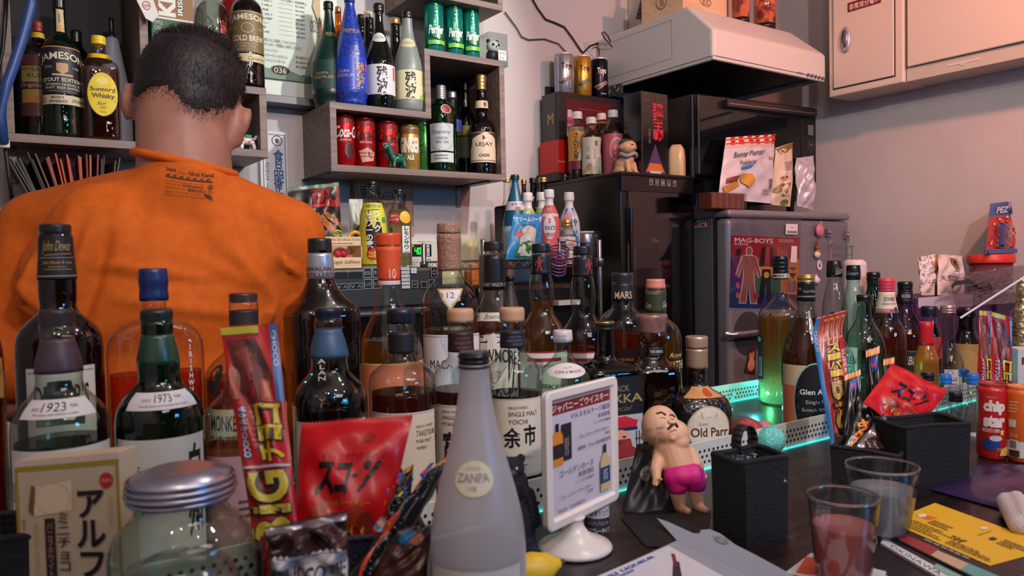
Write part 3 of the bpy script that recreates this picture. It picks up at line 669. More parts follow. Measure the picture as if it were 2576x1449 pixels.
art(m,S,fig(.235,.16,.78,(150,92,76),(225,205,196)) + [('p',[(.165,.5),(.305,.5),(.295,.58),(.24,.62),(.175,.58)],(150,92,76))] +
  [('p',[(.5,.12),(.58,.16),(.62,.42),(.55,.42),(.5,.3),(.45,.42),(.38,.42),(.42,.16)],(30,26,28)),('p',[(.47,.14),(.53,.14),(.54,.4),(.46,.4)],(190,50,50)),('p',[(.43,.46),(.55,.46),(.57,.92),(.52,.95),(.49,.6),(.44,.95),(.38,.95)],(24,22,26)),('e',.49,.54,.04,.045,(222,176,60)),('p',[(.86,.12),(.95,.12),(.95,.35),(.85,.35)],(225,215,215)),('e',.09,.23,.035,.055,(30,22,26)),('p',[(.84,.42),(.95,.42),(.9,.46)],(90,50,40)),('p',[(.84,.5),(.95,.5),(.9,.57)],(60,30,40)),('r',.63,.14,.8,.28,(140,70,60)),('r',.84,.61,.94,.75,(120,80,110)),('e',.08,.7,.03,.045,(150,60,80)),('e',.08,.84,.03,.045,(150,60,80)),('e',.35,.83,.035,.05,(120,40,60))],.35,(1,1),None,.0016)
m.build('card',t2)
c2 = [onF(*p,.006) for p in ((1838,540),(2016,546),(2012,780),(1834,774))]; S2 = quadsurf(*c2)
MB().grid(lambda u,v: S2(u,v,.0006*math.sin(9*u+7*v)+.0004*math.sin(23*u-11*v)),20,20,glass((236,234,240),.9,.05)).build('clear_sleeve',t2)
a = MB(); c3 = [onF(*p,.0075) for p in ((1977,563),(2007,564),(2006,590),(1976,589))]
art(a,quadsurf(*c3),[('t','¥980',.4,.3,.6,.42,(60,60,60)),('r',.1,.66,.9,.9,(40,38,40))] + [('r',.12+.08*i,.64,.15+.08*i,.92,(220,214,212)) for i in range(9)],.5,(1,1),(228,222,220)); a.build('price_sticker',t2)
# round and figure magnets
q = onF(2062,580,.012); o = MB().ball(q,(.021,.012,.024),M((214,120,140),.4)).ball(q+Vector((.016,-.008,0)),(.004,.004,.006),M((120,60,60),.5)).tube([q+Vector((.002,-.002,.022)),q+Vector((.006,-.004,.034))],.002,M((230,160,170),.5)).build('fruit_magnet',None); setorg(o,q); tag(o,'round pink fruit magnet at the top right of the fridge door','magnet')
q = onF(2056,632,.010); mm = MB(); mm.ball(q+Vector((0,0,.013)),(.010,.009,.011),M((120,78,56),.5)).ball(q+Vector((-.005,0,.031)),(.003,.003,.011),M((110,70,50),.5)).ball(q+Vector((.003,0,.031)),(.003,.003,.011),M((110,70,50),.5)).ball(q+Vector((0,-.002,.001)),(.009,.009,.005),M((226,120,50),.5)).ball(q+Vector((0,0,-.012)),(.015,.010,.013),M((228,222,220),.5))
o = mm.build('rabbit_magnet',None); setorg(o,q); tag(o,'tiny brown and white rabbit magnet with an orange scarf','magnet')
q = onF(2061,668,.002); m = MB(); m.lathe([(.014,0),(.014,.003),(.010,.0032),(.0095,.0022),(0,.0022)],M((226,220,220),.3),n=26,ends=False,T=Matrix.Translation(q) @ Matrix.Scale(1.35,4,(0,0,1)) @ Matrix.Rotation(math.radians(90),4,'X')); m.ball(q+Vector((0,-.0035,0)),(.004,.001,.007),M((120,60,50),.5),10,6)
o = m.build('plate_magnet',None); setorg(o,q); tag(o,'little white oval plate magnet with a brown motif','magnet')
q = onF(2053,700,.008); m = MB(); m.lathe([(.012,-.018),(.014,-.01),(.013,0),(.006,.005),(.007,.007),(.003,.010),(.003,.013),(0,.015)],M((224,218,218),.3),q,20); m.tube([q+Vector((.012,-.002,-.002)),q+Vector((.018,-.002,-.006)),q+Vector((.012,-.002,-.013))],.002,M((224,218,218),.3))
o = m.build('teapot_magnet',None); setorg(o,q); tag(o,'small white teapot magnet low on the fridge door','magnet')
for (x,y,lb_) in ((2083,585,'silver swivel hook magnet beside the pink fruit magnet'),(2130,592,'silver swivel hook magnet at the outer edge of the fridge door')):
    q = onF(x,y,.008); m = MB(); st = M((170,168,172),.25,.9)
    m.box((q.x-.011,q.y-.004,q.z-.014),(q.x+.011,q.y+.008,q.z+.016),st); m.ball((q.x,q.y-.006,q.z),.007,st,12,8); m.tube([(q.x,q.y-.008,q.z-.012),(q.x,q.y-.010,q.z-.04),(q.x-.012,q.y-.022,q.z-.05)],.0018,st); m.tube([(q.x,q.y-.010,q.z-.04),(q.x+.014,q.y-.024,q.z-.044)],.0018,st)
    o = m.build('hook_magnet',None,.002); setorg(o,q); tag(o,lb_,'magnet')
q = onF(2108,618,.02); m = MB(); st = M((150,148,152),.3,.9)
x0_,x1_ = onF(2082,612).x,onF(2136,622).x; z1_,z0_ = q.z-.002,q.z-.2
m.tube([(x0_,FY-.012,z0_),(x0_,FY-.012,z1_),(x1_,FY-.012,z1_-.004),(x1_,FY-.012,z0_)],.0012,st)
m.tube([(x0_,FY-.012,z1_-.03),(x1_,FY-.012,z1_-.034)],.001,st)
o = m.build('wire_hanger',None); setorg(o,q); tag(o,'thin wire rack hanging from the two hook magnets','rack')
q = onF(1885,900,.003); o = MB(); art(o,quadsurf(*[onF(*p,.003) for p in ((1884,876),(1903,872),(1899,942),(1872,938))]),[('e',.5,.3,.3,.2,(190,120,96)),('e',.55,.65,.35,.25,(200,140,110)),('e',.45,.12,.2,.09,(60,36,30))],.4,(1,1),(70,40,40)); o = o.build('photo_magnet',None); setorg(o,q); tag(o,'small photo magnet under the fridge handle','magnet')
# ================================================================ LED TRAY AND THE BAR BOTTLES
TB = 1.004
t = thing('bottle_tray','long white perforated metal tray with teal lights under the bottles','tray',(0.7,0.97,1.0))
tx0,tx1 = -0.62,2.0; WM = M((206,208,200),0.4,0.1)
MB().box((tx0,.8,1.0),(tx1,1.125,1.004),M((40,44,46),.35)).build('tray_floor',t)
HOLE = M((14,22,22),.6); TEAL = M((60,232,222),.4,emit=1.1)
for nm,y0,y1,sg in (('front_rim',.797,.8,-1),('back_rim',1.125,1.128,-1)):
    rim = MB().box((tx0,y0,1.0),(tx1,y1,1.045),WM).build(nm,t,.0008)
    h = MB(); lit = MB(); r_ = random.Random(3); n = int((tx1-tx0)/.0105)
    for i in range(n):
        for j in range(3):
            x = tx0+.01+i*.0105+(j % 2)*.0052; z = 1.012+j*.0088
            k = lit if (r_.random() < (.16 if (i//9) % 2 else .02) and j < 2) else h
            c = Vector((x,y0-.0003,z)); k.add([c+Vector((.0026*math.cos(a),0,.0026*math.sin(a))) for a in [math.pi*2*q/7 for q in range(7)]],[tuple(range(7))],HOLE if k is h else TEAL)
    h.build('holes',rim,kind='stuff'); lit.build('lit_holes',rim,kind='stuff',label='teal glow through holes')
m = MB(); m.box((tx0,.803,1.0015),(tx1,.806,1.005),TEAL).box((tx0,1.119,1.0042),(tx1,1.122,1.0062),TEAL); m.build('led_strip',t)
m = MB(); m.box((tx0,.7935,1.0002),(tx1,.7965,1.0016),TEAL); m.build('led_edge',t)
for i,x in enumerate((.1,.5,.9,1.3,1.65)): light('led_glow','POINT',(x,.9+.1*(i % 2),1.02),.22,(0.05,0.92,1.0),0.003)
for i,x in enumerate((1.42,1.56)): light('led_glow','POINT',(x,1.05,1.03),.4,(0.05,0.92,1.0),0.003)
CL = glass((250,252,250),.42); CLT = glass((224,246,236),.4); GRN = glass((34,120,62),.25,body=.12); DKG = glass((40,22,16),.3,body=.25); SMK = glass((150,120,96),.3)
AMB = (206,112,34); RED_ = (176,60,30); GOLDL = (224,164,60); DKA = (120,52,30)
GOLD = M((196,160,90),.3,.8); SILVER = M((190,190,200),.25,.9); BLK = M((18,18,22),.3); NAVY = M((16,20,38),.35); CORK = M((190,146,116),.6)
GP = (176,146,96); OW = (224,216,204)
def B(*a,**k): return bottle(*a,**k)
B('whisky_bottle','gold-topped bottle cut off by the left edge of the photo, behind the tray rim',-34,1000,.93,TB,[(815,20),(850,40),(900,48),(1000,50),(1300,50)],glass((220,150,60),.4),liq=(860,AMB),labels=[dict(y=(900,1000),hw=60,base=(190,130,60),art=[('e',.8,.3,.1,.2,(60,40,20))])])
# back row
B('whisky_bottle','tall dark brown whisky bottle with a black collar and gold script, tallest at the left',146,750,.99,TB,
  [(565,41),(588,42),(593,43),(640,45),(700,50),(740,50),(775,47),(790,56),(815,92),(850,111),(900,114),(1300,114)],glass((70,24,22),.25,body=.18),cap=(590,(26,24,26),0),liq=(940,(60,18,10)),
  bands=[('collar',594,704,M((24,20,24),.35),.0006)],
  labels=[dict(name='collar_print',y=(596,700),hw=62,dr=.0014,base=(24,20,24),nmax=(.05,.1),art=[('t','John Dewar',.12,.10,.90,.42,GP,{'shear': .45}),('r',.2,.44,.9,.455,GP,{'skew': -.04}),('t','John Dewar & Sons',.14,.58,.88,.68,(190,150,80),{'shear': .3}),('l',.2,.70,.85,.82,2,(140,116,80),{'align': 'c'}),('r',.05,.50,.95,.515,(150,140,130)),('r',.0,.93,1,.955,(170,150,120))]),
          dict(y=(915,1250),hw=47,art=[('r',.03,.03,.97,.035,(90,90,90)),('t','DEWAR\'S',.13,.12,.88,.3,INK,{'bold': .01})])])
def irish(t,X,Y,R,hz,fr): pass
B('whisky_bottle','flat clear bottle of orange-amber whiskey with a dark blue cap',391,850,1.0,TB,
  [(675,36),(690,38),(740,37),(756,37),(760,31),(790,31),(800,40),(812,78),(830,105),(860,121),(900,124),(1300,124)],glass((250,246,240),.42),cap=(756,(22,42,96),0,2),liq=(936,(232,120,40)),sq=(3.6,.5,0),n=64,
  labels=[dict(name='white_print',y=(850,1100),hw=26,c=16,base=None,rough=.5,nmax=(.5,.1),art=[('t','IRISH WHISKEY',.0,.0,1,1,OW)][:0]),
          dict(name='white_print',y=(855,1075),hw=36,c=0,base=None,nmax=(.1,.1),art=[('t',V('IRISH WHISKEY'.replace(' ','')),.97,.05,1.06,1,(226,220,214),{'bold': .02}),('t',V('KE'),.72,.0,.84,.2,(226,220,214),{'bold': .02})])])
B('whisky_bottle','round-shouldered amber bottle with a small dark monkey emblem, half behind the red snack stick',615,850,1.0,TB,
  [(737,36),(760,37),(763,38),(778,38),(782,36),(818,36),(850,38),(880,50),(905,80),(930,100),(960,106),(1300,106)],CL,cap=(760,(62,40,40),0),liq=(946,AMB),bands=[('neck_sleeve',780,819,M((44,36,38),.5),.0006)],
  labels=[dict(y=(1012,1200),hw=72,base=(214,180,140),art=[('t','MONKEY',.13,.08,.46,.28,(40,26,22),{'bold': .01}),('t','SHOULDER',.12,.34,.5,.5,(40,26,22),{'bold': .01})]),
          dict(name='monkey_emblem',y=(905,985),hw=16,c=-44,base=None,dr=.002,art=[('o',.5,.3,.34,.28,.35,(40,30,30)),('e',.62,.3,.14,.2,(40,30,30)),('p',[(.1,.5),(.8,.5),(.7,.9),(.5,1),(.2,.75)],(44,32,32))])])
B('whisky_bottle','broad dark ribbed whisky bottle with a silver neck sleeve and black cap',807,720,1.04,TB,
  [(600,30),(632,31),(637,31),(665,33),(700,33),(712,38),(730,46),(750,60),(768,78),(785,88),(810,89),(1300,89)],glass((84,58,44),.28,body=.12),cap=(635,(24,22,24),0),liq=(848,(50,20,14)),sq=(4,.95,20),n=56,
  bands=[('silver_sleeve',637,701,M((176,178,190),.3,.6),.0008)],labels=[dict(name='sleeve_print',y=(668,700),hw=70,dr=.0014,base=None,art=[('t','KAVALAN',-.05,.1,.85,.42,(90,60,66),{'bold': .02}),('t','DISTILLERY',-.2,.55,.95,.88,(90,60,66),{'bold': .02})]),
   dict(name='white_print',y=(860,945),hw=30,c=5,base=None,art=[('t',V('KAVALAN'),.3,-.1,.5,1,OW,{'bold': .02})])])
B('whisky_bottle','curvy clear whisky bottle with a tall flared orange capsule numbered 10',980,760,1.06,TB,
  [(587,33),(617,32),(622,31),(660,29),(700,27),(715,27),(730,29),(770,39),(800,50),(830,64),(860,75),(885,81),(1300,82)],CL,cap=(620,(214,78,40),0),liq=(852,(222,178,60)),
  bands=[('capsule',621,706,M((220,84,44),.5),.0007),('capsule_band',706,716,M((214,200,206),.5),.0009)],labels=[dict(name='capsule_print',y=(672,706),hw=50,dr=.0015,base=None,art=[('t','10',.52,.12,.86,.85,(240,214,200)),('t','YEARS',.3,.5,.48,.62,(180,60,40))]),
   dict(y=(905,1150),hw=80,base=(226,130,90),art=[('r',0,0,1,.02,(220,170,110))])])
B('whisky_bottle','clear square-shouldered bottle with a long tan textured stopper and a triangular 12 badge',1132,720,1.07,TB,
  [(562,29),(585,30),(590,29),(595,30),(640,29),(682,29),(686,30),(700,36),(720,54),(740,66),(765,73),(820,74),(1300,74)],CL,cap=(587,noisy('textured_cork',(150,112,92),(176,136,112),(250,250,250),.5,bump=.4),0),liq=(826,(210,150,90)),
  bands=[('textured_sleeve',590,682,noisy('textured_sleeve',(142,104,86),(168,128,106),(250,250,250),.5,bump=.4),.0006)],
  labels=[dict(y=(836,1100),hw=68,base=(222,214,216),art=[('r',.02,.015,.98,.02,(110,100,100)),('t','MACALLAN',.18,.23,.8,.31,(60,50,50)),('p',[(.35,.03),(.55,.03),(.85,.8),(.75,.95)],(206,196,204))]),
          dict(name='triangle_badge',y=(724,778),hw=30,dr=.0008,base=None,nmax=(.1,.1),art=[('p',[(-.05,0),(1.05,0),(.5,1)],(176,146,96)),('p',[(.06,.06),(.94,.06),(.5,.88)],(224,214,190)),('p',[(.14,.1),(.86,.1),(.5,.78)],(222,216,220)),('t','12',.38,.16,.64,.42,(70,62,66))])])
B('whisky_bottle','clear bottle with a long black neck sleeve and an arched cream label',1244,740,1.07,TB,
  [(608,25),(630,26),(634,25),(645,26),(700,27),(728,27),(740,28),(765,37),(785,50),(810,61),(840,63),(1300,63)],CL,cap=(632,(22,20,22),0),liq=(806,(216,140,110)),bands=[('neck_sleeve',641,729,M((22,22,26),.35),.0007)],
  labels=[dict(name='sleeve_print',y=(708,722),hw=70,dr=.0014,base=None,art=[('t','MORY VAULTS • S',.02,.2,1,.85,(170,168,170),{'bold': .02})]),
          dict(y=(826,1060),hw=64,c=-4,base=None,art=[('p',[(0,.12),(.2,.04),(.5,0),(.8,.04),(1,.12),(1,1),(0,1)],(60,30,26)),('p',[(.02,.145),(.2,.065),(.5,.025),(.8,.065),(.98,.145),(.98,1),(.02,1)],(224,216,206)),('t','BOWMORE',.12,.19,.95,.33,(40,34,34),{'bold': .01,'arc': .05}),('t','Est. 1779',.4,.42,.62,.5,(170,120,110))]),
          dict(name='signature_seal',y=(783,803),hw=46,base=None,art=[('r',0,0,1,1,(206,198,184)),('t','Bowmore',.2,.15,.8,.8,(60,50,46),{'shear': .4})])])
lion = [('e',.5,.22,.12,.12,(150,56,52)),('e',.5,.48,.12,.22,(150,56,52)),('p',[(.3,.3),(.45,.4),(.4,.5),(.22,.45)],(150,56,52)),('p',[(.55,.4),(.78,.25),(.8,.35),(.6,.52)],(150,56,52)),('p',[(.4,.6),(.5,.65),(.35,.95),(.25,.9)],(140,50,50)),('p',[(.5,.6),(.62,.6),(.75,.9),(.62,.92)],(140,50,50)),('p',[(.1,.6),(.2,.3),(.26,.55),(.36,.62)],(130,50,48))]
for i,(px,Yb,y0,nm,lbq) in enumerate(((1363,1.02,613,'bulb-necked whisky bottle with red lion sleeve, filled with gold whisky up to its neck',752),(1467,1.03,619,'bulb-necked clear bottle with red lion sleeve, nearly empty neck, right of its filled twin',862))):
    o_ = y0-613
    B('whisky_bottle',nm,px,750,Yb,TB,[(y0,23),(y0+22,24),(y0+28,23),(y0+40,24),(y0+76,25),(690+o_,26),(715+o_,31),(745+o_,33),(770+o_,29),(782+o_,29),(800+o_,38),(825+o_,54),(850+o_,61),(880+o_,62),(1300,62)],CL,cap=(y0+23,(22,22,28),0),liq=(lbq,GOLDL if i == 0 else (220,90,50)),
      bands=[('lion_sleeve',y0+27,y0+77,M((24,24,32),.35),.0007)],labels=[dict(name='lion_print',y=(y0+28,y0+72),hw=34,c=-10 if i == 0 else 38,dr=.0014,base=None,art=lion)] + ([] if i == 0 else [dict(name='lion_print',y=(y0+28,y0+72),hw=34,c=-66,dr=.0014,base=None,art=lion)]) +
      [dict(y=(878,1000),hw=75,base=(222,212,204),art=[('r',0,0,1,.03,(150,40,36)),('r',.25,.13,.8,.2,(150,40,44)),('t','SCOTCH WHISKY',.3,.26,.7,.32,(90,80,80))])])
B('whisky_bottle','bottle with a black capsule marked MARS and orange-brown whisky',1567,760,1.05,TB,
  [(686,26),(690,28),(712,27),(755,29),(760,28),(772,29),(786,46),(800,58),(820,64),(1300,65)],CL,cap=(713,(40,38,42),0),liq=(828,(226,110,50)),bands=[('capsule',713,756,M((30,28,34),.4),.0004)],
  labels=[dict(name='capsule_print',y=(732,750),hw=46,dr=.0012,base=None,art=[('t','MARS',.05,.0,1.02,1,(214,180,150),{'bold': .01})]),dict(y=(872,1060),hw=75,base=(48,28,34),art=[('l',.2,.1,.8,.4,4,(180,120,70))])])
B('whisky_bottle','clear bottle with a salmon cap, green neck wrap and MATT lettering, behind the brown stopper',1650,770,1.06,TB,
  [(702,24),(725,25),(728,26),(785,26),(800,30),(815,48),(835,60),(860,64),(1300,64)],CL,cap=(726,(222,136,116),0,1),liq=(838,GOLDL),bands=[('neck_wrap',729,785,M((58,62,40),.5),.0006)],
  labels=[dict(name='wrap_print',y=(729,785),hw=78,dr=.0013,base=None,art=[('t','Glen',.08,.55,.34,.8,(200,206,180),{'shear': .4}),('t','Glen',.74,.5,.98,.78,(200,206,180),{'shear': .4}),('l',.1,.08,.95,.2,2,(160,170,140))]),
          dict(name='gold_print',y=(880,925),hw=60,base=None,art=[('t','MATTHEW',.72,.5,1.3,.95,(220,200,150),{'bold': .02}),('t','Royal',.75,.05,1.1,.38,(220,200,150),{'shear': .3})])])
# front row
B('whisky_bottle','clear bottle with a violet-brown neck sleeve and white 1923 shoulder label',147,900,.86,TB,
  [(778,44),(782,47),(822,47),(826,45),(833,47),(843,46),(850,42),(875,49),(905,58),(935,62),(960,61),(978,66),(995,82),(1020,108),(1045,123),(1080,129),(1500,130)],glass((238,244,234),.4),cap=(823,M((54,42,38),.35),0),liq=(1105,(60,50,40)),n=48,
  bands=[('neck_sleeve',850,935,M((74,54,66),.4),.0006)],
  labels=[dict(y=(994,1036),hw=52,c=-4,base=(222,214,212),name='shoulder_label',art=[('t','1923',.28,.16,.62,.62,INK,{'shear': .12}),('t','SINCE',.14,.4,.25,.56,(90,84,84)),('t','YEAR',.66,.3,.78,.46,(90,84,84)),('t','The oldest malt distillery in Japan',.18,.70,.76,.84,(90,84,84))]),
          dict(name='back_label',y=(965,1090),hw=30,c=180,base=(150,158,142),art=[('l',.1,.1,.9,.9,6,(90,96,84))]),dict(y=(1110,0),hw=70,base=(212,204,200),art=[('t',V('山崎'),.42,.02,.62,.4,(20,18,18),{'bold': .02}),('t','SINGLE\nMALT',.02,.2,.14,.5,(70,66,66))])])
B('whisky_bottle','green whisky bottle with a white 1973 shoulder label and brushed characters',398,900,.86,TB,
  [(778,39),(784,42),(810,41),(814,41),(830,42),(838,39),(860,44),(895,52),(920,55),(945,54),(962,57),(978,74),(1000,97),(1030,111),(1060,115),(1500,115)],glass((24,104,50),.3,body=.08),cap=(811,M((26,34,32),.35),0),liq=(1022,(20,60,30)),n=48,
  bands=[('neck_sleeve',840,912,glass((50,110,84),.6,.3,body=.7),.0007)],
  labels=[dict(y=(977,1016),hw=55,c=5,base=(224,220,222),name='shoulder_label',art=[('t','1973',.38,.12,.62,.58,INK),('t','SINCE',.2,.34,.33,.5,(90,84,84)),('t','YEAR',.66,.22,.78,.38,(90,84,84)),('t','The distillery surrounded by forest.',.18,.68,.82,.84,(90,84,84))]),
          dict(y=(1085,0),hw=66,base=(214,214,208),art=[('t',V('白州'),.74,.06,.93,.72,(22,20,20),{'bold': .03}),('t','THE',.18,.18,.3,.24,(60,56,56)),('t','HAKUSHU',.18,.27,.5,.35,(60,56,56)),('t','SINGLE MALT\nJAPANESE WHISKY',.18,.4,.46,.52,(90,86,86))])])
B('whisky_bottle','short clear bottle of pinkish whisky with a rose label, beside the red snack stick',594,1060,.86,TB,
  [(905,20),(930,22),(960,24),(985,34),(1010,62),(1040,80),(1070,85),(1500,86)],CL,cap=(930,(60,40,40),0),liq=(1112,(226,150,120)),
  labels=[dict(y=(1130,0),hw=70,base=(206,160,160),art=[('t','響',.7,.1,.9,.3,(40,30,30)),('l',.5,.4,.9,.6,3,(90,70,70))])])
B('whisky_bottle','clear rounded bottle with a navy cap and dusty blue flared neck sleeve',828,900,.87,TB,
  [(774,32),(780,34),(803,33),(807,35),(822,36),(828,32),(845,37),(870,44),(895,48),(905,46),(932,49),(945,60),(962,76),(985,90),(1010,95),(1500,95)],CL,cap=(805,NAVY,0),liq=(1012,(60,40,24)),
  bands=[('neck_sleeve',826,897,M((52,82,112),.45),.0008)],labels=[dict(y=(1046,0),hw=62,base=(214,210,204),art=[('r',.02,.01,.98,.016,(160,150,140)),('t',V('知多'),.7,.1,.86,.6,INK,{'bold': .02})])])
B('whisky_bottle','squat reddish whisky bottle with a navy cap, black collar and TAKETSURU label',1011,900,.865,TB,
  [(776,33),(782,36),(812,35),(815,33),(832,34),(837,32),(885,32),(903,34),(912,46),(924,65),(940,80),(960,85),(1500,85)],CL,cap=(813,NAVY,0),liq=(983,(120,48,40)),
  bands=[('collar',835,886,M((22,22,26),.5),.0008)],labels=[dict(y=(1024,0),hw=64,base=(216,204,186),art=[('r',.01,.01,.99,.016,(170,150,120)),('t','NIKKA WHISKY',.66,.12,.95,.145,(110,96,80)),('t','TAKETSURU',.66,.17,1.0,.22,(80,66,56)),('t','PURE MALT',.66,.25,.9,.28,(80,66,56)),('t','WHISKY',.66,.31,.82,.34,(80,66,56)),('t',V('竹鶴'),.12,.2,.5,.75,(26,22,22),{'bold': .03}),('p',[(.0,.1),(.1,.12),(.06,.3),(.0,.36)],(176,36,40))])])
B('whisky_bottle','squat whisky bottle with a tan stopper, brown collar and MIYAGIKYO label',1160,900,.865,TB,
  [(776,31),(782,34),(806,33),(812,31),(832,32),(836,31),(882,32),(900,34),(912,48),(928,64),(948,74),(975,77),(1500,77)],CL,cap=(809,CORK,0),liq=(976,(110,50,44)),
  bands=[('collar',834,883,M((46,26,24),.5),.0008)],labels=[dict(name='collar_print',y=(840,880),hw=66,dr=.0016,base=None,art=[('t','NIKKA WHISKY',.35,.15,.85,.28,(130,90,80)),('t','SINGLE MALT',.3,.4,.92,.58,(130,90,80)),('t','MIYAGIKYO',.38,.7,.9,.86,(130,90,80))]),
  dict(y=(1006,0),hw=64,base=(216,202,188),art=[('r',.01,.01,.99,.016,(170,150,120)),('t','NIKKA WHISKY',.2,.05,.5,.075,(100,86,76)),('t','SINGLE MALT',.2,.1,.56,.135,(70,60,56)),('t','MIYAGIKYO',.2,.16,.5,.195,(70,60,56)),('t',V('宮城峡'),.2,.25,.44,.9,(22,20,20),{'bold': .03})])])
B('whisky_bottle','squat whisky bottle with a tan stopper, navy collar and YOICHI label',1290,900,.865,TB,
  [(773,29),(780,32),(806,31),(811,30),(830,31),(834,30),(872,31),(888,33),(900,46),(915,60),(935,69),(965,72),(1500,72)],glass((244,250,244),.42),cap=(808,CORK,0),liq=(986,(96,84,60)),
  bands=[('collar',832,873,M((20,26,40),.5),.0008)],labels=[dict(name='collar_print',y=(838,870),hw=66,dr=.0016,base=None,art=[('t','NIKKA WHISKY',.4,.15,.85,.28,(110,112,120)),('t','SINGLE MALT',.32,.4,.92,.58,(110,112,120)),('t','YOICHI',.5,.7,.84,.86,(110,112,120))]),
  dict(y=(992,1182),hw=66,base=(212,204,186),art=[('r',.01,.01,.99,.016,(170,150,120)),('r',.01,.97,.99,.98,(190,170,130)),('t','NIKKA WHISKY',.42,.09,.72,.13,(100,86,76)),('t','SINGLE MALT',.42,.16,.88,.22,(60,54,50)),('t','YOICHI',.42,.26,.7,.32,(60,54,50)),('t','余',.34,.36,.6,.62,(16,16,16),{'bold': .02}),('t','市',.64,.33,.84,.6,(16,16,16),{'bold': .02}),('t','余市蒸溜所シングルモルト',.4,.73,.8,.77,(70,64,56)),('l',.42,.8,.7,.86,2,(100,90,80))])])
B('whisky_bottle','greenish clear bottle with a white screw cap and an oval CLEAR & SMOOTH label',1417,930,.90,TB,
  [(830,23),(836,25),(858,24),(862,21),(885,21),(898,26),(912,40),(928,58),(950,68),(980,70),(1500,70)],CLT,cap=(860,(206,200,206),0,1),liq=(1150,(170,200,180)),
  labels=[dict(name='oval_label',y=(908,942),hw=55,c=12,base=None,nmax=(.1,.3),art=[('e',.5,.5,.5,.5,(216,206,206)),('t','since 1991',.4,.22,.62,.38,(170,90,90)),('t','CLEAR & SMOOTH',.2,.48,.82,.66,(60,54,54),{'bold': .01})]),
          dict(name='relief_print',y=(950,985),hw=60,base=None,art=[('t','JSKEY',.05,.2,.6,.6,(60,66,60),{'bold': .02,'shear': .2})]),
          dict(name='cap_print',y=(838,856),hw=55,dr=.0014,base=None,art=[('t','Suntory',.2,.1,.7,.45,(90,80,110)),('t','Whisky',.2,.55,.66,.92,(90,80,110))])])
king = [('r',0,0,1,1,(176,172,180)),('p',[(.1,.12),(.9,.12),(.86,.26),(.14,.28)],(190,24,34)),('p',[(.2,.05),(.6,.02),(.86,.12),(.1,.14)],(200,30,40)),('r',.12,.26,.88,.33,(40,30,70)),('e',.45,.48,.26,.18,(214,150,116)),('p',[(.18,.5),(.72,.5),(.8,.8),(.5,.95),(.2,.85)],(150,34,30)),('p',[(.0,.78),(.35,.7),(.8,.68),(1,.9),(1,1),(0,1)],(140,30,36)),('e',.34,.45,.05,.02,(30,20,20)),('e',.56,.45,.05,.02,(30,20,20)),('p',[(.3,.56),(.45,.53),(.6,.56),(.45,.6)],(120,30,26)),('p',[(.84,.35),(.86,.35),(.86,.7),(.84,.7)],(60,60,66)),('p',[(.9,.35),(.92,.35),(.92,.7),(.9,.7)],(60,60,66)),('r',.82,.5,.94,.53,(60,60,66))]
B('whisky_bottle','square black whisky bottle with a bearded king in a red hat on its label',1523,960,.91,TB,
  [(806,22),(810,24),(835,24),(870,26),(896,27),(905,34),(914,58),(924,74),(935,78),(1500,78)],glass((14,14,16),.5,body=.7),cap=(830,M((24,22,24),.3),0,2),sq=(7,.97,30),n=64,bands=[('gold_ring',808,812,GOLD,.0009)],
  labels=[dict(y=(938,1150),hw=40,c=29,dr=.0008,base=(16,15,17),nmax=(.1,.1),art=[('t','BLACK',.2,.10,.72,.17,(126,110,70),{'bold': .02}),('t','NIKKA',.0,.20,1.0,.30,(150,130,80),{'bold': .02}),('t','Special',.15,.33,.78,.41,(120,104,66),{'shear': .4})] + [(k[0],) + tuple((x if not isinstance(x,list) else [(p[0]*.98+.01,.44+.55*p[1]) for p in x]) for x in k[1:]) if k[0] == 'p' else ((k[0],k[1]*.98+.01,.44+.55*k[2],k[3]*.98+(.01 if k[0] == 'r' else 0),(.44+.55*k[4]) if k[0] == 'r' else .55*k[4],k[5])) for k in king])])
B('whisky_bottle','square dark red bottle topped by a wide brown wood-look stopper on a glass ring',1641,940,.93,TB,
  [(790,39),(794,41),(815,38),(838,35),(842,38),(862,38),(868,33),(872,33),(893,33),(902,36),(912,47),(925,57),(945,62),(970,63),(1500,63)],glass((226,180,160),.3),cap=(838,noisy('stopper_wood',(112,78,74),(146,104,98),(300,300,20),.35,coat=.6),0),liq=(924,(110,22,18)),sq=(5,.95,22),n=56,
  bands=[('neck_band',871,894,M((20,18,20),.4),.0007)],labels=[dict(name='band_print',y=(873,892),hw=50,c=4,dr=.0013,base=None,art=[('t','THE NIKKA',.38,.2,.95,.6,(200,196,190),{'bold': .02}),('t','TAILORED',.4,.72,.8,.86,(130,126,120))])])
B('whisky_bottle','squat black crackled bottle with a pale gold screw cap and oval cream label',1754,980,.88,TB,
  [(845,27),(850,28),(872,28),(875,27),(923,27),(926,24),(965,26),(975,34),(990,58),(1008,74),(1030,80),(1500,80)],noisy('crackled_glass',(16,11,10),(34,20,14),(90,90,90),.12,3,.5,coat=.6),cap=(874,M((190,158,136),.35,.5),0.0004),sq=(3.2,.95,25),n=56,
  bands=[('cap_skirt',876,924,M((182,152,122),.35,.5),.0006)],
  labels=[dict(name='shoulder_label',y=(968,992),hw=50,c=20,dr=.0012,base=(196,140,90),art=[('e',.62,.5,.14,.4,(176,70,30))]),dict(y=(1008,1120),hw=38,c=22,dr=.0012,base=None,art=[('e',.5,.5,.5,.5,(190,160,120)),('e',.5,.5,.47,.47,(216,200,180)),('t','Grand',.25,.34,.45,.42,(110,60,40)),('t','Old Parr',.08,.46,.95,.66,(90,30,26),{'bold': .02})])])
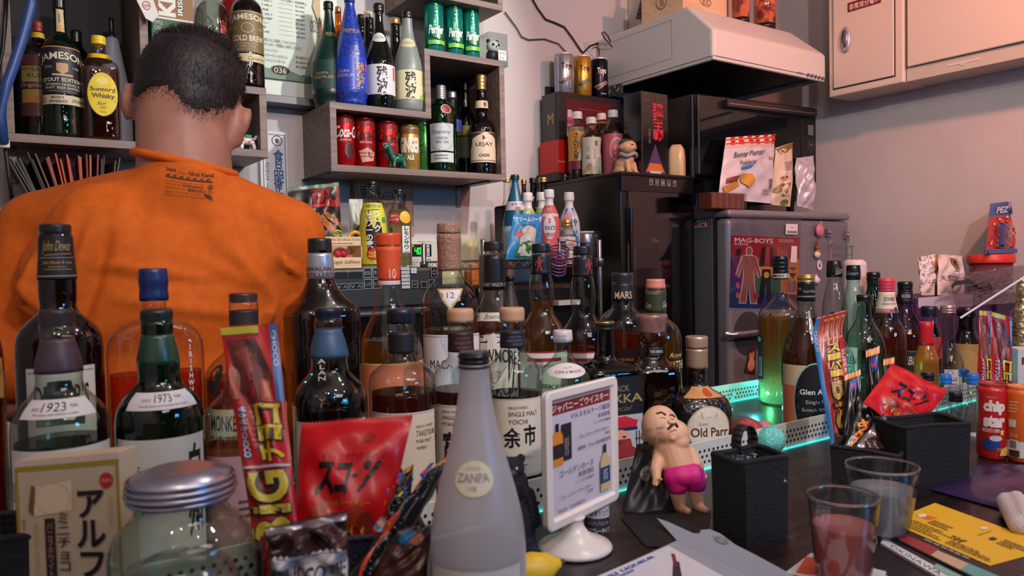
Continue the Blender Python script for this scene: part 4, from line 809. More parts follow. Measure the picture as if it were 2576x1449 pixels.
# right group
B('whisky_bottle','tall clear bottle of amber whisky with a black and cream band lettered SMAN C',1965,800,1.035,TB,
  [(644,19),(650,20),(686,20),(700,21),(703,19),(735,19),(748,22),(762,36),(775,50),(790,58),(815,60),(1500,60)],CL,cap=(686,BLK,0,4),liq=(792,(206,130,44)),bands=[('neck_band',686,702,M((20,16,16),.5),.0006)],
  labels=[dict(name='band_print',y=(688,699),hw=75,dr=.0013,base=(190,176,150),art=[('t','SMAN  C',.05,.2,.92,.8,(24,20,20),{'bold': .02})]),dict(name='barcode_label',y=(840,950),hw=14,c=-62,base=(60,62,60),art=[('r',.2,.5,.8,.94,(170,196,196))] + [('r',.25,.53+.03*i,.75,.54+.03*i,(40,50,50)) for i in range(13)] + [('e',.5,.1,.3,.06,(170,200,200))])])
B('whisky_bottle','clear bottle with an oval black single malt label, behind the blue-edged snack stick',2029,850,.87,TB,
  [(690,21),(705,22),(757,23),(760,21),(775,23),(800,32),(830,44),(860,55),(885,62),(910,65),(1500,66)],glass((226,236,228),.4),cap=(712,GOLD,0,2),liq=(798,(190,96,60)),bands=[('black_sleeve',708,757,BLK,.0005)],
  labels=[dict(name='sleeve_print',y=(715,750),hw=65,dr=.0012,base=None,art=[('t','Highly',.0,.2,.3,.45,(170,166,160),{'shear': .5}),('t','Scotch Whisky',.35,.38,1.0,.64,(170,166,160),{'shear': .5}),('r',0,.8,1,.9,(120,126,126))]),
          dict(y=(912,1092),hw=66,base=(206,186,156),art=[('r',0,.28,.4,1,(206,110,76))]),
          dict(name='oval_label',y=(905,1095),hw=48,c=18,dr=.0011,base=None,art=[('e',.5,.5,.5,.5,(130,176,172)),('e',.5,.5,.47,.48,(16,18,20)),('t','Glen Argyll',.15,.34,.98,.43,(226,224,220),{'bold': .02}),('t','Single Malt',.28,.48,.9,.54,(200,200,196)),('t','Scotch Whisky',.2,.58,.95,.64,(200,200,196)),('t','Distilled',.38,.68,.6,.71,(150,150,146)),('t','Deanston',.26,.74,.6,.78,(170,170,166)),('l',.26,.82,.74,.92,4,(170,170,166),{'align': 'c'})])])
def clr(px,Yb,prof,label,cap,g=None,**k): return B('whisky_bottle',label,px,(prof[0][0]+60),Yb,TB,prof,g or CL,cap=cap,**k)
clr(2099,1.07,[(655,18),(660,20),(697,20),(702,17),(730,24),(770,31),(800,33),(1500,33)],'slim empty clear bottle with a black cap and gold script, left of its shorter twin',(697,BLK,0,1),labels=[dict(name='cap_print',y=(672,694),hw=75,dr=.001,base=None,art=[('t','Ballantine',.55,.1,1.0,.9,GP,{'shear': .5,'slope': -.5})])])
clr(2147,1.04,[(667,17),(672,19),(703,18),(710,16),(735,22),(770,30),(800,33),(1500,34)],'slim empty clear bottle whose black cap reads Green',(704,BLK,0,1),g=CLT,labels=[dict(name='cap_print',y=(680,700),hw=60,dr=.001,base=None,art=[('t','Green',.0,.1,.8,.6,(150,170,160),{'shear': .4})])])
clr(2197,1.10,[(684,16),(688,18),(711,17),(716,16),(745,22),(780,30),(1500,34)],'green wine-shaped bottle with a black screw cap',(712,BLK,0,3),g=glass((40,110,60),.3,body=.1))
clr(2230,1.02,[(700,20),(705,22),(732,21),(736,21),(784,30),(800,33),(820,45),(850,52),(1500,53)],'amber bottle with a pink-red screw cap and cream EDWARD neck wrap',(733,(206,60,84),0,4),liq=(822,(226,130,60)),bands=[('neck_wrap',734,786,M((216,200,180),.5),.0006)],labels=[dict(name='wrap_print',y=(735,786),hw=75,dr=.0013,base=None,art=[('t','EDWARD',.4,.22,.88,.42,(90,50,46),{'bold': .01}),('t','BLENDED SCOTCH',.34,.5,.9,.6,(80,60,56)),('r',0,.8,.72,.97,(170,40,44)),('t','REGISTERED',.12,.84,.6,.93,(220,200,190)),('e',.84,.85,.1,.14,(80,66,60))])])
clr(2277,1.03,[(708,18),(712,20),(733,19),(762,20),(768,18),(785,22),(805,34),(825,47),(850,54),(1500,55)],'bottle with a black ridged cap, BLEND sleeve and glowing orange whisky',(734,BLK,0,3),liq=(828,(240,130,30)),bands=[('neck_sleeve',734,763,M((16,18,24),.4),.0007)],labels=[dict(name='sleeve_print',y=(736,760),hw=45,c=8,dr=.0013,base=None,art=[('t','BLEND',.15,.15,.85,.5,(180,176,170),{'bold': .02}),('t','Signature',.25,.62,.75,.82,(120,116,110),{'shear': .4})]),dict(y=(876,975),hw=50,c=12,base=(18,18,24),art=[('r',.0,.02,1,.03,(150,130,110)),('t','BLEND',.45,.15,1.1,.36,(190,176,150),{'bold': .02,'shear': .2}),('t','Sig',.5,.6,.9,.9,(110,100,90),{'shear': .3})])])
clr(2174,.98,[(741,18),(745,20),(757,19),(762,17),(795,20),(815,28),(835,42),(860,52),(885,56),(1500,56)],'teal-lit empty bottle with a black cap and THE GLEN G label',(758,BLK,0,2),g=CLT,labels=[dict(y=(870,960),hw=26,c=-44,base=(170,180,160),art=[('t','THE',.25,.1,.5,.2,(50,60,54)),('t','GLEN',.2,.26,.95,.46,(50,60,54)),('t','G',.4,.52,.7,.72,(50,60,54))])])
clr(2105,.93,[(785,18),(805,18),(808,17),(845,18),(870,30),(900,44),(1500,46)],'bottle with a black neck lettered PEAT, behind the blue-edged snack stick',(806,BLK,0),bands=[('neck_wrap',808,842,M((18,20,22),.4),.0006)],labels=[dict(name='wrap_print',y=(812,830),hw=60,dr=.0013,base=None,art=[('t','G PEAT',.3,.2,1,.9,(170,160,80),{'bold': .02})])])
# ================================================================ THINGS ON THE WALL SHELVES
def sake(px,top,prof,g,label,labels,Yb=2.045,cap=None,liq=None,base=None,**k):
    return B('sake_bottle',label,px,(prof[0][0]+prof[-1][0])/2,Yb,(SH_S if base is None else base)+.0005,prof,g,cap=cap,labels=labels,liq=liq,**k)
Z = lambda y0,a: [(y0,12),(y0+6,13),(y0+20,12),(y0+24,11),(y0+50,13)] + a
zan = lambda base,ink: dict()
brush = (22,20,20)
sake(853,20,[(18,7),(32,8),(60,8),(90,12),(130,30),(160,34),(250,34)],glass((226,150,40),.4),'yellow-amber bottle squeezed behind the green and blue sake bottles',[],2.13,cap=(32,GOLD,0))
sake(910,40,[(38,9),(52,10),(80,10),(110,15),(150,30),(250,30)],glass((50,60,56),.3,body=.3),'dark bottle with a black cap hidden behind the blue sake bottle',[],2.172,cap=(50,BLK,0,2))
sake(930,30,[(31,12),(34,13),(46,13),(50,12),(90,13),(120,20),(150,32),(250,32)],glass((40,36,34),.3,body=.3),'dark bottle with a pale cream cap behind the blue sake bottle',[],2.11,cap=(48,M((206,196,176),.4,.2),0,2))
sake(996,47,[(47,12),(50,13),(62,13),(65,11),(110,12),(140,20),(170,30),(250,30)],glass((40,34,32),.3,body=.3),'dark bottle with a copper-gold cap between the two white-label sake bottles',[],2.13,cap=(63,M((200,156,100),.3,.7),0,2))
pz = lambda c1,c2: [('t','ZANPA',.16,.42,.46,.52,c1),('t','PREMIUM',.12,.56,.56,.66,c1),('t',V('残波'),.60,.16,.84,1.0,c2,{'bold': .02}),('t','泡',.30,.72,.42,.86,(150,40,50))]
sake(829,8,[(6,12),(10,12.5),(26,12),(29,10),(60,13),(90,20),(115,31),(145,41),(170,45),(240,46),(262,40)],glass((10,84,66),.4,.3,body=.55),'dark green sake bottle, leftmost on the step of the right shelf',[dict(y=(85,98),hw=60,base=None,art=[('t','PREMIUM',.3,.1,1,.9,GP)]),dict(y=(160,232),hw=72,base=(16,62,58),art=pz((190,150,110),(60,130,150)))],2.10,cap=(26,BLK,0,2),foot=.8)
sake(882,-6,[(-30,13),(8,13),(12,12),(40,17),(75,25),(105,33),(130,38),(155,40),(235,41),(258,36)],noisy('speckled_blue_glass',(16,46,150),(70,96,190),(220,220,220),.22,4,.15,lo=.45,hi=.8,coat=.5),'speckled cobalt blue sake bottle with gold brush writing',[dict(y=(78,92),hw=60,base=None,art=[('t','PREMIUM',.2,.1,.95,.9,GP)]),dict(y=(152,228),hw=76,base=(34,66,190),rough=.3,art=pz((200,180,150),(190,140,60)) + [('r',.86,.1,.93,.45,(190,40,50))])],cap=(9,(22,40,110),0,2),foot=.8)
wl = lambda bg,strip: dict(y=(170,244),hw=84,base=bg,art=[('t',V('残波'),.42,.06,.68,.97,brush,{'bold': .025}),('r',.84,.06,.92,.5,strip),('t','泡',.1,.6,.2,.72,(150,60,60)),('t',V('琉球泡盛古酒'),.1,.08,.14,.5,(110,100,100))])
sake(955,11,[(11,12),(14,14),(32,13),(35,10),(62,11),(90,16),(115,24),(140,32),(165,37),(250,37),(270,34)],glass((30,44,30),.3,body=.3),'black sake bottle with a white label, orange strip and white neck seal',[dict(y=(87,112),hw=58,base=None,nmax=(.12,.3),art=[('e',.5,.5,.48,.5,(206,204,196)),('t','ZANPA',.2,.35,.8,.62,(130,126,110))]),wl((218,216,220),(214,90,50))],cap=(33,BLK,0,2),foot=.8)
l2 = wl((222,216,178),(196,190,130)); l2['y'] = (184,256); l2['art'] = l2['art'] + [('p',[(.8,.85),(.99,.7),(.99,.99),(.75,.99)],(150,200,60))]
sake(1027,28,[(28,12),(31,14),(48,13),(52,12),(80,14),(105,19),(130,26),(155,33),(180,37),(265,37),(284,34)],glass((196,206,200),.7,.4,body=.75),'frosted white sake bottle with a cream and green label',[dict(y=(102,126),hw=58,base=None,nmax=(.12,.3),art=[('e',.5,.5,.48,.5,(206,200,160)),('t','ZANPA',.2,.35,.8,.62,(150,140,100))]),l2],cap=(49,BLK,0,2),foot=.8)
# green water cans
GC = M((20,130,116),.22,.5,name='green_can')
dots = []
_r = random.Random(5)
for i in range(46):
    v = _r.uniform(.08,.55); hw_ = .05+.28*(v-.05); dots.append(('e',.55+_r.uniform(-hw_,hw_)*.5,v,.018,.011,(170,226,150) if i % 3 else (60,180,110)))
pw = dots + [('e',.55,.64,.17,.12,(24,110,90)),('t','Perrier',.32,.50,.80,.68,(226,236,226),{'bold': .03,'shear': .25}),('e',.62,.72,.06,.055,(150,206,70)),('r',.3,.8,.85,.88,(110,190,60))]
for i,(px,y0,hw,s) in enumerate(((1091,-2,25,'green sparkling water can, first in the row of three on the shelf top'),(1141,5,23.5,'green sparkling water can in the middle of the row of three'),(1184,15,21.5,'green sparkling water can next to the clear panda box'))):
    can('water_can',s,px,y0,128,2.06,SH_T+.0005,hw,GC,M((150,160,160),.3,.8),pw,c=4,group='sparkling water cans on the shelf')
q = onY(1240,150,2.09); T = boxT((q.x,2.09,SH_T+.0005),-4)
t = thing('display_box','clear plastic box with a black and white panda figure inside','box',(q.x,2.09,SH_T+.0005)); hh = .105
MB().box((-.036,-.036,0),(.036,.036,hh),glass((232,240,240),.85,.03),T).build('clear_case',t)
MB().box((-.0355,-.0355,.0005),(.0355,.0355,.014),M((90,140,156),.5),T).build('base',t)
pm = MB(); W_,K_ = M((226,226,222),.5),M((24,24,28),.5)
pm.ball(T @ Vector((0,0,.038)),(.024,.02,.024),K_).ball(T @ Vector((0,-.004,.068)),(.024,.021,.02),W_).ball(T @ Vector((-.016,0,.086)),.007,K_).ball(T @ Vector((.016,0,.086)),.007,K_).ball(T @ Vector((-.009,-.022,.07)),(.006,.003,.005),K_).ball(T @ Vector((.009,-.022,.07)),(.006,.003,.005),K_).ball(T @ Vector((0,-.024,.064)),.003,K_); pm.build('panda_figure',t)
a = MB(); art(a,face(T @ Matrix.Translation((0,-.001,0)),.072,.07,hh,'front'),[('r',.5,.52,.92,.82,(214,216,214)),('t','東京限定',.55,.56,.88,.66,(90,90,90)),('t','Panda',.55,.7,.8,.78,(110,110,110))],.5,(1,1)); a.build('price_card',t)
# red soda cans
RC = M((176,18,24),.25,.5); RC2 = M((170,14,20),.25,.5)
def cola(px,y0,hw,lab,ink,sub,extra=(),**k):
    return can('soda_can',lab,px,y0,360,2.06,SH_B+.0005,hw,RC,M((120,30,30),.3,.7),
      [('r',0,0,1,.10,(110,16,22)),('t','Coca-Cola',.16,.16,1.25,.42,ink,{'shear': .35,'bold': .02}),('t',sub,.34,.45,.74,.50,(230,210,200)),('e',.66,.7,.16,.16,(120,20,22))] + list(extra),group='soda cans on the lower shelf',**k)
cola(866,291,26,'red soda can with white script at the left end of the shelf',(236,226,222),'ORIGINAL TASTE',[('p',[(.5,.6),(.8,.55),(.85,.8),(.6,.9)],(60,20,22))])
cola(917,300,27,'red soda can with black script and hand drawing',(40,10,12),'ZERO SUGAR',[('p',[(.3,.68),(.6,.6),(.85,.7),(.8,.9),(.4,.95)],(206,150,140)),('r',.3,.72,.8,.735,(90,20,24)),('r',.35,.8,.8,.815,(90,20,24))])
cola(974,308,27,'red soda can with black script behind the green horse toy',(40,10,12),'ZERO',[('p',[(.3,.7),(.6,.6),(.85,.75),(.7,.95)],(90,30,50))])
can('soda_can','gold ginger ale can beside the green horse toy',1030,317,380,2.06,SH_B+.0005,25,M((196,156,80),.25,.6),M((120,90,50),.3,.7),[('r',0,0,1,.14,(110,76,44)),('t','GINGER',.12,.22,.92,.62,(232,226,210),{'bold': .05}),('t','ALE',.40,.68,.66,.80,(232,226,210),{'bold': .04})],group='soda cans on the lower shelf')
can('soda_can','green can half hidden behind the gin bottle',1068,312,380,2.11,SH_B+.0005,22,M((70,150,66),.25,.5),M((100,150,110),.3,.7),[('t','Ca',.2,.4,.6,.6,(30,60,30),{'shear': .3})])
# gin and liqueurs in the tall part
B('gin_bottle','green gin bottle with a ribbed silver cap and red wax seal',1111,330,2.06,SH_B+.0005,[(216,12),(220,13),(250,13),(254,13),(262,20),(272,29),(285,33),(300,34),(430,33)],glass((10,110,50),.35,body=.12),cap=(251,M((176,178,176),.3,.8),0,6),liq=(300,(30,120,60)),sq=(3,1,45),
  labels=[dict(name='seal',y=(268,292),hw=24,c=22,base=None,dr=.0015,nmax=(.2,.3),art=[('e',.5,.5,.5,.5,(190,180,180)),('e',.5,.5,.42,.42,(150,40,46))]),dict(y=(316,384),hw=56,base=(196,204,206),art=[('o',.5,.5,.5,.5,.03,(110,120,124)),('t','Tanqueray',.12,.24,.86,.42,(60,66,70),{'shear': .35}),('t','LONDON',.3,.5,.7,.59,(60,66,70)),('t','DRY GIN',.28,.64,.74,.73,(60,66,70))]),dict(name='lower_label',y=(388,412),hw=56,base=(206,210,208),art=[('l',.2,.2,.8,.8,2,(90,96,96))])])
B('liqueur_bottle','clear bottle with a silver cap behind the green gin',1139,330,2.13,SH_B+.0005,[(232,10),(248,11),(250,10),(275,12),(290,22),(310,26),(430,26)],CL,cap=(249,M((190,196,200),.3,.8),0),labels=[dict(y=(305,335),hw=60,base=(30,50,130))])
B('liqueur_bottle','dark bottle standing in the shadow at the back of the shelf',1172,330,2.16,SH_B+.0005,[(200,9),(230,10),(270,11),(295,22),(315,26),(430,26)],SMK,cap=(232,BLK,0),labels=[dict(y=(320,345),hw=70,base=(150,130,40)),dict(y=(348,400),hw=70,base=(120,130,90))])
B('liqueur_bottle','dark liqueur bottle with a gold cap and cream LEJAY label',1213,340,2.055,SH_B+.0005,[(190,12),(195,13),(226,12),(230,12),(254,14),(258,16),(276,17),(282,13),(298,15),(312,28),(330,33),(440,33)],glass((40,30,34),.3,body=.35),cap=(228,GOLD,0,4),
  labels=[dict(name='neck_label',y=(256,275),hw=70,base=(206,186,156),art=[('e',.7,.5,.1,.35,(110,50,40))]),dict(y=(337,412),hw=70,c=8,base=(214,194,168),art=[('p',[(0,0),(.5,.02),(.3,.12),(.12,.2),(.05,.5),(0,.5)],(70,46,40)),('p',[(1,0),(.6,.02),(.8,.12),(.93,.2),(.97,.5),(1,.5)],(70,46,40)),('p',[(.45,.1),(.55,.2),(.45,.28)],(50,40,36)),('t','LEJAY',.24,.34,.8,.5,(50,36,34),{'bold': .01}),('t','CASSIS',.34,.72,.66,.82,(60,30,34),{'bold': .02}),('r',0,.93,1,.95,(120,50,40))])],foot=.8)
# hopping horse toys
def horse(label,px,py,Y,base,s,col,accent,yaw,spots=None):
    q = onY(px,py,Y); T = boxT((q.x,Y,base),yaw); P = lambda x,y,z: T @ Vector((x*s,y*s,z*s))
    t = thing('horse_toy',label,'toy',(q.x,Y,base)); m_ = M(col,.25,coat=.4)
    bl = [('b',P(0,0,.42),(.34*s,.22*s,.2*s),(0,0,yaw)),('c',P(-.26,0,.5),P(-.42,0,.82),.13*s,.1*s),('b',P(-.5,0,.92),(.19*s,.11*s,.11*s),(0,20,yaw)),('b',P(-.64,0,.86),.085*s)]
    for sx in (-.24,.24):
        for sy in (-.13,.13): bl += [('c',P(sx,sy,.34),P(sx*1.15,sy*1.15,.1),.08*s,.085*s),('b',P(sx*1.15,sy*1.15,.085),.09*s)]
    bl += [('c',P(-.40,-.06,1.0),P(-.36,-.1,1.18),.035*s,.03*s),('c',P(-.40,.06,1.0),P(-.36,.1,1.18),.035*s,.03*s),('c',P(.32,0,.46),P(.44,0,.62),.06*s,.07*s)]
    soft('horse_body',t,bl,m_,.035*s,2)
    MB().ball(P(-.54,-.1,.96),.03*s,M(WHITE,.3),10,6).ball(P(-.545,-.125,.96),.014*s,M(INK,.3),8,5).build('eye',t)
    MB().box((-.12*s,-.23*s,.5*s),(.14*s,.23*s,.632*s),M(accent,.4),T).build('saddle',t,.01*s)
    if spots:
        k = MB()
        for (x,z,r) in ((-.2,.4,.045),(.05,.36,.05),(.2,.46,.05),(-.3,.62,.04),(.24,.3,.04)): k.disc(P(x,-.235 if abs(x) < .25 else -.17,z),r*s,T.to_3x3() @ Vector((0,-1,0)),M(spots,.4),12)
        k.build('spots',t)
    return t
horse('small dark green hopping horse toy standing before the soda cans',1000,400,2.018,SH_B+.0005,.066,(12,96,72),(14,106,84),6)
horse('small white hopping horse toy with pink spots, in the shelf by the man\'s ear',620,360,2.03,LS_B+.0005,.062,(226,222,220),(30,130,96),8,(220,120,120))
# left shelf bottles
B('whiskey_bottle','dark green stout edition whiskey bottle with a black and cream label',155,200,2.05,LS_B+.0005,[(-30,16),(30,16),(34,15),(60,16),(84,17),(96,24),(108,36),(122,46),(136,49),(335,49)],glass((14,62,40),.3,body=.3),cap=(30,BLK,0),foot=.8,
  labels=[dict(name='neck_label',y=(28,84),hw=36,c=8,base=(196,176,130),art=[('e',.5,.85,.4,.14,(206,150,90)),('r',.3,.2,.5,.6,(120,106,80))]),
   dict(y=(127,243),hw=84,base=(26,26,34),art=[('r',0,0,1,.025,(200,116,70)),('t','JAMESON',.08,.12,.97,.32,(216,206,180),{'bold': .02,'arc': .08}),('t','ESTD',.2,.42,.34,.47,(190,180,160)),('t','1780',.7,.42,.84,.47,(190,180,160)),('p',[(.42,.36),(.62,.36),(.62,.52),(.52,.6),(.42,.52)],(190,150,106)),('r',.34,.59,.7,.63,(200,160,120)),('t','STOUT EDITION',.14,.67,.9,.75,(216,206,186),{'bold': .02,'arc': .02}),('t','WHISKEY FINISHED IN',.2,.79,.86,.84,(200,190,170),{'bold': .01}),('t','CRAFT BEER BARRELS',.18,.86,.86,.91,(200,190,170),{'bold': .01}),('t','PRODUCT OF IRELAND',.26,.94,.78,.97,(150,140,126))]),
   dict(name='lower_label',y=(247,270),hw=84,base=(206,190,156),art=[('t','IRISH',.3,.12,.52,.42,(50,44,40),{'bold': .02}),('t','WHISKEY',.26,.54,.6,.86,(50,44,40),{'bold': .02}),('t','John Jameson',.66,.3,.97,.8,(60,50,44),{'shear': .4}),('l',.04,.15,.2,.85,3,(110,100,84))])])
B('rum_bottle','dark rum bottle with a red cap and faded brown label, left of the green whiskey',100,200,2.13,LS_B+.0005,[(56,12),(60,13),(82,12),(86,15),(98,17),(110,22),(128,46),(145,52),(320,52)],glass((36,16,14),.3,body=.4),cap=(83,M((150,50,40),.4),0,2),bands=[('yellow_ring',84,99,M((206,166,30),.4),.0006)],
  labels=[dict(y=(150,300),hw=70,base=(86,46,40),art=[('r',.1,.18,.9,.78,(150,140,74)),('t',"MYERS'S",.12,.2,.7,.27,(60,30,24)),('t','RUM',.25,.3,.6,.37,(60,30,24)),('r',0,.44,1,.56,(70,34,30)),('t','Original',.06,.46,.6,.54,(200,180,140),{'shear': .3}),('e',.3,.7,.14,.06,(190,110,40)),('e',.5,.72,.12,.05,(180,90,40))])])
B('whisky_bottle','square-ish amber whisky bottle with a yellow cap and oval yellow label',253,250,2.045,LS_B+.0005,[(93,18),(96,19),(114,19),(117,17),(136,18),(142,27),(152,32),(160,42),(175,49),(200,50),(345,50)],CL,cap=(115,M((226,196,30),.35),0,2),liq=(176,(206,128,40)),sq=(4,.9,0),n=56,bands=[('yellow_collar',140,153,M((220,180,30),.4),.0008)],
  labels=[dict(y=(190,300),hw=40,c=6,base=None,dr=.001,nmax=(.1,.3),art=[('e',.5,.5,.5,.5,(90,74,20)),('e',.5,.5,.48,.485,(226,196,20)),('e',.5,.2,.2,.09,(236,214,120)),('t','Suntory',.1,.34,.92,.46,(60,46,20),{'bold': .025}),('t','Whisky',.14,.48,.88,.62,(60,46,20),{'bold': .025}),('t','Sun',.3,.66,.6,.74,(60,46,20),{'shear': .5}),('l',.4,.77,.7,.83,2,(120,100,30)),('t','Original',.38,.88,.6,.91,(60,46,20))])])
B('whisky_bottle','grey bell-shaped bottle with a black stopper behind the yellow-capped one',285,200,2.13,LS_B+.0005,[(46,6),(82,7),(96,12),(100,17),(130,22),(170,30),(220,40),(260,46),(345,47)],M((150,152,162),.35),cap=(97,BLK,0),labels=[dict(name='print',y=(230,290),hw=60,c=25,base=None,art=[('t','nu',.6,.1,.85,.4,(30,34,44),{'bold': .02})])])
B('spirit_bottle','dark bottle lost in shadow between the green whiskey and the yellow cap',196,200,2.16,LS_B+.0005,[(78,13),(82,14),(110,14),(140,30),(160,36),(320,36)],glass((16,16,18),.4,body=.5),cap=(112,BLK,0))
# on top of the low part of the left shelf
q0,q1 = onY(383,130,2.03),onY(489,130,2.03); cxm = (q0.x+q1.x)/2
carton('whiskey_gift_box','green and amber printed whiskey gift box reading KER above the man\'s head','box',(cxm,2.075,LS_S+.0005),(q1.x-q0.x,.09,.33),M((28,86,66),.5),0,faces={'front': [('r',0,0,1,.54,(130,84,40)),('t','KER',.18,.24,.58,.53,(222,220,210),{'bold': .05,'rot': -90}),('r',.62,0,.76,.5,(50,34,24)),('t','IRISH WHISKEY',.63,.02,.75,.51,(222,220,210),{'bold': .03,'rot': -90}),('r',0,.54,1,.555,(214,210,196)),('t','TRIPLE\nCASK',.04,.57,.26,.64,(210,206,180)),('t','TRIPLE\nSMOOTH',.04,.67,.26,.74,(210,206,180)),('e',.62,.66,.22,.08,(196,206,180)),('e',.62,.66,.14,.05,(28,86,66))]})
B('whisky_bottle','empty clear whisky bottle with green and red glints above the man\'s head',535,60,2.05,LS_S+.0005,[(-50,13),(-12,16),(0,19),(14,32),(34,42),(60,45),(230,45)],glass((206,222,208),.42),labels=[dict(name='print',y=(60,118),hw=60,base=None,art=[('t','Yamazaki',.1,.05,.6,.3,(120,126,116),{'shear': .3}),('t','YAMAZAKI',.25,.45,.65,.55,(120,126,116)),('t',V('山崎'),.7,0,.86,.6,(190,70,50),{'bold': .02})])])
B('spirit_bottle','red glass bottle peeking out behind the clear one and the cold brew bottle',580,40,2.13,LS_S+.0005,[(-40,12),(-5,14),(10,26),(30,30),(200,30)],glass((200,50,30),.4,body=.3))
B('whiskey_bottle','dark brown cold brew whiskey bottle with a tan label',623,100,2.045,LS_S+.0005,[(-45,13),(-8,15),(2,24),(14,35),(28,39),(50,40),(215,40)],glass((50,22,16),.35,body=.2),foot=.85,
  labels=[dict(y=(38,140),hw=80,base=(118,98,62),art=[('r',.03,.02,.97,.03,(190,176,130)),('t','JAMESON',.06,.08,.96,.26,(224,216,190),{'bold': .02,'arc': .05}),('o',.5,.42,.14,.12,.1,(206,190,150)),('t','ESTD',.12,.4,.26,.45,(206,190,150)),('t','1780',.74,.4,.88,.45,(206,190,150)),('t','COLD BREW',.12,.60,.9,.74,(224,216,190),{'bold': .02}),('t','WHISKEY & COFFEE',.3,.78,.72,.82,(206,190,150)),('t','SPIRIT DRINK',.34,.85,.68,.89,(206,190,150)),('l',.2,.92,.8,.98,2,(170,150,110))]),dict(name='lower_label',y=(144,164),hw=82,base=(206,190,150),art=[('t','Cameron',.5,.3,.9,.8,(70,60,46),{'shear': .4}),('l',.05,.2,.3,.8,2,(110,100,80))])])
# tag, hose, cables at the far left
m = MB(); c4 = [onY(*p,1.97) for p in ((343,0),(384,-6),(400,38),(384,56),(366,46))]; m.prism(c4,(0,.006,0),M((206,202,196),.35)); o = m.build('hanging_tag',None,.001); setorg(o,c4[0]); tag(o,'white plastic tag with a red mark hanging above the man\'s head','tag')
a = MB(); art(a,quadsurf(*[onY(*p,1.9695) for p in ((350,2),(378,-2),(384,26),(362,30))]),[('o',.5,.5,.4,.4,.2,(170,60,56)),('t','036',.25,.35,.75,.65,(170,60,56))],.5,(1,1)); a.build('tag_print',o)
m = MB(); m.tube([onY(82,-40,1.95),onY(78,10,1.95),onY(66,60,1.95),onY(52,110,1.95),onY(36,160,1.95),onY(18,210,1.95),onY(6,245,1.95),onY(2,300,1.95),onY(8,360,1.95)],.0105,M((44,76,140),.35),12); o = m.build('blue_hose',None); tag(o,'blue plastic hose hanging along the left edge','hose')
m = MB(); m.tube([onY(16,-20,1.98),onY(12,60,1.98),onY(6,120,1.98),onY(-6,190,1.98),onY(4,280,1.98),onY(12,362,1.98),onY(22,440,1.98),onY(34,530,1.98)],.0045,M((18,18,22),.4),8); o = m.build('black_cable',None); tag(o,'black cable running down the left edge','cable')
q = onY(8,362,1.96); o = MB().box((q.x-.012,1.955,q.z-.008),(q.x+.012,1.975,q.z+.008),M(WHITE,.4)).build('white_plug',None,.002); setorg(o,q); tag(o,'small white plug at the left edge under the blue hose','plug')
# paper slips in a rack under the shelf
rx0,rx1 = xs(120,440,2.06),xs(372,440,2.06); rz = zs_(250,470,2.06)-.05
t = thing('slip_rack','slim metal ledge under the left shelf that holds coloured paper slips','rack',((rx0+rx1)/2,2.1,rz)); MB().box((rx0-.05,2.0,rz-.004),(rx1,YB-.003,rz),M((90,88,90),.4,.6)).build('ledge',t); MB().box((rx0-.05,2.0,rz),(rx1,2.003,rz+.02),M((90,88,90),.4,.6)).build('lip',t)
rr_ = random.Random(11); cols = [(70,66,60),(84,82,70),(60,56,52),(110,70,60),(176,70,50),(190,76,56),(160,60,46),(176,84,66),(120,56,48),(60,40,40),(80,60,56)]
adj = ['dull green-grey paper slip','grey paper slip','dark paper slip','brown paper slip','bright red paper slip','orange-red paper slip','brick red paper slip','salmon paper slip','maroon paper slip','near-black paper slip','dusty brown paper slip']
for i in range(22):
    x = rx0-.03 + (rx1-rx0)*.75*i/22 + rr_.uniform(-.002,.002); k = min(10,int(i/2)); hh_ = lb-rz-.012-rr_.uniform(0,.018); lean = -26+i*1.7+rr_.uniform(-2,2)
    T = boxT((x,2.08,rz+.001),rr_.uniform(-8,8),0,lean); mb = MB().box((-.0012,-.06,0),(.0022,.06,hh_),M(cols[k],.6),T); o = mb.build('paper_slip',None)
    setorg(o,(x,2.08,rz)); tag(o,adj[k] + ' standing among the slips under the left shelf','paper slip','coloured paper slips under the left shelf')
# ================================================================ KITCHEN SIDE
OZ = 1.322; OY = 1.80
ox1 = onY(1112,700,OY).x; ox0 = .42
t = thing('steam_oven','grey and black oven with a wide button panel behind the man','oven',((ox0+ox1)/2,2.0,.8505))
MB().box((ox0,OY+.006,.8505),(ox1,2.16,OZ),M((46,46,48),.45)).build('oven_body',t,.004)
pz0 = onY(900,775,OY).z
MB().box((ox0,OY-.004,pz0),(ox1,OY+.006,OZ-.004),M((54,54,54),.35)).build('control_panel',t,.003)
dr = MB().box((ox0+.004,OY-.006,.87),(ox1-.004,OY+.006,pz0-.006),M((18,18,20),.12)).build('oven_door',t,.003)
m = MB(); z_ = onY(900,790,OY).z; m.tube([(ox0+.05,OY-.008,z_),(ox0+.06,OY-.032,z_),(ox1-.06,OY-.032,z_),(ox1-.05,OY-.008,z_)],.008,M((150,150,156),.25,.9)); m.build('handle',dr)
a = MB(); S = quadsurf((0,OY-.0045,onY(900,665,OY).z),(1,OY-.0045,onY(900,665,OY).z),(1,OY-.0045,onY(900,775,OY).z),(0,OY-.0045,onY(900,775,OY).z))
X_ = lambda px: onY(px,710,OY).x
its = []
def pr(x0,x1,y0,y1,c=(14,14,16),fr=None,tx=None,tc=(190,190,190)):
    v = lambda y: (y-665)/110.0
    if fr: its.append(('r',X_(x0)-.0015,v(y0)-.012,X_(x1)+.0015,v(y1)+.012,fr))
    its.append(('r',X_(x0),v(y0),X_(x1),v(y1),c))
    if tx: its.append(('t',tx,X_(x0)+.002,v(y0)+.25*(v(y1)-v(y0)),X_(x1)-.002,v(y1)-.25*(v(y1)-v(y0)),tc))
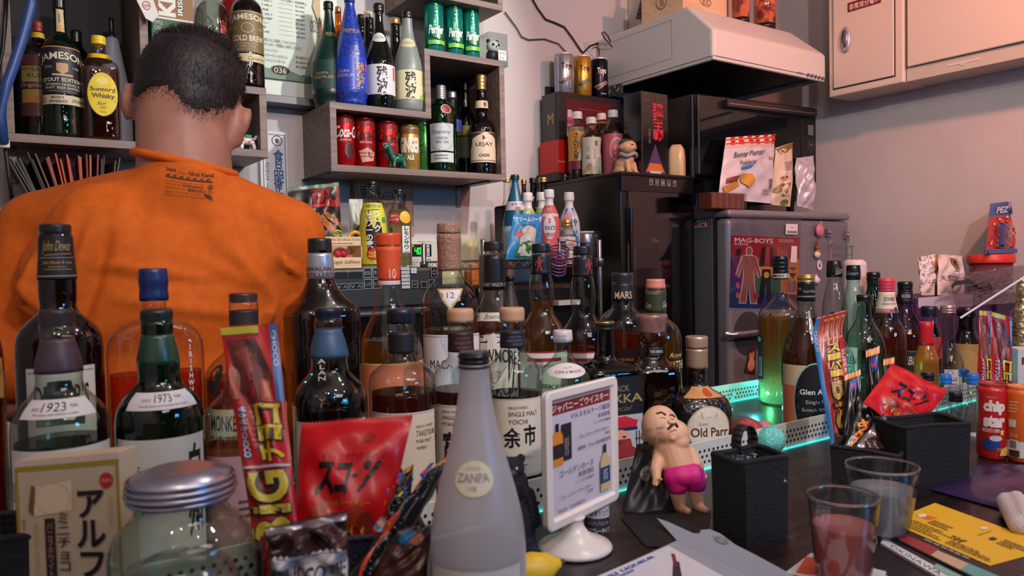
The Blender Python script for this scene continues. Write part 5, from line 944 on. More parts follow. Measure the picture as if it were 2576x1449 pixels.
for x0,x1 in ((842,872),(876,909)): pr(x0,x1,683,700)
for x0,x1 in ((844,873),(879,909)): pr(x0,x1,713,727,fr=(150,150,150),tx='∨ ∧')
for i,s in enumerate(('あたため','牛乳','レンジ','オーブン')): pr(914+(i % 2)*23,932+(i % 2)*23,676+28*(i//2),698+28*(i//2),fr=(176,176,176),tx=s)
for i,s in enumerate(('からあげ','エビフライ','コロッケ','シャケ','ハンバーグ','ステーキ')): pr(1007,1028,675+9.5*i,682.5+9.5*i,(206,206,206),tx=s,tc=(40,40,40))
pr(1031,1045,677,691,(210,214,216),tx='メニュー\n選択',tc=(50,50,50)); pr(1033,1046,712,728,fr=(150,150,150),tx='トースト'); pr(1082,1096,677,703,fr=(150,150,150),tx='∧\n∨'); pr(1056,1069,715,729,fr=(150,150,150)); pr(1075,1087,710,728,fr=(150,150,150))
art(a,S,its,.4,(5,5)); a.build('button_print',t)
lem = dict
B('sour_mix_bottle','tall yellow sour mix bottle with a black lettered panel and red 25 flower',938,560,1.90,OZ+.0005,[(457,12),(461,13),(471,13),(474,12),(485,12),(500,17),(515,24),(535,30),(560,33),(670,34)],glass((232,236,226),.45),cap=(472,BLK,0,2),liq=(512,(226,216,90)),
  labels=[dict(y=(512,664),hw=88,base=(212,204,60),art=[('t','炭酸水で割るだけ',.28,.02,.8,.08,(40,40,20)),('p',[(.28,.12),(.70,.10),(.76,.78),(.36,.80)],(24,24,24)),('t',V('サワーの素'),.32,.16,.50,.74,(232,232,226),{'bold': .03}),('t',V('シークヮ'),.53,.13,.70,.60,(232,232,226),{'bold': .03}),('e',.82,.28,.08,.05,(70,150,60)),('e',.50,.84,.17,.10,(206,40,36)),('t','25度',.38,.78,.62,.9,(226,206,70),{'bold': .02}),('t','リキュール',.4,.95,.62,.98,(60,60,30))])])
B('sour_mix_bottle','clear lemon sour bottle with white and red lettering beside the yellow one',1004,560,1.90,OZ+.0005,[(477,12),(480,13),(488,13),(491,11),(512,11),(520,17),(530,25),(545,30),(560,31),(670,31)],CL,cap=(489,BLK,0,2),liq=(528,(226,216,170)),
  labels=[dict(y=(535,664),hw=78,base=None,art=[('e',.72,.1,.2,.12,(226,176,40)),('e',.32,.12,.2,.11,(196,40,44)),('t','酒場で',.2,.05,.44,.1,(230,220,210),{'bold': .01}),('t','愛される味',.16,.12,.48,.17,(230,220,210),{'bold': .01}),('r',.56,.26,.86,.80,(30,30,30)),('r',.58,.27,.84,.79,(222,222,216)),('t',V('レモンサワー'),.62,.28,.8,.78,(24,24,24),{'bold': .03}),('t',V('果実'),.2,.3,.32,.5,(40,34,30),{'bold': .01}),('t','SUNTORY',.55,.86,.95,.92,(50,50,50),{'bold': .01})])])
q0,q1 = onY(800,640,1.87),onY(911,640,1.87); ztop = onY(860,596,1.87).z; W2 = q1.x-q0.x; c0 = Vector(((q0.x+q1.x)/2,1.90,OZ+.0005)); H2 = ztop-OZ
t = thing('liqueur_box','pale wooden liqueur gift crate with slots and red trinkets on the oven','box',tuple(c0)); m = MB(); T = boxT(c0)
m.box((-W2/2,-.03,0),(W2/2,.03,.003),WOODL,T).box((-W2/2,-.03,0),(W2/2,-.027,H2*.36),WOODL,T).box((-W2/2,-.03,H2*.72),(W2/2,-.027,H2),WOODL,T).box((-W2/2,.027,0),(W2/2,.03,H2),WOODL,T).box((-W2/2,-.03,0),(-W2/2+.003,.03,H2),WOODL,T).box((W2/2-.003,-.03,0),(W2/2,.03,H2),WOODL,T); m.build('crate',t,.0006)
a = MB(); art(a,quadsurf(T @ Vector((-W2/2,-.0302,H2)),T @ Vector((W2/2,-.0302,H2)),T @ Vector((W2/2,-.0302,0)),T @ Vector((-W2/2,-.0302,0))),[('t','LIQUEURS DE SÉLECTION',.05,.04,.95,.14,(90,60,40)),('l',.3,.18,.9,.24,1,(110,80,60)),('t','Lagoût  GoldFlavour',.35,.72,.95,.86,(80,50,36),{'shear': .2})],.6,(1,1)); a.build('print',t)
for k,(dx,cc,s_) in enumerate(((-.012,(200,50,70),'heart-red trinket'),(.004,(190,40,60),'dark pink trinket'))):
    o = MB().ball(T @ Vector((dx+.015,-.005,H2*.5)),(.011,.008,.012),M(cc,.4)).build('trinket',None); setorg(o,T @ Vector((dx+.015,-.005,H2*.5))); tag(o,s_ + ' inside the slot of the wooden liqueur crate','trinket')
m = MB(); m.tube([onY(x,y,1.88) for x,y in ((832,590),(840,582),(852,580),(860,584),(858,592),(846,594))],.003,M((130,190,70),.3),8,True); o = m.build('green_ring',None); tag(o,'small lime green plastic ring on top of the wooden crate','ring')
m = MB(); m.tube([onY(x,y,1.88) for x,y in ((878,596),(882,588),(892,584),(901,586),(905,592))],[.003,.005,.006,.005,.003],M((226,150,40),.4),10); o = m.build('orange_clip',None); tag(o,'curved orange plastic clip lying on the wooden crate','clip')
bag('tea_pouch','black and red cinnamon tea pouch beside the man\'s shoulder','pouch',[onY(723,474,1.98),onY(852,460,1.98),onY(864,664,1.93),onY(742,664,1.93)],.03,M((30,20,20),.35),
  [('r',.42,.06,1,.3,(150,26,26)),('r',0,0,1,.04,(60,90,50)),('t','CiTEA',.12,.08,.80,.26,(30,12,12),{'bold': .0}),('e',.86,.14,.08,.08,(16,14,16)),('t','シナモンティー',.44,.26,.64,.29,(220,190,180)),('p',[(.5,.36),(.95,.62),(.9,.72),(.48,.46)],(176,100,60)),('p',[(.62,.33),(1,.5),(1,.6),(.6,.4)],(160,90,54)),('p',[(.3,.42),(.5,.5),(.5,.7),(.38,.76),(.3,.6)],(140,80,44)),('e',.62,.86,.34,.12,(196,120,40)),('e',.62,.84,.26,.08,(226,170,60)),('e',.7,.82,.1,.05,(150,60,30))],.002,3)
bag('clear_pouch','milky plastic pouch between the tea pouch and the yellow bottle','pouch',[onY(878,502,2.0),onY(912,502,2.0),onY(916,664,1.98),onY(884,664,1.98)],.03,M((196,200,190),.4),[('t','C',.2,.4,.8,.75,(60,90,70),{'bold': .02})],.001,4)
px0,px1 = onY(893,500,2.19).x,onY(1040,500,2.19).x; z1,z0 = onY(966,446,2.19).z,onY(966,595,2.19).z
t = thing('framed_card','tan framed latte card on the wall behind the sour bottles','picture',((px0+px1)/2,2.19,z0)); MB().box((px0,2.19,z0),(px1,2.215,z1),M((170,130,100),.6)).build('frame',t,.002)
a = MB(); art(a,quadsurf((px0+.008,2.1895,z1-.008),(px1-.008,2.1895,z1-.008),(px1-.008,2.1895,z0+.008),(px0+.008,2.1895,z0+.008)),[('r',.01,.01,.99,.02,(120,80,50)),('r',.01,.01,.02,.99,(120,80,50)),('t','黒糖',.04,.12,.42,.42,(60,36,30)),('t','ラテ',.1,.5,.3,.62,(60,36,30)),('t','LATTE',.46,.42,.66,.52,(70,44,36)),('o',.56,.3,.1,.07,.12,(70,44,36)),('o',.56,.38,.13,.09,.1,(70,44,36)),('p',[(.72,.25),(.9,.25),(.86,.7),(.76,.7)],(110,70,50))],.6,(1,1),(186,150,120)); a.build('print',t)
# water heater remote
hx0,hx1 = onY(1022,640,2.19).x,onY(1107,640,2.19).x; z1,z0 = onY(1066,602,2.19).z,onY(1066,672,2.19).z
t = thing('heater_remote','white water heater remote with a green 40 display','control panel',((hx0+hx1)/2,2.19,z0)); MB().box((hx0,2.19,z0),(hx1,2.217,z1),M((214,212,200),.4)).build('housing',t,.003)
a = MB(); S = quadsurf((hx0,2.1895,z1),(hx1,2.1895,z1),(hx1,2.1895,z0),(hx0,2.1895,z0))
GR = M((40,240,60),.5,emit=2.2)
art(a,S,[('r',.16,.18,.74,.62,(12,14,14)),('e',.2,.24,.02,.03,M((230,140,30),.5,emit=1.5)),('r',.60,.2,.68,.6,(200,200,200)),('p',[(.61,.32),(.67,.32),(.64,.24)],(180,40,50)),('p',[(.61,.48),(.67,.48),(.64,.56)],(80,100,150)),('t','給湯器リモコン',.36,.06,.76,.1,(110,110,100)),('e',.28,.82,.09,.13,(150,160,156)),('e',.28,.82,.075,.11,(206,206,200)),('t','自動',.24,.78,.32,.86,(60,60,60)),('e',.64,.82,.09,.13,(110,140,140)),('e',.64,.82,.075,.11,(150,180,180)),
   ('t','°C',.5,.44,.55,.5,(120,140,120))] + [('p',q_,GR) for q_ in ([(.24,.3),(.255,.3),(.25,.4),(.235,.4)],[(.235,.4),(.31,.4),(.31,.43),(.235,.43)],[(.305,.3),(.325,.3),(.31,.54),(.295,.54)],[(.345,.3),(.405,.3),(.4,.33),(.345,.33)],[(.34,.3),(.36,.3),(.35,.54),(.33,.54)],[(.40,.3),(.42,.3),(.41,.54),(.39,.54)],[(.335,.51),(.405,.51),(.405,.54),(.335,.54)])],.4,(1,1)); a.build('display_print',t)
cx0,cx1 = onY(1108,640,2.2).x,onY(1207,640,2.2).x; o = MB().box((cx0,2.205,.852),(cx1,2.218,onY(1160,600,2.2).z),M((214,206,166),.5)).build('trim_2',None,.001); o['kind'] = 'structure'
# knives and boards
for i,(x0,x1,y0,c,s) in enumerate(((1183,1203,662,(200,110,40),'orange cutting board standing on edge'),(1168,1190,678,(176,90,40),'dark orange rounded board in front of the taller one'),(1206,1216,640,(120,104,100),'thin brown tray on edge beside the orange board'))):
    Yb = (1.86,1.91,1.70)[i]; a_,b_ = onY(x0,750,Yb),onY(x1,750,Yb); zt_ = onY((x0+x1)/2,y0,Yb).z; o = MB().box((a_.x,Yb-.01 if i != 2 else Yb-.1,.8505),(b_.x,Yb+.002,zt_),M(c,.5)).build('cutting_board',None,.008); setorg(o,((a_.x+b_.x)/2,Yb,.8505)); tag(o,s,'cutting board')
# wire rack
RY0,RY1 = 1.72,2.06; rx0,rx1 = onY(1216,640,RY0).x,onY(1508,640,RY0).x; RZ = 1.340; ch = M((150,146,144),.25,.9)
t = thing('wire_rack','chrome wire rack crowded with syrup bottles','rack',((rx0+rx1)/2,1.88,.8505))
for x in (rx0,rx1):
    for y in (RY0,RY1):
        m = MB(); zt_ = onY(1508,605,RY0).z; m.lathe([(.0075,.8505),(.0075,zt_),(.006,zt_+.003)],ch,(x,y,0),14)
        for k in range(10): m.lathe([(.0079,0),(.0079,.0012)],M((110,108,106),.3,.9),(x,y,.98+.025*k+.1),14)
        m.build('post',t); m = MB(); m.lathe([(.012,RZ-.026),(.013,RZ-.004),(.011,RZ)],ch,(x,y,0),14); m.build('sleeve',t)
m = MB()
for y in (RY0,RY1):
    m.tube([(rx0,y,RZ-.002),(rx1,y,RZ-.002)],.003,ch); m.tube([(rx0,y,RZ-.024),(rx1,y,RZ-.024)],.003,ch)
    n = 22; m.tube([(rx0+(rx1-rx0)*i/n,y,RZ-.002-(.022 if i % 2 else 0)) for i in range(n+1)],.0015,ch,6)
for x in (rx0,rx1): m.tube([(x,RY0,RZ-.002),(x,RY1,RZ-.002)],.003,ch); m.tube([(x,RY0,RZ-.024),(x,RY1,RZ-.024)],.003,ch)
for i in range(16): x = rx0+(rx1-rx0)*(i+.5)/16; m.tube([(x,RY0,RZ-.001),(x,RY1,RZ-.001)],.0014,ch,6)
m.build('wire_shelf',t)
m = MB(); sx = rx1; m.tube([onY(x,y,RY0-.005) for x,y in ((1420,625),(1424,603),(1490,613),(1497,622),(1494,690))],.0022,ch); m.tube([onY(x,y,RY0-.005) for x,y in ((1418,628),(1422,626),(1495,640))],.0018,ch); m.build('side_guard',t)
RB = RZ+.0022
tb('black_canister','matte black box at the left end of the wire rack behind the blue bottle','box',(onY(1254,560,2.02).x,1.985,RB),(onY(1292,560,2.02).x,2.05,onY(1270,515,1.985).z),M((18,18,20),.4),.01)
B('syrup_bottle','tall turquoise blue bottle with a pale neck label',1297,540,1.93,RB,[(440,10),(444,11),(451,11),(455,8.5),(475,11),(500,18),(525,25),(555,31),(585,34),(660,34)],glass((20,130,170),.6,.35,body=.75),cap=(452,(14,40,46),0,2),labels=[dict(name='neck_label',y=(508,530),hw=70,base=(206,196,206),art=[('t','香零・防',.3,.15,.9,.5,(90,60,110)),('e',.6,.8,.12,.2,(150,110,80))]),dict(y=(570,640),hw=76,c=-12,base=(170,190,214),art=[('r',.1,.1,.14,.6,(60,60,70))])])
for px,y0,hw,g_,cp,s in ((1277,447,10,CL,GOLD,'clear bottle with a gold screw cap left of the turquoise bottle'),(1319,452,7,SMK,M((206,150,60),.25,.9),'slender bottle with a shiny copper top beside the turquoise bottle'),(1343,448,10,glass((90,90,84),.35),BLK,'dark empty bottle with a black cap at the back of the rack'),(1368,447,11,glass((170,160,60),.4),GOLD,'olive-yellow bottle with a gold screw cap at the back of the rack')):
    B('syrup_bottle',s,px,540,2.025,RB,[(y0,hw),(y0+12,hw),(y0+14,hw*.85),(y0+45,hw*.95),(y0+75,hw*1.4),(y0+100,21),(660,22)],g_,cap=(y0+12,cp,0,2))
def cal(px,y0,Yb,s,body,items,w=1.0):
    return B('drink_concentrate_bottle',s,px,580,Yb,RB,[(y0,11*w),(y0+2,12.5*w),(y0+21,13*w),(y0+24,10*w),(y0+34,10.5*w),(y0+48,16*w),(y0+66,23*w),(y0+90,26*w),(y0+115,26*w),(y0+130,25*w),(670,26*w)],M((222,218,214),.35),cap=(y0+22,M((226,224,222),.35),0),
      labels=[dict(y=(y0+40,660),hw=100,base=body,art=items,nmax=(.04,.1))])
cal(1329,485,1.90,'white-capped concentrate bottle with a green grape label',(176,196,130),[('e',.5,.1,.1,.05,(226,230,210)),('e',.4,.2,.06,.04,(190,210,80)),('e',.55,.22,.06,.04,(200,216,90)),('t','カルピス',.34,.08,.62,.13,(60,80,60))])
cal(1364,484,1.96,'white-capped concentrate bottle wedged between the grape and peach ones',(150,180,130),[('t','カルピス',.34,.08,.62,.13,(60,80,60))])
cal(1383,477,1.80,'pink peach concentrate bottle with blue katakana lettering',(214,100,104),[('e',.5,.38,.17,.22,(236,222,220)),('p',[(.46,.24),(.54,.24),(.53,.32),(.47,.32)],(200,90,90)),('t','カルピス',.36,.36,.66,.44,(26,40,110),{'bold': .04}),('t','完熟白桃',.37,.48,.65,.56,(196,50,50),{'bold': .02}),('e',.55,.76,.12,.15,(230,90,80)),('p',[(.42,.62),(.5,.62),(.55,.95),(.42,.95)],(240,170,130)),('e',.36,.14,.02,.015,(240,200,200)),('e',.62,.18,.02,.015,(240,200,200)),('t','果汁',.42,.05,.6,.1,(236,220,220))])
cal(1433,484,1.84,'white and blue concentrate bottle, tallest at the right of the rack',(206,206,214),[('p',[(.6,0),(.75,0),(.8,1),(.62,1)],(40,120,180)),('p',[(.3,.05),(.6,.1),(.58,.25),(.3,.3)],(214,150,180)),('t','カルピス',.34,.3,.6,.4,(30,40,100),{'bold': .03}),('p',[(.3,.0),(.45,.02),(.33,.12)],(40,120,190))])
bag('drink_pouch','blue cream soda pouch with a red cherry and green ice','pouch',[onY(1292,540,1.80),onY(1364,540,1.80),onY(1362,656,1.775),onY(1272,652,1.775)],.03,M((36,130,190),.3),
  [('t','クリームソーダ',.04,.04,.98,.18,(226,232,236),{'bold': .03,'shear': .2}),('t','CreamSoda',.2,.22,.7,.28,(20,50,110),{'shear': .4}),('e',.48,.46,.24,.2,(200,190,180)),('r',.26,.46,.72,.92,(206,206,196)),('p',[(.22,.66),(.5,.6),(.74,.64),(.72,.96),(.2,.96)],(50,120,60)),('e',.22,.46,.10,.065,(200,40,40)),('t','KALDI',.38,.84,.56,.9,(220,226,220))],.0012,8)
t = B('sauce_bottle','small bottle with a gold cap and black and white labels on the rack front',1427,620,1.765,RB,[(553,13),(556,14),(570,14),(573,12),(580,15),(592,20),(605,22),(670,22)],CL,cap=(571,GOLD,0,2),liq=(590,(230,226,220)),labels=[dict(y=(596,628),hw=75,base=(206,204,200),art=[('r',0,.35,.45,.95,(30,30,34)),('t','KANA\nSISIDO',.05,.45,.4,.85,(210,206,200)),('r',.5,.35,.85,1,(220,190,180)),('t','完熟\n白桃',.56,.45,.8,.9,(150,60,60))]),dict(name='care_label',y=(628,664),hw=70,base=(214,212,206),art=[('p',[(.5,.12),(.62,.5),(.38,.5)],(60,60,60)),('p',[(.5,.2),(.58,.46),(.42,.46)],(214,212,206)),('l',.3,.6,.7,.9,2,(90,90,90))])])
can('coffee_tin','silver tin with a white lid and navy letter block on the rack',1474,582,650,1.93,RB,25,M((170,160,160),.25,.8),M((222,218,214),.4),[('r',.2,.35,.52,1,(30,34,90)),('t','B',.28,.55,.44,.8,(214,214,220),{'bold': .03})])
bc = [(40,90,160),(190,60,50),(120,60,150),(60,60,140),(200,110,60),(90,50,130),(150,50,70)]
for i in range(8):
    c = onY(1407-i*.8,626+i*8.0,1.70); T = Matrix.Translation(c) @ Matrix.Rotation(math.radians(-12),4,'Y') @ Matrix.Rotation(math.radians(20+2*i),4,'X'); r_ = .0275-.0006*i
    m = MB(); m.tube([T @ Vector((r_*math.cos(k*math.pi/14),r_*math.sin(k*math.pi/14),0)) for k in range(28)],.0026,M(bc[i % 7],.25,.3,coat=.5),6,True); o = m.build('hair_tie',None); setorg(o,c); tag(o,['blue','red','violet','indigo','orange','purple','crimson','lowest blue'][i] + ' glossy coiled band in the stack hanging at the rack front','band','coiled bands on the rack')
m = MB(); m.tube([onY(1404,600,1.715),onY(1408,618,1.705),onY(1406,700,1.70)],.0035,ch); o = m.build('band_hook',None); setorg(o,onY(1404,600,1.715)); tag(o,'thin chrome rod that carries the coiled bands','rod')
tb('rice_cooker','black appliance in the dark under the wire rack','appliance',(rx0+.03,1.80,.8505),(rx1-.03,2.05,1.27),M((14,14,16),.35),.02)
B('sauce_bottle','grey cone-necked bottle in the shadow under the rack',1283,740,1.74,.8505,[(695,11),(700,12),(708,11),(715,9),(740,15),(790,26),(850,30),(1000,30)],M((60,58,60),.5),cap=(708,BLK,0))
tb('paper_sheets','bundle of white papers on the black appliance under the rack','paper',(onY(1400,740,1.77).x,1.76,1.2005),(onY(1455,740,1.77).x,1.795,1.215),M((190,186,182),.6),.001)
# ---------------------------------------------------------------- glass-fronted case
CY = 1.767; cX0,cX1 = onY(1563,500,CY).x,onY(1743,500,CY).x; CZ = onY(1650,437,CY).z; cs0 = onY(1650,484,CY).z
BK = M((12,12,14),.28)
t = thing('display_cooler','tall black cooler with a glass front and small touch icons','cooler',((cX0+cX1)/2,1.95,.8505))
MB().box((cX0,CY+.004,.8505),(cX0+.03,2.203,CZ-.01),BK).build('side_panel',t,.003)
MB().box((cX0-.002,CY-.006,CZ-.012),(cX1,2.203,CZ),BK).build('top_panel',t,.003)
MB().box((cX0,CY-.004,cs0),(cX1,CY+.01,CZ-.012),M((16,16,18),.2)).build('icon_strip',t,.001)
MB().box((cX0+.03,CY-.002,.86),(cX1-.002,CY+.002,cs0),glass((214,210,212),.8,.03)).build('glass_pane',t)
MB().box((cX1-.006,CY-.004,.8505),(cX1,CY+.004,cs0),BK).build('edge_frame',t)
MB().box((cX0+.028,CY-.012,1.12),(cX0+.040,CY-.002,1.5),M((40,38,40),.2,.5)).build('handle',t,.003)
MB().box((cX0+.03,2.14,.8505),(cX0+.12,2.16,CZ-.012),M((30,26,28),.5)).build('rear_post',t)
a = MB(); zc2 = (cs0+CZ-.012)/2
for i,s in enumerate(('℃℉','灯','回','△','▽')):
    c = onY(1638+i*14.8,458+i*1,CY-.0045); r_ = .008; art(a,quadsurf((c.x-r_,c.y,c.z+r_*1.2),(c.x+r_,c.y,c.z+r_*1.2),(c.x+r_,c.y,c.z-r_*1.2),(c.x-r_,c.y,c.z-r_*1.2)),[('r',0,0,1,.08,(170,170,170)),('r',0,.92,1,1,(170,170,170)),('r',0,0,.1,1,(170,170,170)),('r',.9,0,1,1,(170,170,170)),('t',s,.22,.22,.78,.78,(180,180,180),{'bold': .02})],.4,(1,1))
a.build('touch_icons',t)
q = onY(1655,640,2.2); t2 = thing('outlet_plate','cream wall outlet seen through the cooler glass','outlet',(q.x,2.2,q.z)); MB().box((q.x-.035,2.208,q.z-.06),(q.x+.035,2.218,q.z+.06),M((206,190,176),.5)).build('plate',t2,.002); MB().box((q.x-.01,2.205,q.z+.01),(q.x+.01,2.2085,q.z+.035),M((150,136,130),.5)).build('socket',t2,.001)
o = MB().box((onY(1602,700,2.19).x,2.2,.86),(1.985,2.204,1.6),M((222,206,202),.6)).build('trim_3',None); o['kind'] = 'structure'
tb('plastic_wrap_roll','grey patterned roll lying inside the cooler','roll',(1.72,1.85,1.12),(1.93,1.90,1.16),M((110,104,106),.4),.015); tb('storage_crate','dark crate inside the cooler under the patterned roll','crate',(1.70,1.80,.8505),(1.955,1.99,1.1195),M((40,30,36),.5),.003)
# things on the cooler
TOP = CZ+.0006
def onc(px,py,Y): q = onY(px,py,Y); return Vector((q.x,Y,TOP))
cA,cB = onY(1378,445,1.84),onY(1500,445,1.84)
cl = min(cA.x,cX0-.09)
hb = .03
# red boxes
zR = onY(1400,350,2.09).z; zTop = onY(1500,243,2.10).z
x0_,x1_ = onY(1400,400,2.07).x,onY(1500,400,2.09).x
MB_ = M((26,24,26),.5)
t = thing('meal_box','flat black burger box with a small gold M under the red box','box',((x0_+x1_)/2,2.13,TOP)); MB().box((x0_,2.07,TOP),(x1_+.02,2.19,TOP+hb),MB_).build('carton',t,.001)
a = MB(); art(a,quadsurf((x0_,2.0698,TOP+hb),(x1_+.02,2.0698,TOP+hb),(x1_+.02,2.0698,TOP),(x0_,2.0698,TOP)),[('t','M',.15,.2,.3,.9,(190,150,70))],.4,(1,1)); a.build('print',t)
rxl = onY(1404,400,2.09).x
z_a = TOP+hb+.0006
rt = thing('meal_box','bright red meal box with a brown window shape, under the black one','box',((rxl+x1_)/2,2.14,z_a)); MB().box((rxl,2.09,z_a),(x1_,2.195,zR),M((196,30,24),.4)).build('carton',rt,.001)
a = MB(); art(a,quadsurf((rxl,2.0897,zR),(x1_,2.0897,zR),(x1_,2.0897,z_a),(rxl,2.0897,z_a)),[('r',0,.64,.2,.68,(226,140,40)),('r',.2,.02,.8,.2,(120,16,24)),('p',[(.3,.28),(.6,.24),(.66,.6),(.55,.95),(.35,.95),(.24,.6)],(50,34,32)),('e',.46,.62,.12,.1,(110,70,60))],.4,(1,1)); a.build('print',rt)
kx0,kx1 = onY(1405,290,2.10).x,onY(1562,290,2.10).x
kt = thing('meal_box','large black box with a gold M and a dark red window, cans standing on it','box',((kx0+kx1)/2,2.15,zR)); MB().box((kx0,2.10,zR+.0006),(kx1,2.195,zTop),MB_).build('carton',kt,.001)
a = MB(); art(a,quadsurf((kx0,2.0997,zTop),(kx1,2.0997,zTop),(kx1,2.0997,zR),(kx0,2.0997,zR)),[('r',.12,.12,.84,.98,(90,14,30)),('p',[(.14,.35),(.2,.35),(.24,.9),(.12,.9)],(206,190,200)),('r',.13,.5,.24,.64,(200,80,130)),('r',.13,.7,.23,.82,(60,130,160)),('e',.62,.6,.16,.14,(190,120,40)),('r',.3,.3,.7,.31,(150,90,100))],.35,(1,1))
art(a,quadsurf((kx0-.0003,2.195,zTop),(kx0-.0003,2.10,zTop),(kx0-.0003,2.10,zR),(kx0-.0003,2.195,zR)),[('r',0,0,.8,1,(58,60,58)),('t','M',.35,.42,.68,.64,(190,160,90))],.4,(1,1)); a.build('print',kt)  # left face: the grey of light falling on it is painted, then the M
ZT = zTop+.0006
for i,(px,y0,c,cc,ink,s) in enumerate(((1419,137,(178,178,186),(206,206,210),(30,28,30),'silver Toys beer can, first of three on the black box'),(1465,143,(206,156,60),(226,180,90),(30,28,30),'gold Toys beer can in the middle of the three'),(1508,149,(30,28,40),(40,36,50),(226,222,220),'black Toys beer can nearest the hood'))):
    can('beer_can',s,px,y0,238,2.145,ZT,(25,23,21.5)[i],M(c,.25,.7),M((216,206,200),.35,.3),[('t','Toys',.46,.20,.86,.42,ink,{'bold': .04}),('p',[(.3,.72),(.85,.55),(.95,.62),(.5,.82)],(150,120,110) if i != 1 else (90,110,90)),('p',[(.34,.74),(.7,.68),(.5,.8)],(60,50,60)),('t','350ml',.6,.9,.84,.94,ink)] + ([('r',.2,.08,.28,.98,(140,156,210))] if i == 0 else []),c=-8,group='beer cans on the black box')
def tea(px,Yb,prof,s,g_,lq,lab,**k): return B('tea_bottle',s,px,370,Yb,TOP,prof,g_,cap=(prof[2][0],M((222,218,212),.4),0,2),liq=lq,labels=lab,**k)
tea(1453,2.03,[(282,12),(284,13),(301,13),(303,11),(312,12),(322,20),(334,24),(385,23),(450,24)],'jasmine tea bottle with a gold label and brushed hiragana',CL,(318,(190,100,40)),[dict(y=(322,428),hw=90,base=(196,140,60),art=[('t',V('さんぴん茶'),.36,.14,.56,.78,(20,16,18),{'bold': .02}),('r',0,.8,1,1,(120,30,50)),('e',.6,.05,.08,.04,(90,130,190)),('p',[(.6,.5),(1,.6),(1,.8),(.5,.8)],(206,190,170))])])
tea(1488,1.965,[(296,12),(298,13),(313,13),(315,11),(324,12),(334,19),(346,24),(385,22),(400,24),(450,24)],'tea bottle with a pale green label in front of the others',CL,(330,(186,120,60)),[dict(y=(348,440),hw=90,base=(196,194,180),art=[('t',V('にこしの茶'),.3,.26,.46,.6,(40,40,36)),('r',.62,.1,.72,.24,(100,120,50)),('e',.42,.8,.1,.1,(150,140,90)),('l',.58,.3,.66,.6,6,(130,130,100)),('p',[(0,.85),(1,.8),(1,1),(0,1)],(170,160,100))])])
tea(1514,2.035,[(286,11),(288,12),(304,12),(306,11),(316,14),(330,22),(450,22)],'dark tea bottle with a white cap, behind the two front ones',CL,(312,(110,50,26)),[])
tea(1543,1.94,[(278,12),(280,13),(297,13),(299,12),(315,20),(330,27),(336,29),(450,29)],'large reddish-brown tea bottle with a pink label behind the dog figure',CL,(305,(170,80,50)),[dict(y=(340,440),hw=88,base=(170,90,100),art=[('o',.6,.4,.2,.3,.15,(214,170,180)),('t',V('ハー'),.52,.3,.64,.5,(210,180,180))])])
# dog figure
q = onc(1573,430,1.845); t = thing('dog_figure','squat beige dog ornament with a round face and grey scarf','figure',tuple(q)); s = .112
T = boxT(q,12); P = lambda x,y,z: T @ Vector((x*s,y*s,z*s)); bm = noisy('beige_resin',(196,150,110),(214,170,130),(60,60,60),.5)
soft('dog_body',t,[('b',P(.02,.05,.28),(.27*s,.3*s,.27*s)),('b',P(-.02,-.08,.45),(.22*s,.2*s,.2*s)),('c',P(-.17,-.2,.3),P(-.2,-.26,.05),.085*s,.07*s),('c',P(.14,-.2,.3),P(.16,-.26,.05),.085*s,.07*s),('b',P(-.2,-.3,.04),(.08*s,.11*s,.045*s)),('b',P(.16,-.3,.04),(.08*s,.11*s,.045*s)),('b',P(.27,.1,.14),(.17*s,.25*s,.15*s)),('b',P(-.18,.1,.12),(.12*s,.22*s,.13*s))],bm,.025*s,3)
hd = soft('head',t,[('b',P(-.06,-.16,.80),(.27*s,.22*s,.21*s)),('b',P(-.06,-.3,.76),(.16*s,.11*s,.1*s)),('b',P(-.06,-.41,.80),(.04*s,.04*s,.035*s)),('b',P(-.3,-.08,.78),(.05*s,.06*s,.07*s)),('b',P(.19,-.08,.78),(.05*s,.06*s,.07*s))],bm,.025*s,2)
k = MB()
k.ball(P(-.06,-.1,.93),(.25*s,.2*s,.12*s),M((60,66,60),.5)); k.build('cap',t)
k = MB()
for sx in (-.15,.03): k.ball(P(sx,-.365,.84),(.05*s,.012*s,.018*s),M((24,20,20),.4),10,6)
k.ball(P(-.06,-.415,.715),(.05*s,.014*s,.012*s),M((90,40,40),.4),10,6); k.build('eyes_and_mouth',hd)
k = MB(); k.tube([P(.26*math.cos(a)-.03,.22*math.sin(a)-.13,.56+.04*math.sin(3*a)) for a in [i*math.pi/12 for i in range(24)]],.06*s,M((150,150,156),.6),10,True); k.build('scarf',t)
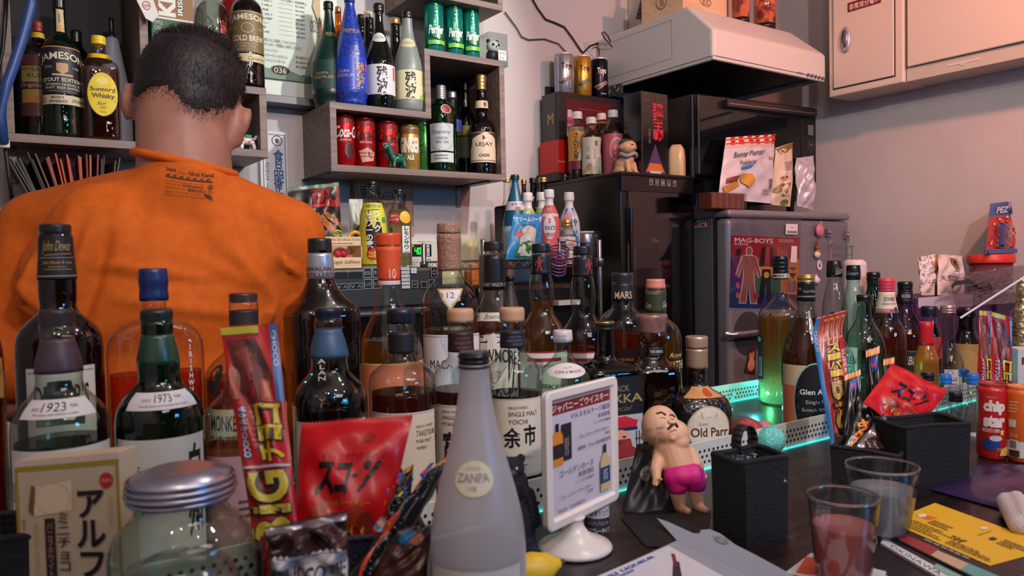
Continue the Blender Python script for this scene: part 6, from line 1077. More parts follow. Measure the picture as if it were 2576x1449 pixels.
# black liquor carton
fx0,fx1 = onY(1614,350,1.80).x,onY(1681,350,1.80).x; zz1 = onY(1640,232,1.80).z
carton('liquor_box','tall glossy black box with red brushed characters and a purple emblem','box',((fx0+fx1)/2,1.842,TOP),(fx1-fx0,.082,zz1-TOP),M((10,10,12),.12),0,faces={'front': [('r',0,.02,.05,.98,(26,36,50)),('t',V('琉球王朝'),.42,.12,.84,.58,(206,40,60),{'bold': .03}),('t',V('特選古酒'),.26,.44,.34,.62,(120,120,130)),('o',.2,.07,.1,.04,.15,(90,100,110)),('p',[(.5,.62),(.7,.82),(.9,.98),(.1,.98),(.3,.82)],(76,50,100)),('p',[(.3,.86),(.7,.86),(.84,.96),(.16,.96)],(200,110,40)),('p',[(.28,.95),(.74,.95),(.68,1),(.34,1)],(190,190,196))]},bevel=.0008)
for px,hw,y0,Yb,s in ((1703,26,364,1.80,'cream rounded toaster-like box with a black stripe'),(1690,13,326,1.90,'smaller cream rounded piece with a black stripe behind the larger one')):
    c = onc(px,430,Yb); r_ = rad_at(c,hw); z_ = onY(px,y0,Yb).z; t = thing('cream_canister',s + ' on the cooler','canister',tuple(c)); m_ = M((214,186,140),.3,coat=.4)
    prof = [(r_*.96,0),(r_,.004),(r_,(z_-TOP)*.6),(r_*.9,(z_-TOP)*.85),(r_*.6,(z_-TOP)*.98),(0.0,z_-TOP)]
    MB().lathe(prof,m_,tuple(c),40,superell(4,.8,.6),ends=False).build('body',t); mm = MB(); 
    mm.grid(lambda u,v,c=c,r_=r_,z_=z_: Vector((c.x+(r_*(.98 if v < .7 else .98-.38*((v-.7)/.3)**2)+.0015)*math.cos(math.radians(-118+14*u)),c.y+(r_*(.98 if v < .7 else .98-.38*((v-.7)/.3)**2)*.95+.0015)*math.sin(math.radians(-118+14*u)),TOP+.002+(z_-TOP)*.93*v)),3,14,M((20,18,18),.3)); mm.build('stripe',t)
# oven on the fridge
FT = fz+.0006; al = -5; wo = .61; P0 = Vector((1.985,1.762,0)); d1 = Vector((math.cos(math.radians(al)),math.sin(math.radians(al)),0)); d2 = Vector((-d1.y,d1.x,0))
z0o,z1o = 1.602,1.895; cc = P0 + d1*wo/2 + d2*.165; T = boxT((cc.x,cc.y,z0o),al); hO = z1o-z0o
st_ = boxT((cc.x,cc.y-.02,FT),al); t = thing('oven_stand','low black stand between the fridge and the microwave','stand',(cc.x,cc.y,FT)); MB().box((-.25,-.13,.05),(.26,.15,z0o-FT-.0006),M((20,20,22),.5),st_).build('platform',t)
for sx in (-.2,.22):
    for sy in (-.10,.12): MB().box((sx-.01,sy-.01,0),(sx+.01,sy+.01,.05),M((20,20,22),.5),st_).build('leg',t)
t = thing('microwave','black microwave oven with a long handle on top of the fridge','microwave',(cc.x,cc.y,z0o)); OB = M((16,16,19),.32)
MB().box((-wo/2,-.155,0),(wo/2,.165,hO),OB,T).build('housing',t,.008)
dd = MB().box((-wo/2+.005,-.178,.012),(wo/2-.09,-.156,hO-.004),M((14,14,17),.25),T).build('door',t,.006)
MB().box((-wo/2+.015,-.1786,.05),(wo/2-.17,-.1781,hO-.055),M((8,10,14),.04),T).build('window',dd)
m = MB(); m.box((-wo/2+.12,-.200,hO-.042),(wo/2-.03,-.179,hO-.018),M((30,26,28),.3),T); m.box((-wo/2+.13,-.2015,hO-.034),(wo/2-.04,-.2003,hO-.031),M((150,140,144),.3,.8),T); m.build('handle',dd)
pn = MB().box((wo/2-.088,-.176,.006),(wo/2-.003,-.156,hO-.004),OB,T).build('control_panel',t,.006)
a = MB(); S = quadsurf(T @ Vector((wo/2-.088,-.1764,hO)),T @ Vector((wo/2,-.1764,hO)),T @ Vector((wo/2,-.1764,0)),T @ Vector((wo/2-.088,-.1764,0))); art(a,S,[('r',.42,.24,.76,.37,(96,100,98)),('o',.6,.5,.19,.062,.06,(120,120,124)),('t','あたため\nスタート',.5,.475,.7,.52,(150,150,150)),('t','オート',.44,.385,.56,.4,(110,110,110)),('t','30',.57,.58,.62,.6,(110,110,110)),('t','切',.57,.62,.62,.64,(110,110,110))],.3,(1,1)); a.build('panel_print',pn)
fy = 1.672
ging = [('r',i/12,0,(i+1)/12,.14,(206,70,50)) if i % 2 else ('r',i/12,0,(i+1)/12,.14,(226,200,192)) for i in range(12)] + [('p',[(i/12,j*.035),((i+1)/12,j*.035),((i+1)/12,j*.035+.018),(i/12,j*.035+.018)],(190,40,34)) for i in range(12) for j in range(4) if (i+j) % 2]
bag('cookie_bag','white cookie bag with a red checked top and blue ribbon mark','bag',[onY(1826,346,fy+.03),onY(1949,338,fy+.04),onY(1941,512,fy),onY(1806,500,fy)],.045,M((206,200,208),.35),[('r',0,0,1,.19,(214,180,172))] + ging +
  [('t','Bonne Maman',.12,.27,.66,.36,(40,36,40),{'shear': .4,'slope': -.08}),('t','Madeleine',.24,.40,.5,.48,(60,56,60),{'shear': .4,'slope': -.06}),('p',[(.24,.51),(.48,.47),(.47,.51),(.25,.56)],(40,130,190)),('p',[(.25,.62),(.5,.6),(.56,.72),(.46,.82),(.3,.74)],(206,150,60)),('p',[(.02,.82),(.22,.72),(.28,.8),(.08,.92)],(196,136,54)),('p',[(.06,.68),(.24,.64),(.22,.74),(.06,.76)],(120,50,44)),('r',.86,.66,.94,.8,(90,86,92)),('t','Bonne',.8,.34,.95,.39,(60,56,60),{'shear': .3}),('l',.74,.82,.96,.9,3,(120,110,110))],.003,5,crimp=False)
bag('muesli_bag','cream muesli bag printed with nuts and kiwi slices','bag',[onY(1951,372,fy+.03),onY(1994,358,fy+.03),onY(1988,520,fy-.004),onY(1940,515,fy-.004)],.05,M((206,190,170),.4),[('p',[(0,.02),(1,0),(1,.1),(.2,.16)],(120,96,40))] + [('l',.3,.3,.9,.46,7,(90,76,66))] + [('e',.15+.7*_r.random(),.55+.3*_r.random(),.07,.015+.01*_r.random(),random.Random(i).choice([(140,100,60),(120,110,60),(90,60,40),(190,160,100)])) for i in range(16)] + [('e',.12,.76,.14,.055,(130,120,60)),('e',.62,.95,.2,.045,(110,120,40)),('t','250g',.4,.84,.6,.87,(80,60,50))],.002,6,crimp=False)
bag('foil_bag','plain silvery white bag slumped at the end of the fridge top','bag',[onY(2000,398,fy+.02),onY(2046,392,fy+.02),onY(2046,528,fy-.004),onY(2006,518,fy-.004)],.055,M((200,196,204),.28,.2),[],.004,9,crimp=False)
b0,b1 = onY(1758,500,1.69),onY(1850,500,1.69)
t = thing('bread_pack','long brown sliced cake in clear wrap lying before the cookie bag','bread',((b0.x+b1.x)/2,1.672,FT)); m = MB()
bz = onY(1800,482,1.64).z
for i in range(16): m.box((b0.x+.01+(b1.x-b0.x-.02)*i/16,1.645,FT+.002),(b0.x+.01+(b1.x-b0.x-.02)*(i+.86)/16,1.70,bz-.003),M(((120,66,44),(140,82,54),(110,58,40))[i % 3],.6))
m.build('slices',t); MB().box((b0.x,1.642,FT),(b1.x,1.703,bz),glass((236,226,222),.8,.05)).build('clear_wrap',t,.004)
# things on top of the hood
HT = 2.18+.0006
c = onZ(1718,31,HT); T = boxT(c,3); wy = .0; wv = onY(1836,48,c.y).x-c.x
t = thing('wooden_box','pale wooden gift box with burned stamps on top of the hood','box',(c.x+wv/2,c.y+.09,HT)); MB().box((0,0,0),(wv,.19,.12),WOODL,T).build('box',t,.001)
a = MB(); art(a,quadsurf(T @ Vector((0,-.0003,.12)),T @ Vector((wv,-.0003,.12)),T @ Vector((wv,-.0003,0)),T @ Vector((0,-.0003,0))),[('o',.5,.5,.13,.14,.12,(96,60,40)),('t','金武',.42,.4,.58,.6,(96,60,40)),('r',0,.96,1,.965,(170,130,96))],.5,(1,1)); art(a,quadsurf(T @ Vector((-.0003,.19,.12)),T @ Vector((-.0003,0,.12)),T @ Vector((-.0003,0,0)),T @ Vector((-.0003,.19,0))),[('o',.5,.45,.14,.26,.12,(76,60,50)),('t',V('龍泡'),.43,.28,.57,.62,(76,60,50))],.5,(1,1)); a.build('stamp',t)
for px,pb,hw,s in ((1864,62,23,'orange floral tumbler nearer the wooden box'),(1924,82,29,'orange floral tumbler, larger and lower of the two on the hood')):
    q = onY(px,pb,1.80); c = Vector((q.x,1.80,HT)); r_ = rad_at(c,hw); t = thing('tumbler',s,'tumbler',tuple(c)); MB().lathe([(r_*.93,0),(r_*.95,.02)],M((20,18,20),.3),tuple(c),30).build('black_base',t)
    MB().lathe([(r_*.95,.0201),(r_*1.03,.17)],noisy('floral_print',(206,110,70),(120,50,40),(26,26,26),.15,3,lo=.45,hi=.55,coat=.6),tuple(c),30).build('printed_wall',t)
q = onZ(1621,82,HT); t = thing('toy_planter','silver pot with a grey striped sock-like toy and dry straw','planter',tuple(q)); r_ = rad_at(q,20); MB().lathe([(r_*.9,0),(r_,.05)],noisy('foil',(150,150,160),(206,200,206),(90,90,90),.3,metal=.6),tuple(q),24).build('foil_pot',t)
m = MB()
for i in range(12): m.lathe([(r_*(1.05-.01*i),.05+.009*i),(r_*(1.08-.01*i),.054+.009*i),(r_*(1.05-.01*i),.0585+.009*i)],M((60,58,66) if i % 2 else (100,96,104),.8),(q.x+.003*i,q.y,q.z),20)
m.build('striped_toy',t); m = MB(); rs = random.Random(2)
for i in range(40): m.tube([q+Vector((.02,0,.1)),q+Vector((.015+rs.uniform(-.012,.012),rs.uniform(-.012,.012),.17)),q+Vector((.01+rs.uniform(-.03,.03),rs.uniform(-.02,.02),.23))],.0008,M((190,160,120),.7),4)
m.build('straw',t,kind='stuff')
q = onZ(1656,70,HT); o = MB().ball(q+Vector((0,0,.038)),(.028,.026,.027),M((30,150,60),.7)).ball(q+Vector((0,0,.018)),(.024,.022,.018),M((30,26,34),.7)).build('green_capped_toy',None); setorg(o,q); tag(o,'round toy with a green top leaning by the wooden box','toy')
q = onZ(1568,108,HT); o = MB().box((q.x-.045,q.y-.01,HT),(q.x+.03,q.y+.05,HT+.024),M((16,16,18),.4)).build('adapter',None,.003); setorg(o,q); tag(o,'black power adapter at the wall end of the hood','adapter')
for i,(pts,r_,s) in enumerate((([(1270,30),(1300,70),(1312,92),(1330,100),(1370,98),(1405,110),(1430,138)],.0022,'thin grey cord from the upper shelf sagging across the wall'),([(1338,-5),(1352,20),(1372,48),(1398,58),(1420,68),(1440,95),(1462,128),(1467,133),(1485,115),(1505,108),(1530,112)],.0032,'black cord looping down the wall to the hood'),([(1508,140),(1508,125),(1500,118),(1490,122)],.002,'short cord end dangling at the hood corner'),([(1540,118),(1520,95),(1514,82),(1520,80),(1530,92),(1536,105)],.003,'pale looped cord tied beside the adapter'))):
    m = MB(); m.tube([onY(x,y,YB-.008 if i < 2 else 2.12) for x,y in pts],r_,M((60,56,54) if i in (0,3) else (20,18,20),.5),6); o = m.build('cord',None); tag(o,s,'cord')
# ================================================================ THE MAN BEHIND THE BAR
from mathutils.bvhtree import BVHTree
HC = atD(478,245,1.27)
f_ = Vector((HC.x,HC.y,0)).normalized(); r_v = Vector((f_.y,-f_.x,0)); u_ = Vector((0,0,1))
man = thing('person','man seen from behind in an orange t-shirt, short dark hair, head bowed over his work','person',(HC.x,HC.y,0))
def W(a,b,c): return Vector((HC.x,HC.y,0)) + r_v*a + u_*b + f_*c           # right, height, forward
def L2(px,py,d): p = atD(px,py,d) - Vector((HC.x,HC.y,0)); return Vector((p.dot(r_v),p.z,p.dot(f_)))
hb_,hr_ = HC.z,math.radians(14)
def Hd(a,b,c):    # head frame: tilted towards his right shoulder, chin down, turned a little to the right
    ya = math.radians(8); a,c = a*math.cos(ya)+c*math.sin(ya),-a*math.sin(ya)+c*math.cos(ya)
    pi = math.radians(12); b,c = b*math.cos(pi)-c*math.sin(pi),b*math.sin(pi)+c*math.cos(pi)
    a2 = a*math.cos(hr_)+b*math.sin(hr_); b2 = -a*math.sin(hr_)+b*math.cos(hr_)
    return W(a2,hb_+b2,c)
SKIN = noisy('skin',(158,108,92),(180,126,106),(16,16,16),.5,4,.02)
ORANGE = noisy('orange_cotton',(206,92,3),(216,102,6),(60,60,60),.85,4,.03)
HAIR = noisy('hair_dark',(22,16,16),(44,33,32),(220,220,220),.55,4,.1)
ang = math.degrees(math.atan2(r_v.y,r_v.x))
deg = (0,0,ang)
bl = [('b',Hd(0,.018,-.004),(.080,.094,.098),(0,0,0))]
bl = []
def ell(a,b,c,ra,rb,rc,hd=True):
    o = (Hd if hd else W)(a,b,c); ex = (Hd if hd else W)(a+1,b,c)-o; ey = (Hd if hd else W)(a,b,c+1)-o; ez = (Hd if hd else W)(a,b+1,c)-o
    return ('m',o,(ra,rc,rb),Matrix((ex,ey,ez)).transposed())
def soft2(name,parent,blobs,mat,vox,it=4,label=None,disp=None):
    bb = []
    for b in blobs:
        bb.append(b)
    # ellipsoids given by a frame become balls with that rotation
    class _B(list): pass
    out = []
    for b in bb:
        if b[0] == 'm': e = b[3].to_euler(); out.append(('b',b[1],b[2],tuple(math.degrees(x) for x in e),b[3]))
        else: out.append(b)
    return soft(name,parent,out,mat,vox,it,label,disp)
head = [ell(0,.016,-.008,.080,.090,.096),ell(0,-.045,.035,.062,.07,.07),ell(0,-.03,-.02,.076,.07,.078),ell(0,-.078,.06,.038,.035,.045),ell(0,-.035,.108,.012,.02,.018),
        ell(-.084,-.036,-.004,.009,.035,.018),ell(-.094,-.028,-.014,.006,.026,.012),ell(.086,-.036,-.008,.010,.036,.020),ell(.098,-.026,-.020,.007,.028,.014),ell(.092,-.060,-.006,.008,.013,.011),ell(.088,-.010,-.004,.012,.012,.014)]
nk0,nk1 = Hd(0,-.05,-.02),W(-.010,1.46,-.03)
body = head + [('c',nk0,nk1,.070,.076),ell(-.055,1.25,.0,.15,.22,.095,False),ell(-.05,1.02,.02,.14,.16,.10,False)]
shL,shR = L2(116,588,1.30),L2(716,598,1.33)
elL,elR = (shL[0]-.045,1.13,.06),(shR[0]+.01,1.13,.10)
waL,waR = (-.14,.97,.26),(.10,.97,.30)
body += [('c',W(*shL),W(*elL),.048,.042),('c',W(*shR),W(*elR),.048,.042),('c',W(*elL),W(*waL),.040,.028),('c',W(*elR),W(*waR),.040,.028)]
for w_,s in ((waL,1),(waR,-1)):          # hands resting on the kitchen counter edge
    pc = (w_[0]+.01*s,w_[1]-.01,w_[2]+.05); body.append(ell(pc[0],pc[1],pc[2],.04,.014,.045,False))
    for k,(da,ln) in enumerate(((-.03,.055),(-.010,.066),(.011,.062),(.031,.05))):
        a0 = (pc[0]+da,pc[1],pc[2]+.035); a1 = (pc[0]+da*1.15,pc[1]-.006,pc[2]+.035+ln*.55); a2 = (pc[0]+da*1.2,pc[1]-.02,pc[2]+.035+ln)
        body += [('c',W(*a0),W(*a1),.0088,.008),('c',W(*a1),W(*a2),.008,.007)]
    body += [('c',W(pc[0]+.034*s,pc[1],pc[2]-.01),W(pc[0]+.062*s,pc[1]-.008,pc[2]+.03),.0105,.009)]
for sx in (-.14,.04): body += [('c',W(sx,.92,.0),W(sx,.50,.02),.082,.056),('c',W(sx,.50,.02),W(sx,.09,0),.054,.040),('c',W(sx,.05,-.02),W(sx,.03,.13),.038,.028)]
bd = soft2('body',man,body,SKIN,.0072,5)
# t-shirt
def creases(co,n):
    p = co - Vector((HC.x,HC.y,0)); a,b,c = p.dot(r_v),p.z,p.dot(f_)
    d = 0
    back = max(0,min(1,(-n.dot(f_)+.3)))
    for (x0,y0,x1,y1,w0,amp) in CR:
        vx,vy = x1-x0,y1-y0; t = max(0,min(1,((a-x0)*vx+(b-y0)*vy)/(vx*vx+vy*vy))); q = math.hypot(a-x0-vx*t,b-y0-vy*t)
        d += 1.6*amp*math.exp(-(q/w0)**2)*math.sin(math.pi*(.12+.76*t))
    d += .0012*math.sin(a*38+b*22)+.0010*math.sin(b*60-a*17)
    return co + n*d*back
CR = []
for (x0,y0,x1,y1,w0,amp) in ((255,560,185,790,.010,.009),(290,600,215,830,.009,-.007),(200,540,180,650,.014,.006),(120,640,95,760,.008,.009),(140,650,120,800,.007,-.008),(80,620,60,700,.008,.006),(40,720,110,790,.006,.007),(20,760,100,830,.006,-.006),(640,520,745,720,.013,.007),(690,560,760,740,.009,-.007),(600,470,700,560,.012,.006),(410,388,575,425,.008,-.006),(380,400,560,440,.010,.005),(240,660,520,700,.007,.0035),(250,690,560,720,.007,-.003),(300,745,640,800,.008,.004),(560,600,700,760,.010,.005),(480,640,640,720,.007,.003),(700,780,640,860,.008,.007),(330,470,300,640,.016,.004),(500,540,470,760,.018,-.003),(700,640,770,690,.007,.007),(90,700,170,860,.008,.008)):
    p,q = L2(x0,y0,1.2),L2(x1,y1,1.2); CR.append((p[0],p[1],q[0],q[1],w0,amp))
nl = L2(400,430,1.26); 
tr = [('b',nk1 + Vector((0,0,-.012)),.088),('c',nk1 + Vector((0,0,-.035)) - r_v*.02,W(*shL),.084,.076),('c',nk1 + Vector((0,0,-.04)) + r_v*.02,W(*shR),.084,.072), ell(-.055,1.30,-.01,.20,.19,.125,False),ell(-.06,1.12,.0,.185,.22,.125,False),ell(-.055,.98,.01,.17,.14,.12,False),
      ell(-.12,1.36,-.05,.10,.11,.07,False),ell(.03,1.35,-.05,.10,.11,.07,False),
      ('c',W(*shL),W(shL[0]-.038,1.19,.04),.074,.070),('c',W(*shR),W(shR[0]+.008,1.20,.07),.070,.066)]
shirt = soft2('t_shirt',man,tr,ORANGE,.0075,8,disp=creases)
cm = MB(); ring = []
for i in range(36):
    a = 2*math.pi*i/36; c0 = nk1 + Vector((0,0,.044)); tl = .012*math.cos(a)
    ring.append(c0 + r_v*.076*math.sin(a) - f_*.076*math.cos(a)*1.0 + u_*(-tl*.6 - .018*math.sin(a)*0.9))
cm.tube(ring,.0068,ORANGE,10,True); cm.build('collar',shirt)
def cutg(name,blobs,mat,**k): return soft2(name,man,blobs,mat,.009,3,**k)
cutg('trousers',[ell(-.05,.93,.0,.165,.12,.12,False)] + [('c',W(sx,.90,.0),W(sx,.12,.01),.094,.066) for sx in (-.14,.04)],M((30,32,40),.8))
for sx in (-.14,.04): soft2('shoe',man,[('c',W(sx,.055,-.03),W(sx,.045,.14),.05,.042),('b',W(sx,.03,.05),(.05,.05,.028))],M((24,24,26),.6),.009,2)
# hair: short cap with a ragged, fading lower edge
hm = bd.data; org = ORG[bd]; hmb = MB(); vs = [v.co + org for v in hm.vertices]; ns = [v.normal.copy() for v in hm.vertices]
Minv = Matrix((Hd(1,0,0)-Hd(0,0,0),Hd(0,1,0)-Hd(0,0,0),Hd(0,0,1)-Hd(0,0,0))).transposed().inverted(); H0 = Hd(0,0,0)
def hairy(p):      # >0 where hair grows
    q = Minv @ (p - H0); a,b,c = q
    lo = -.052 - .010*math.sin(a*60) if c < -.01 else -.052 + (c+.01)*1.0
    if abs(a) > .058: lo += (abs(a)-.058)*1.1 + (.03 if c > -.03 else 0)
    if c > .03: lo = max(lo,.02 + (c-.03)*.5)
    return b - lo
keep = {}; fs = []
for p in hm.polygons:
    if all(hairy(vs[i]) > .006 and (vs[i]-HC).length < .14 for i in p.vertices):
        fs.append(tuple(keep.setdefault(i,len(keep)) for i in p.vertices))
pv = [None]*len(keep)
for i,k in keep.items(): pv[k] = vs[i] + ns[i]*(.0015 + .0045*min(1,(hairy(vs[i])-.006)/.03))
hmb.add(pv,fs,HAIR,True); hair = hmb.build('hair',man)
sm = MB(); hr = random.Random(4); tv = []; tf = []
cand = [i for i in range(len(vs)) if hairy(vs[i]) > -.018 and (vs[i]-HC).length < .14]
for _ in range(26000):
    i = hr.choice(cand); h = hairy(vs[i])
    if h < .012 and hr.random() > ((h+.018)/.03)**1.6: continue
    p = vs[i] + Vector((hr.uniform(-1,1),hr.uniform(-1,1),hr.uniform(-1,1)))*.004; n = ns[i]
    ln = .002 + .009*max(0,min(1,(h+.01)/.06)); d = (n*.5 + Vector((0,0,-.9)) + Vector((hr.uniform(-.5,.5),hr.uniform(-.5,.5),hr.uniform(-.4,.5)))).normalized()
    if (Minv @ (p-H0))[1] > .06: d = (n + Vector((hr.uniform(-.7,.7),hr.uniform(-.7,.7),0))).normalized()
    s = d.cross(n)
    if s.length < .01: continue
    s = s.normalized()*.00045; b0 = p + n*(.0018 if h > .01 else .0002); k = len(tv); tv += [b0-s,b0+s,b0+d*ln]; tf.append((k,k+1,k+2))
sm.add(tv,tf,HAIR); sm.build('hair_strands',hair,kind='stuff')
# glasses and a face (turned away, seen from the side of the kitchen)
g = MB(); st = M((30,28,32),.3)
for s in (-1,1):
    g.tube([Hd(s*.088,-.008,-.012),Hd(s*.086,.004,.03),Hd(s*.072,.006,.098)],.0016,st,6)
    g.tube([Hd(s*.034+.026*math.cos(a),-.004+.02*math.sin(a),.112-.012*abs(math.cos(a))*0) for a in [i*math.pi/10 for i in range(20)]],.0014,st,6,True)
g.tube([Hd(-.010,0,.114),Hd(.010,0,.114)],.0014,st,6); g.build('glasses',man)
e = MB()
for s in (-1,1): e.ball(Hd(s*.032,-.006,.086),.011,M((230,226,222),.2),12,8).ball(Hd(s*.032,-.007,.0945),.005,M((30,20,18),.2),10,6).tube([Hd(s*.018,.016,.098),Hd(s*.034,.02,.096),Hd(s*.05,.014,.088)],.0026,HAIR,6)
e.build('eyes',man); e = MB(); e.tube([Hd(-.022,-.066,.098),Hd(0,-.062,.104),Hd(.022,-.066,.098)],.0035,M((166,90,84),.4),8); e.build('mouth',man)
# the print on the back of the shirt follows the cloth
bv = BVHTree.FromPolygons([v.co + ORG[shirt] for v in shirt.data.vertices],[tuple(p.vertices) for p in shirt.data.polygons])
def sp(u,v,e):
    px = (419+(538-419)*u)*(1-v) + (413+(535-413)*u)*v; py = (418+16*u+4*math.sin(math.pi*u))*(1-v) + (498+14*u)*v
    d = ray(px,py).normalized(); hit = bv.ray_cast(CAM0,d)
    return hit[0] + hit[1]*(e+.0004) if hit[0] else atD(px,py,1.2)
PI_ = (92,52,30)
pm = MB(); art(pm,sp,[('t','369',0,.02,.21,.14,PI_,{'bold': .03}),('t','from',.26,.08,.43,.15,PI_),('t','Nirai Kanai',.47,.02,1.0,.16,PI_,{'bold': .02})] + [('p',[(.0+.137*i,.31),(.02+.137*i,.24),(.07+.137*i,.205),(.115+.137*i,.22),(.08+.137*i,.235),(.075+.137*i,.27),(.12+.137*i,.29),(.15+.137*i,.285),(.15+.137*i,.33),(.0+.137*i,.33)],PI_) for i in range(7)] +
  [('t','paradise across the ocean,',.01,.395,.80,.455,PI_),('t','fate tow of',.01,.49,.32,.545,PI_),('t','OKINAWA,',.36,.48,.80,.56,PI_,{'bold': .02}),('t','where the god',.01,.60,.44,.66,PI_),('t','MIRUKU',.48,.59,.84,.67,PI_,{'bold': .02}),('t','comes over you to bring',.01,.72,.76,.78,PI_),('t','rich harvests & happiness!',.01,.83,.84,.895,PI_),('o',.93,.48,.05,.07,.3,PI_),('r',.92,.46,.94,.58,PI_),('o',.93,.64,.05,.035,.3,PI_),('p',[(.82,.7),(.95,.76),(1.0,.94),(.94,.86),(.8,.74)],PI_)],.85,(.05,.05)); pm.build('back_print',shirt)
# ================================================================ THINGS ON THE BAR, LEFT AND MIDDLE
CT = 1.0004
FAB = noisy('black_felt',(5,5,8),(17,18,25),(120,120,300),.9,5,.3)
def basket(name,label,L_,R_,dep,h,mat,wall=.004,group=None,mesh=False,bend=0):
    L_,R_ = Vector(L_),Vector(R_); L_.z = R_.z = CT; d = (R_-L_).normalized(); n = Vector((-d.y,d.x,0)); w = (R_-L_).length
    c = (L_+R_)/2 + n*dep/2; T = Matrix.Translation((c.x,c.y,CT)) @ Matrix((d,n,Vector((0,0,1)))).transposed().to_4x4()
    t = thing(name,label,'basket',(c.x,c.y,CT),group); m = MB(); fl = 1.04
    def ring(k,zz,inset): 
        a,b = w/2*k-inset,dep/2*k-inset; N = 8; pts = []
        for (x0,y0),(x1,y1) in (((-a,-b),(a,-b)),((a,-b),(a,b)),((a,b),(-a,b)),((-a,b),(-a,-b))):
            for i in range(N): u = i/N; bow = math.sin(math.pi*u)*bend*(zz/h); nx,ny = (y1-y0),-(x1-x0); l = math.hypot(nx,ny); pts.append(T @ Vector((x0+(x1-x0)*u-nx/l*bow*-1,y0+(y1-y0)*u-ny/l*bow*-1,zz + (.0015*math.sin(.55*len(pts))*(zz/h)))))
        return pts
    prof = [ring(1,0,0),ring(1.01,h*.5,0),ring(fl,h,0),ring(fl,h,wall),ring(1.01,h*.5,wall),ring(1,wall,wall)]; N = 32
    for r0,r1 in zip(prof,prof[1:]): m.add(r0+r1,[(i,(i+1) % N,N+(i+1) % N,N+i) for i in range(N)],mat,False)
    m.add(prof[0],[tuple(reversed(range(N)))],mat); m.add(prof[-1],[tuple(range(N))],mat); m.build('fabric_wall' if not mesh else 'mesh_wall',t); 
    m = MB(); m.tube([p+Vector((0,0,.001)) for p in ring(fl,h,wall/2)],wall*.8,mat,8,True); m.build('rim',t)
    return t,T
D_ = lambda px,py,d: atD(px,py,d)
# left basket, chocolate box
basket('fabric_basket','black fabric basket at the lower left corner holding a chocolate box',onZ(-75,1720,1.0),onZ(262,1670,1.0),.075,.112,FAB)
def place_card(pts,th,mat):  # slab between four front corners
    a,b,c,d = pts; n = ((d-a).cross(b-a)).normalized(); m = MB(); m.prism([a,b,c,d],n*-th,mat); return m
q = [D_(36,1161,.615),D_(298,1137,.60)]
down = Vector((.004,.006,-1)); hA = q[0].z-CT-.006
pA = [q[0],q[1],q[1]+down*(q[1].z-CT-.006),q[0]+down*hA]
t = thing('chocolate_box','cream chocolate box with bold katakana standing in the left basket','box',tuple((pA[2]+pA[3])/2)); place_card(pA,.022,M((196,178,150),.45)).build('carton',t,.0008)
a = MB(); S = quadsurf(*pA); KT = {'bold': .02}
k_ = .165/.185
art(a,S,[('r',0,0,1,.03,(214,190,176)),('r',0,.03,1,.055,(160,136,46)),('r',0,.03,.03,1,(160,136,46)),('r',.97,.03,1,1,(160,136,46)),('p',[(.2,.13),(.55,.11),(.54,.25),(.17,.27)],(226,206,176)),('p',[(.2,.13),(.17,.27),(.12,.24),(.16,.12)],(120,80,56)),('o',.36,.19,.17,.075,.03,(206,160,130)),
  ('e',.88,.12,.065,.035,(180,40,40)),('t','ブルボン',.83,.11,.93,.13,(230,210,200)),('t',V('アルフォート'),.58,.16,.86,.98,(34,20,30),{'bold': .03}),('t',V('ミニチョコ'),.40,.26,.52,.53,(40,26,34),{'bold': .01}),('r',.28,.28,.38,.58,(44,24,34)),('t',V('バニラホワイト'),.30,.30,.36,.56,(176,150,120)),
  ('t','Vanilla White',.17,.30,.22,.56,(176,150,110),{'rot': 90,'shear': .3}),('t',V('準チョコレート菓子'),.06,.28,.10,.56,(70,56,50)),('t','Alfort',.9,.18,.94,.32,(170,150,120),{'rot': 90,'shear': .3})],.4,(.3,.3)); a.build('print',t)
# candy jars
SLV = M((168,164,182),.28,.85)
yj = D_(457,1250,.555); g_ = glass((240,248,242),.5)
def jar_extra(t,X,Y,R,hz,fr):
    m = MB()
    for k in range(4): z = hz(1200+k*15); m.lathe([(R(z)+.0012,z-.0016),(R(z)+.0026,z),(R(z)+.0012,z+.0016)],SLV,(X,Y,0),44,ends=False)
    m.build('lid_rings',t)
J = B('candy_jar','big glass candy jar with a ridged silver screw lid',457,1250,yj.y,CT,[(1176,84),(1181,90),(1182,118),(1190,130),(1243,139),(1248,122),(1285,124),(1310,150),(1340,178),(1380,190),(1450,194),(2200,194)],g_,cap=(1243,SLV,0),cat='jar',foot=.95,extra=jar_extra)
jx,jy = J.location.x,J.location.y; rc = random.Random(6); wc = [(206,196,180),(214,214,214),(190,60,60),(60,90,160),(40,110,90),(196,150,90),(120,70,50)]
wn = ['cream','white','red','blue','green','tan','brown']
for i in range(21):
    lay = i//7; aa = 2*math.pi*(i % 7)/7+lay*.5; rr_ = .030 if i % 7 else .004; c = Vector((jx+rr_*math.cos(aa),jy+rr_*math.sin(aa),CT+.016+lay*.023)); k = i % 7
    T = Matrix.Rotation(rc.uniform(-.6,.6),3,'X') @ Matrix.Rotation(aa,3,'Z'); m = MB(); m.ball(c,(.0125,.008,.008),M(wc[k],.3),12,8,T)
    for sg in (-1,1): m.add([c+T @ Vector(v) for v in ((sg*.011,0,0),(sg*.02,.006,.004),(sg*.021,0,-.005),(sg*.02,-.006,.003))],[(0,1,2),(0,2,3)],M(wc[k],.3))
    o = m.build('wrapped_candy',None); setorg(o,c); tag(o,wn[k] + ' wrapped candy in the ' + ('bottom','middle','top')[lay] + ' layer inside the silver-lidded jar','candy','wrapped candies in the jar')
yk = D_(450,1449,.46)
t = thing('candy_jar','low domed glass jar cut off by the bottom edge of the photo','jar',(yk.x,yk.y,CT)); zt_ = onY(450,1398,yk.y).z; rb_ = .037
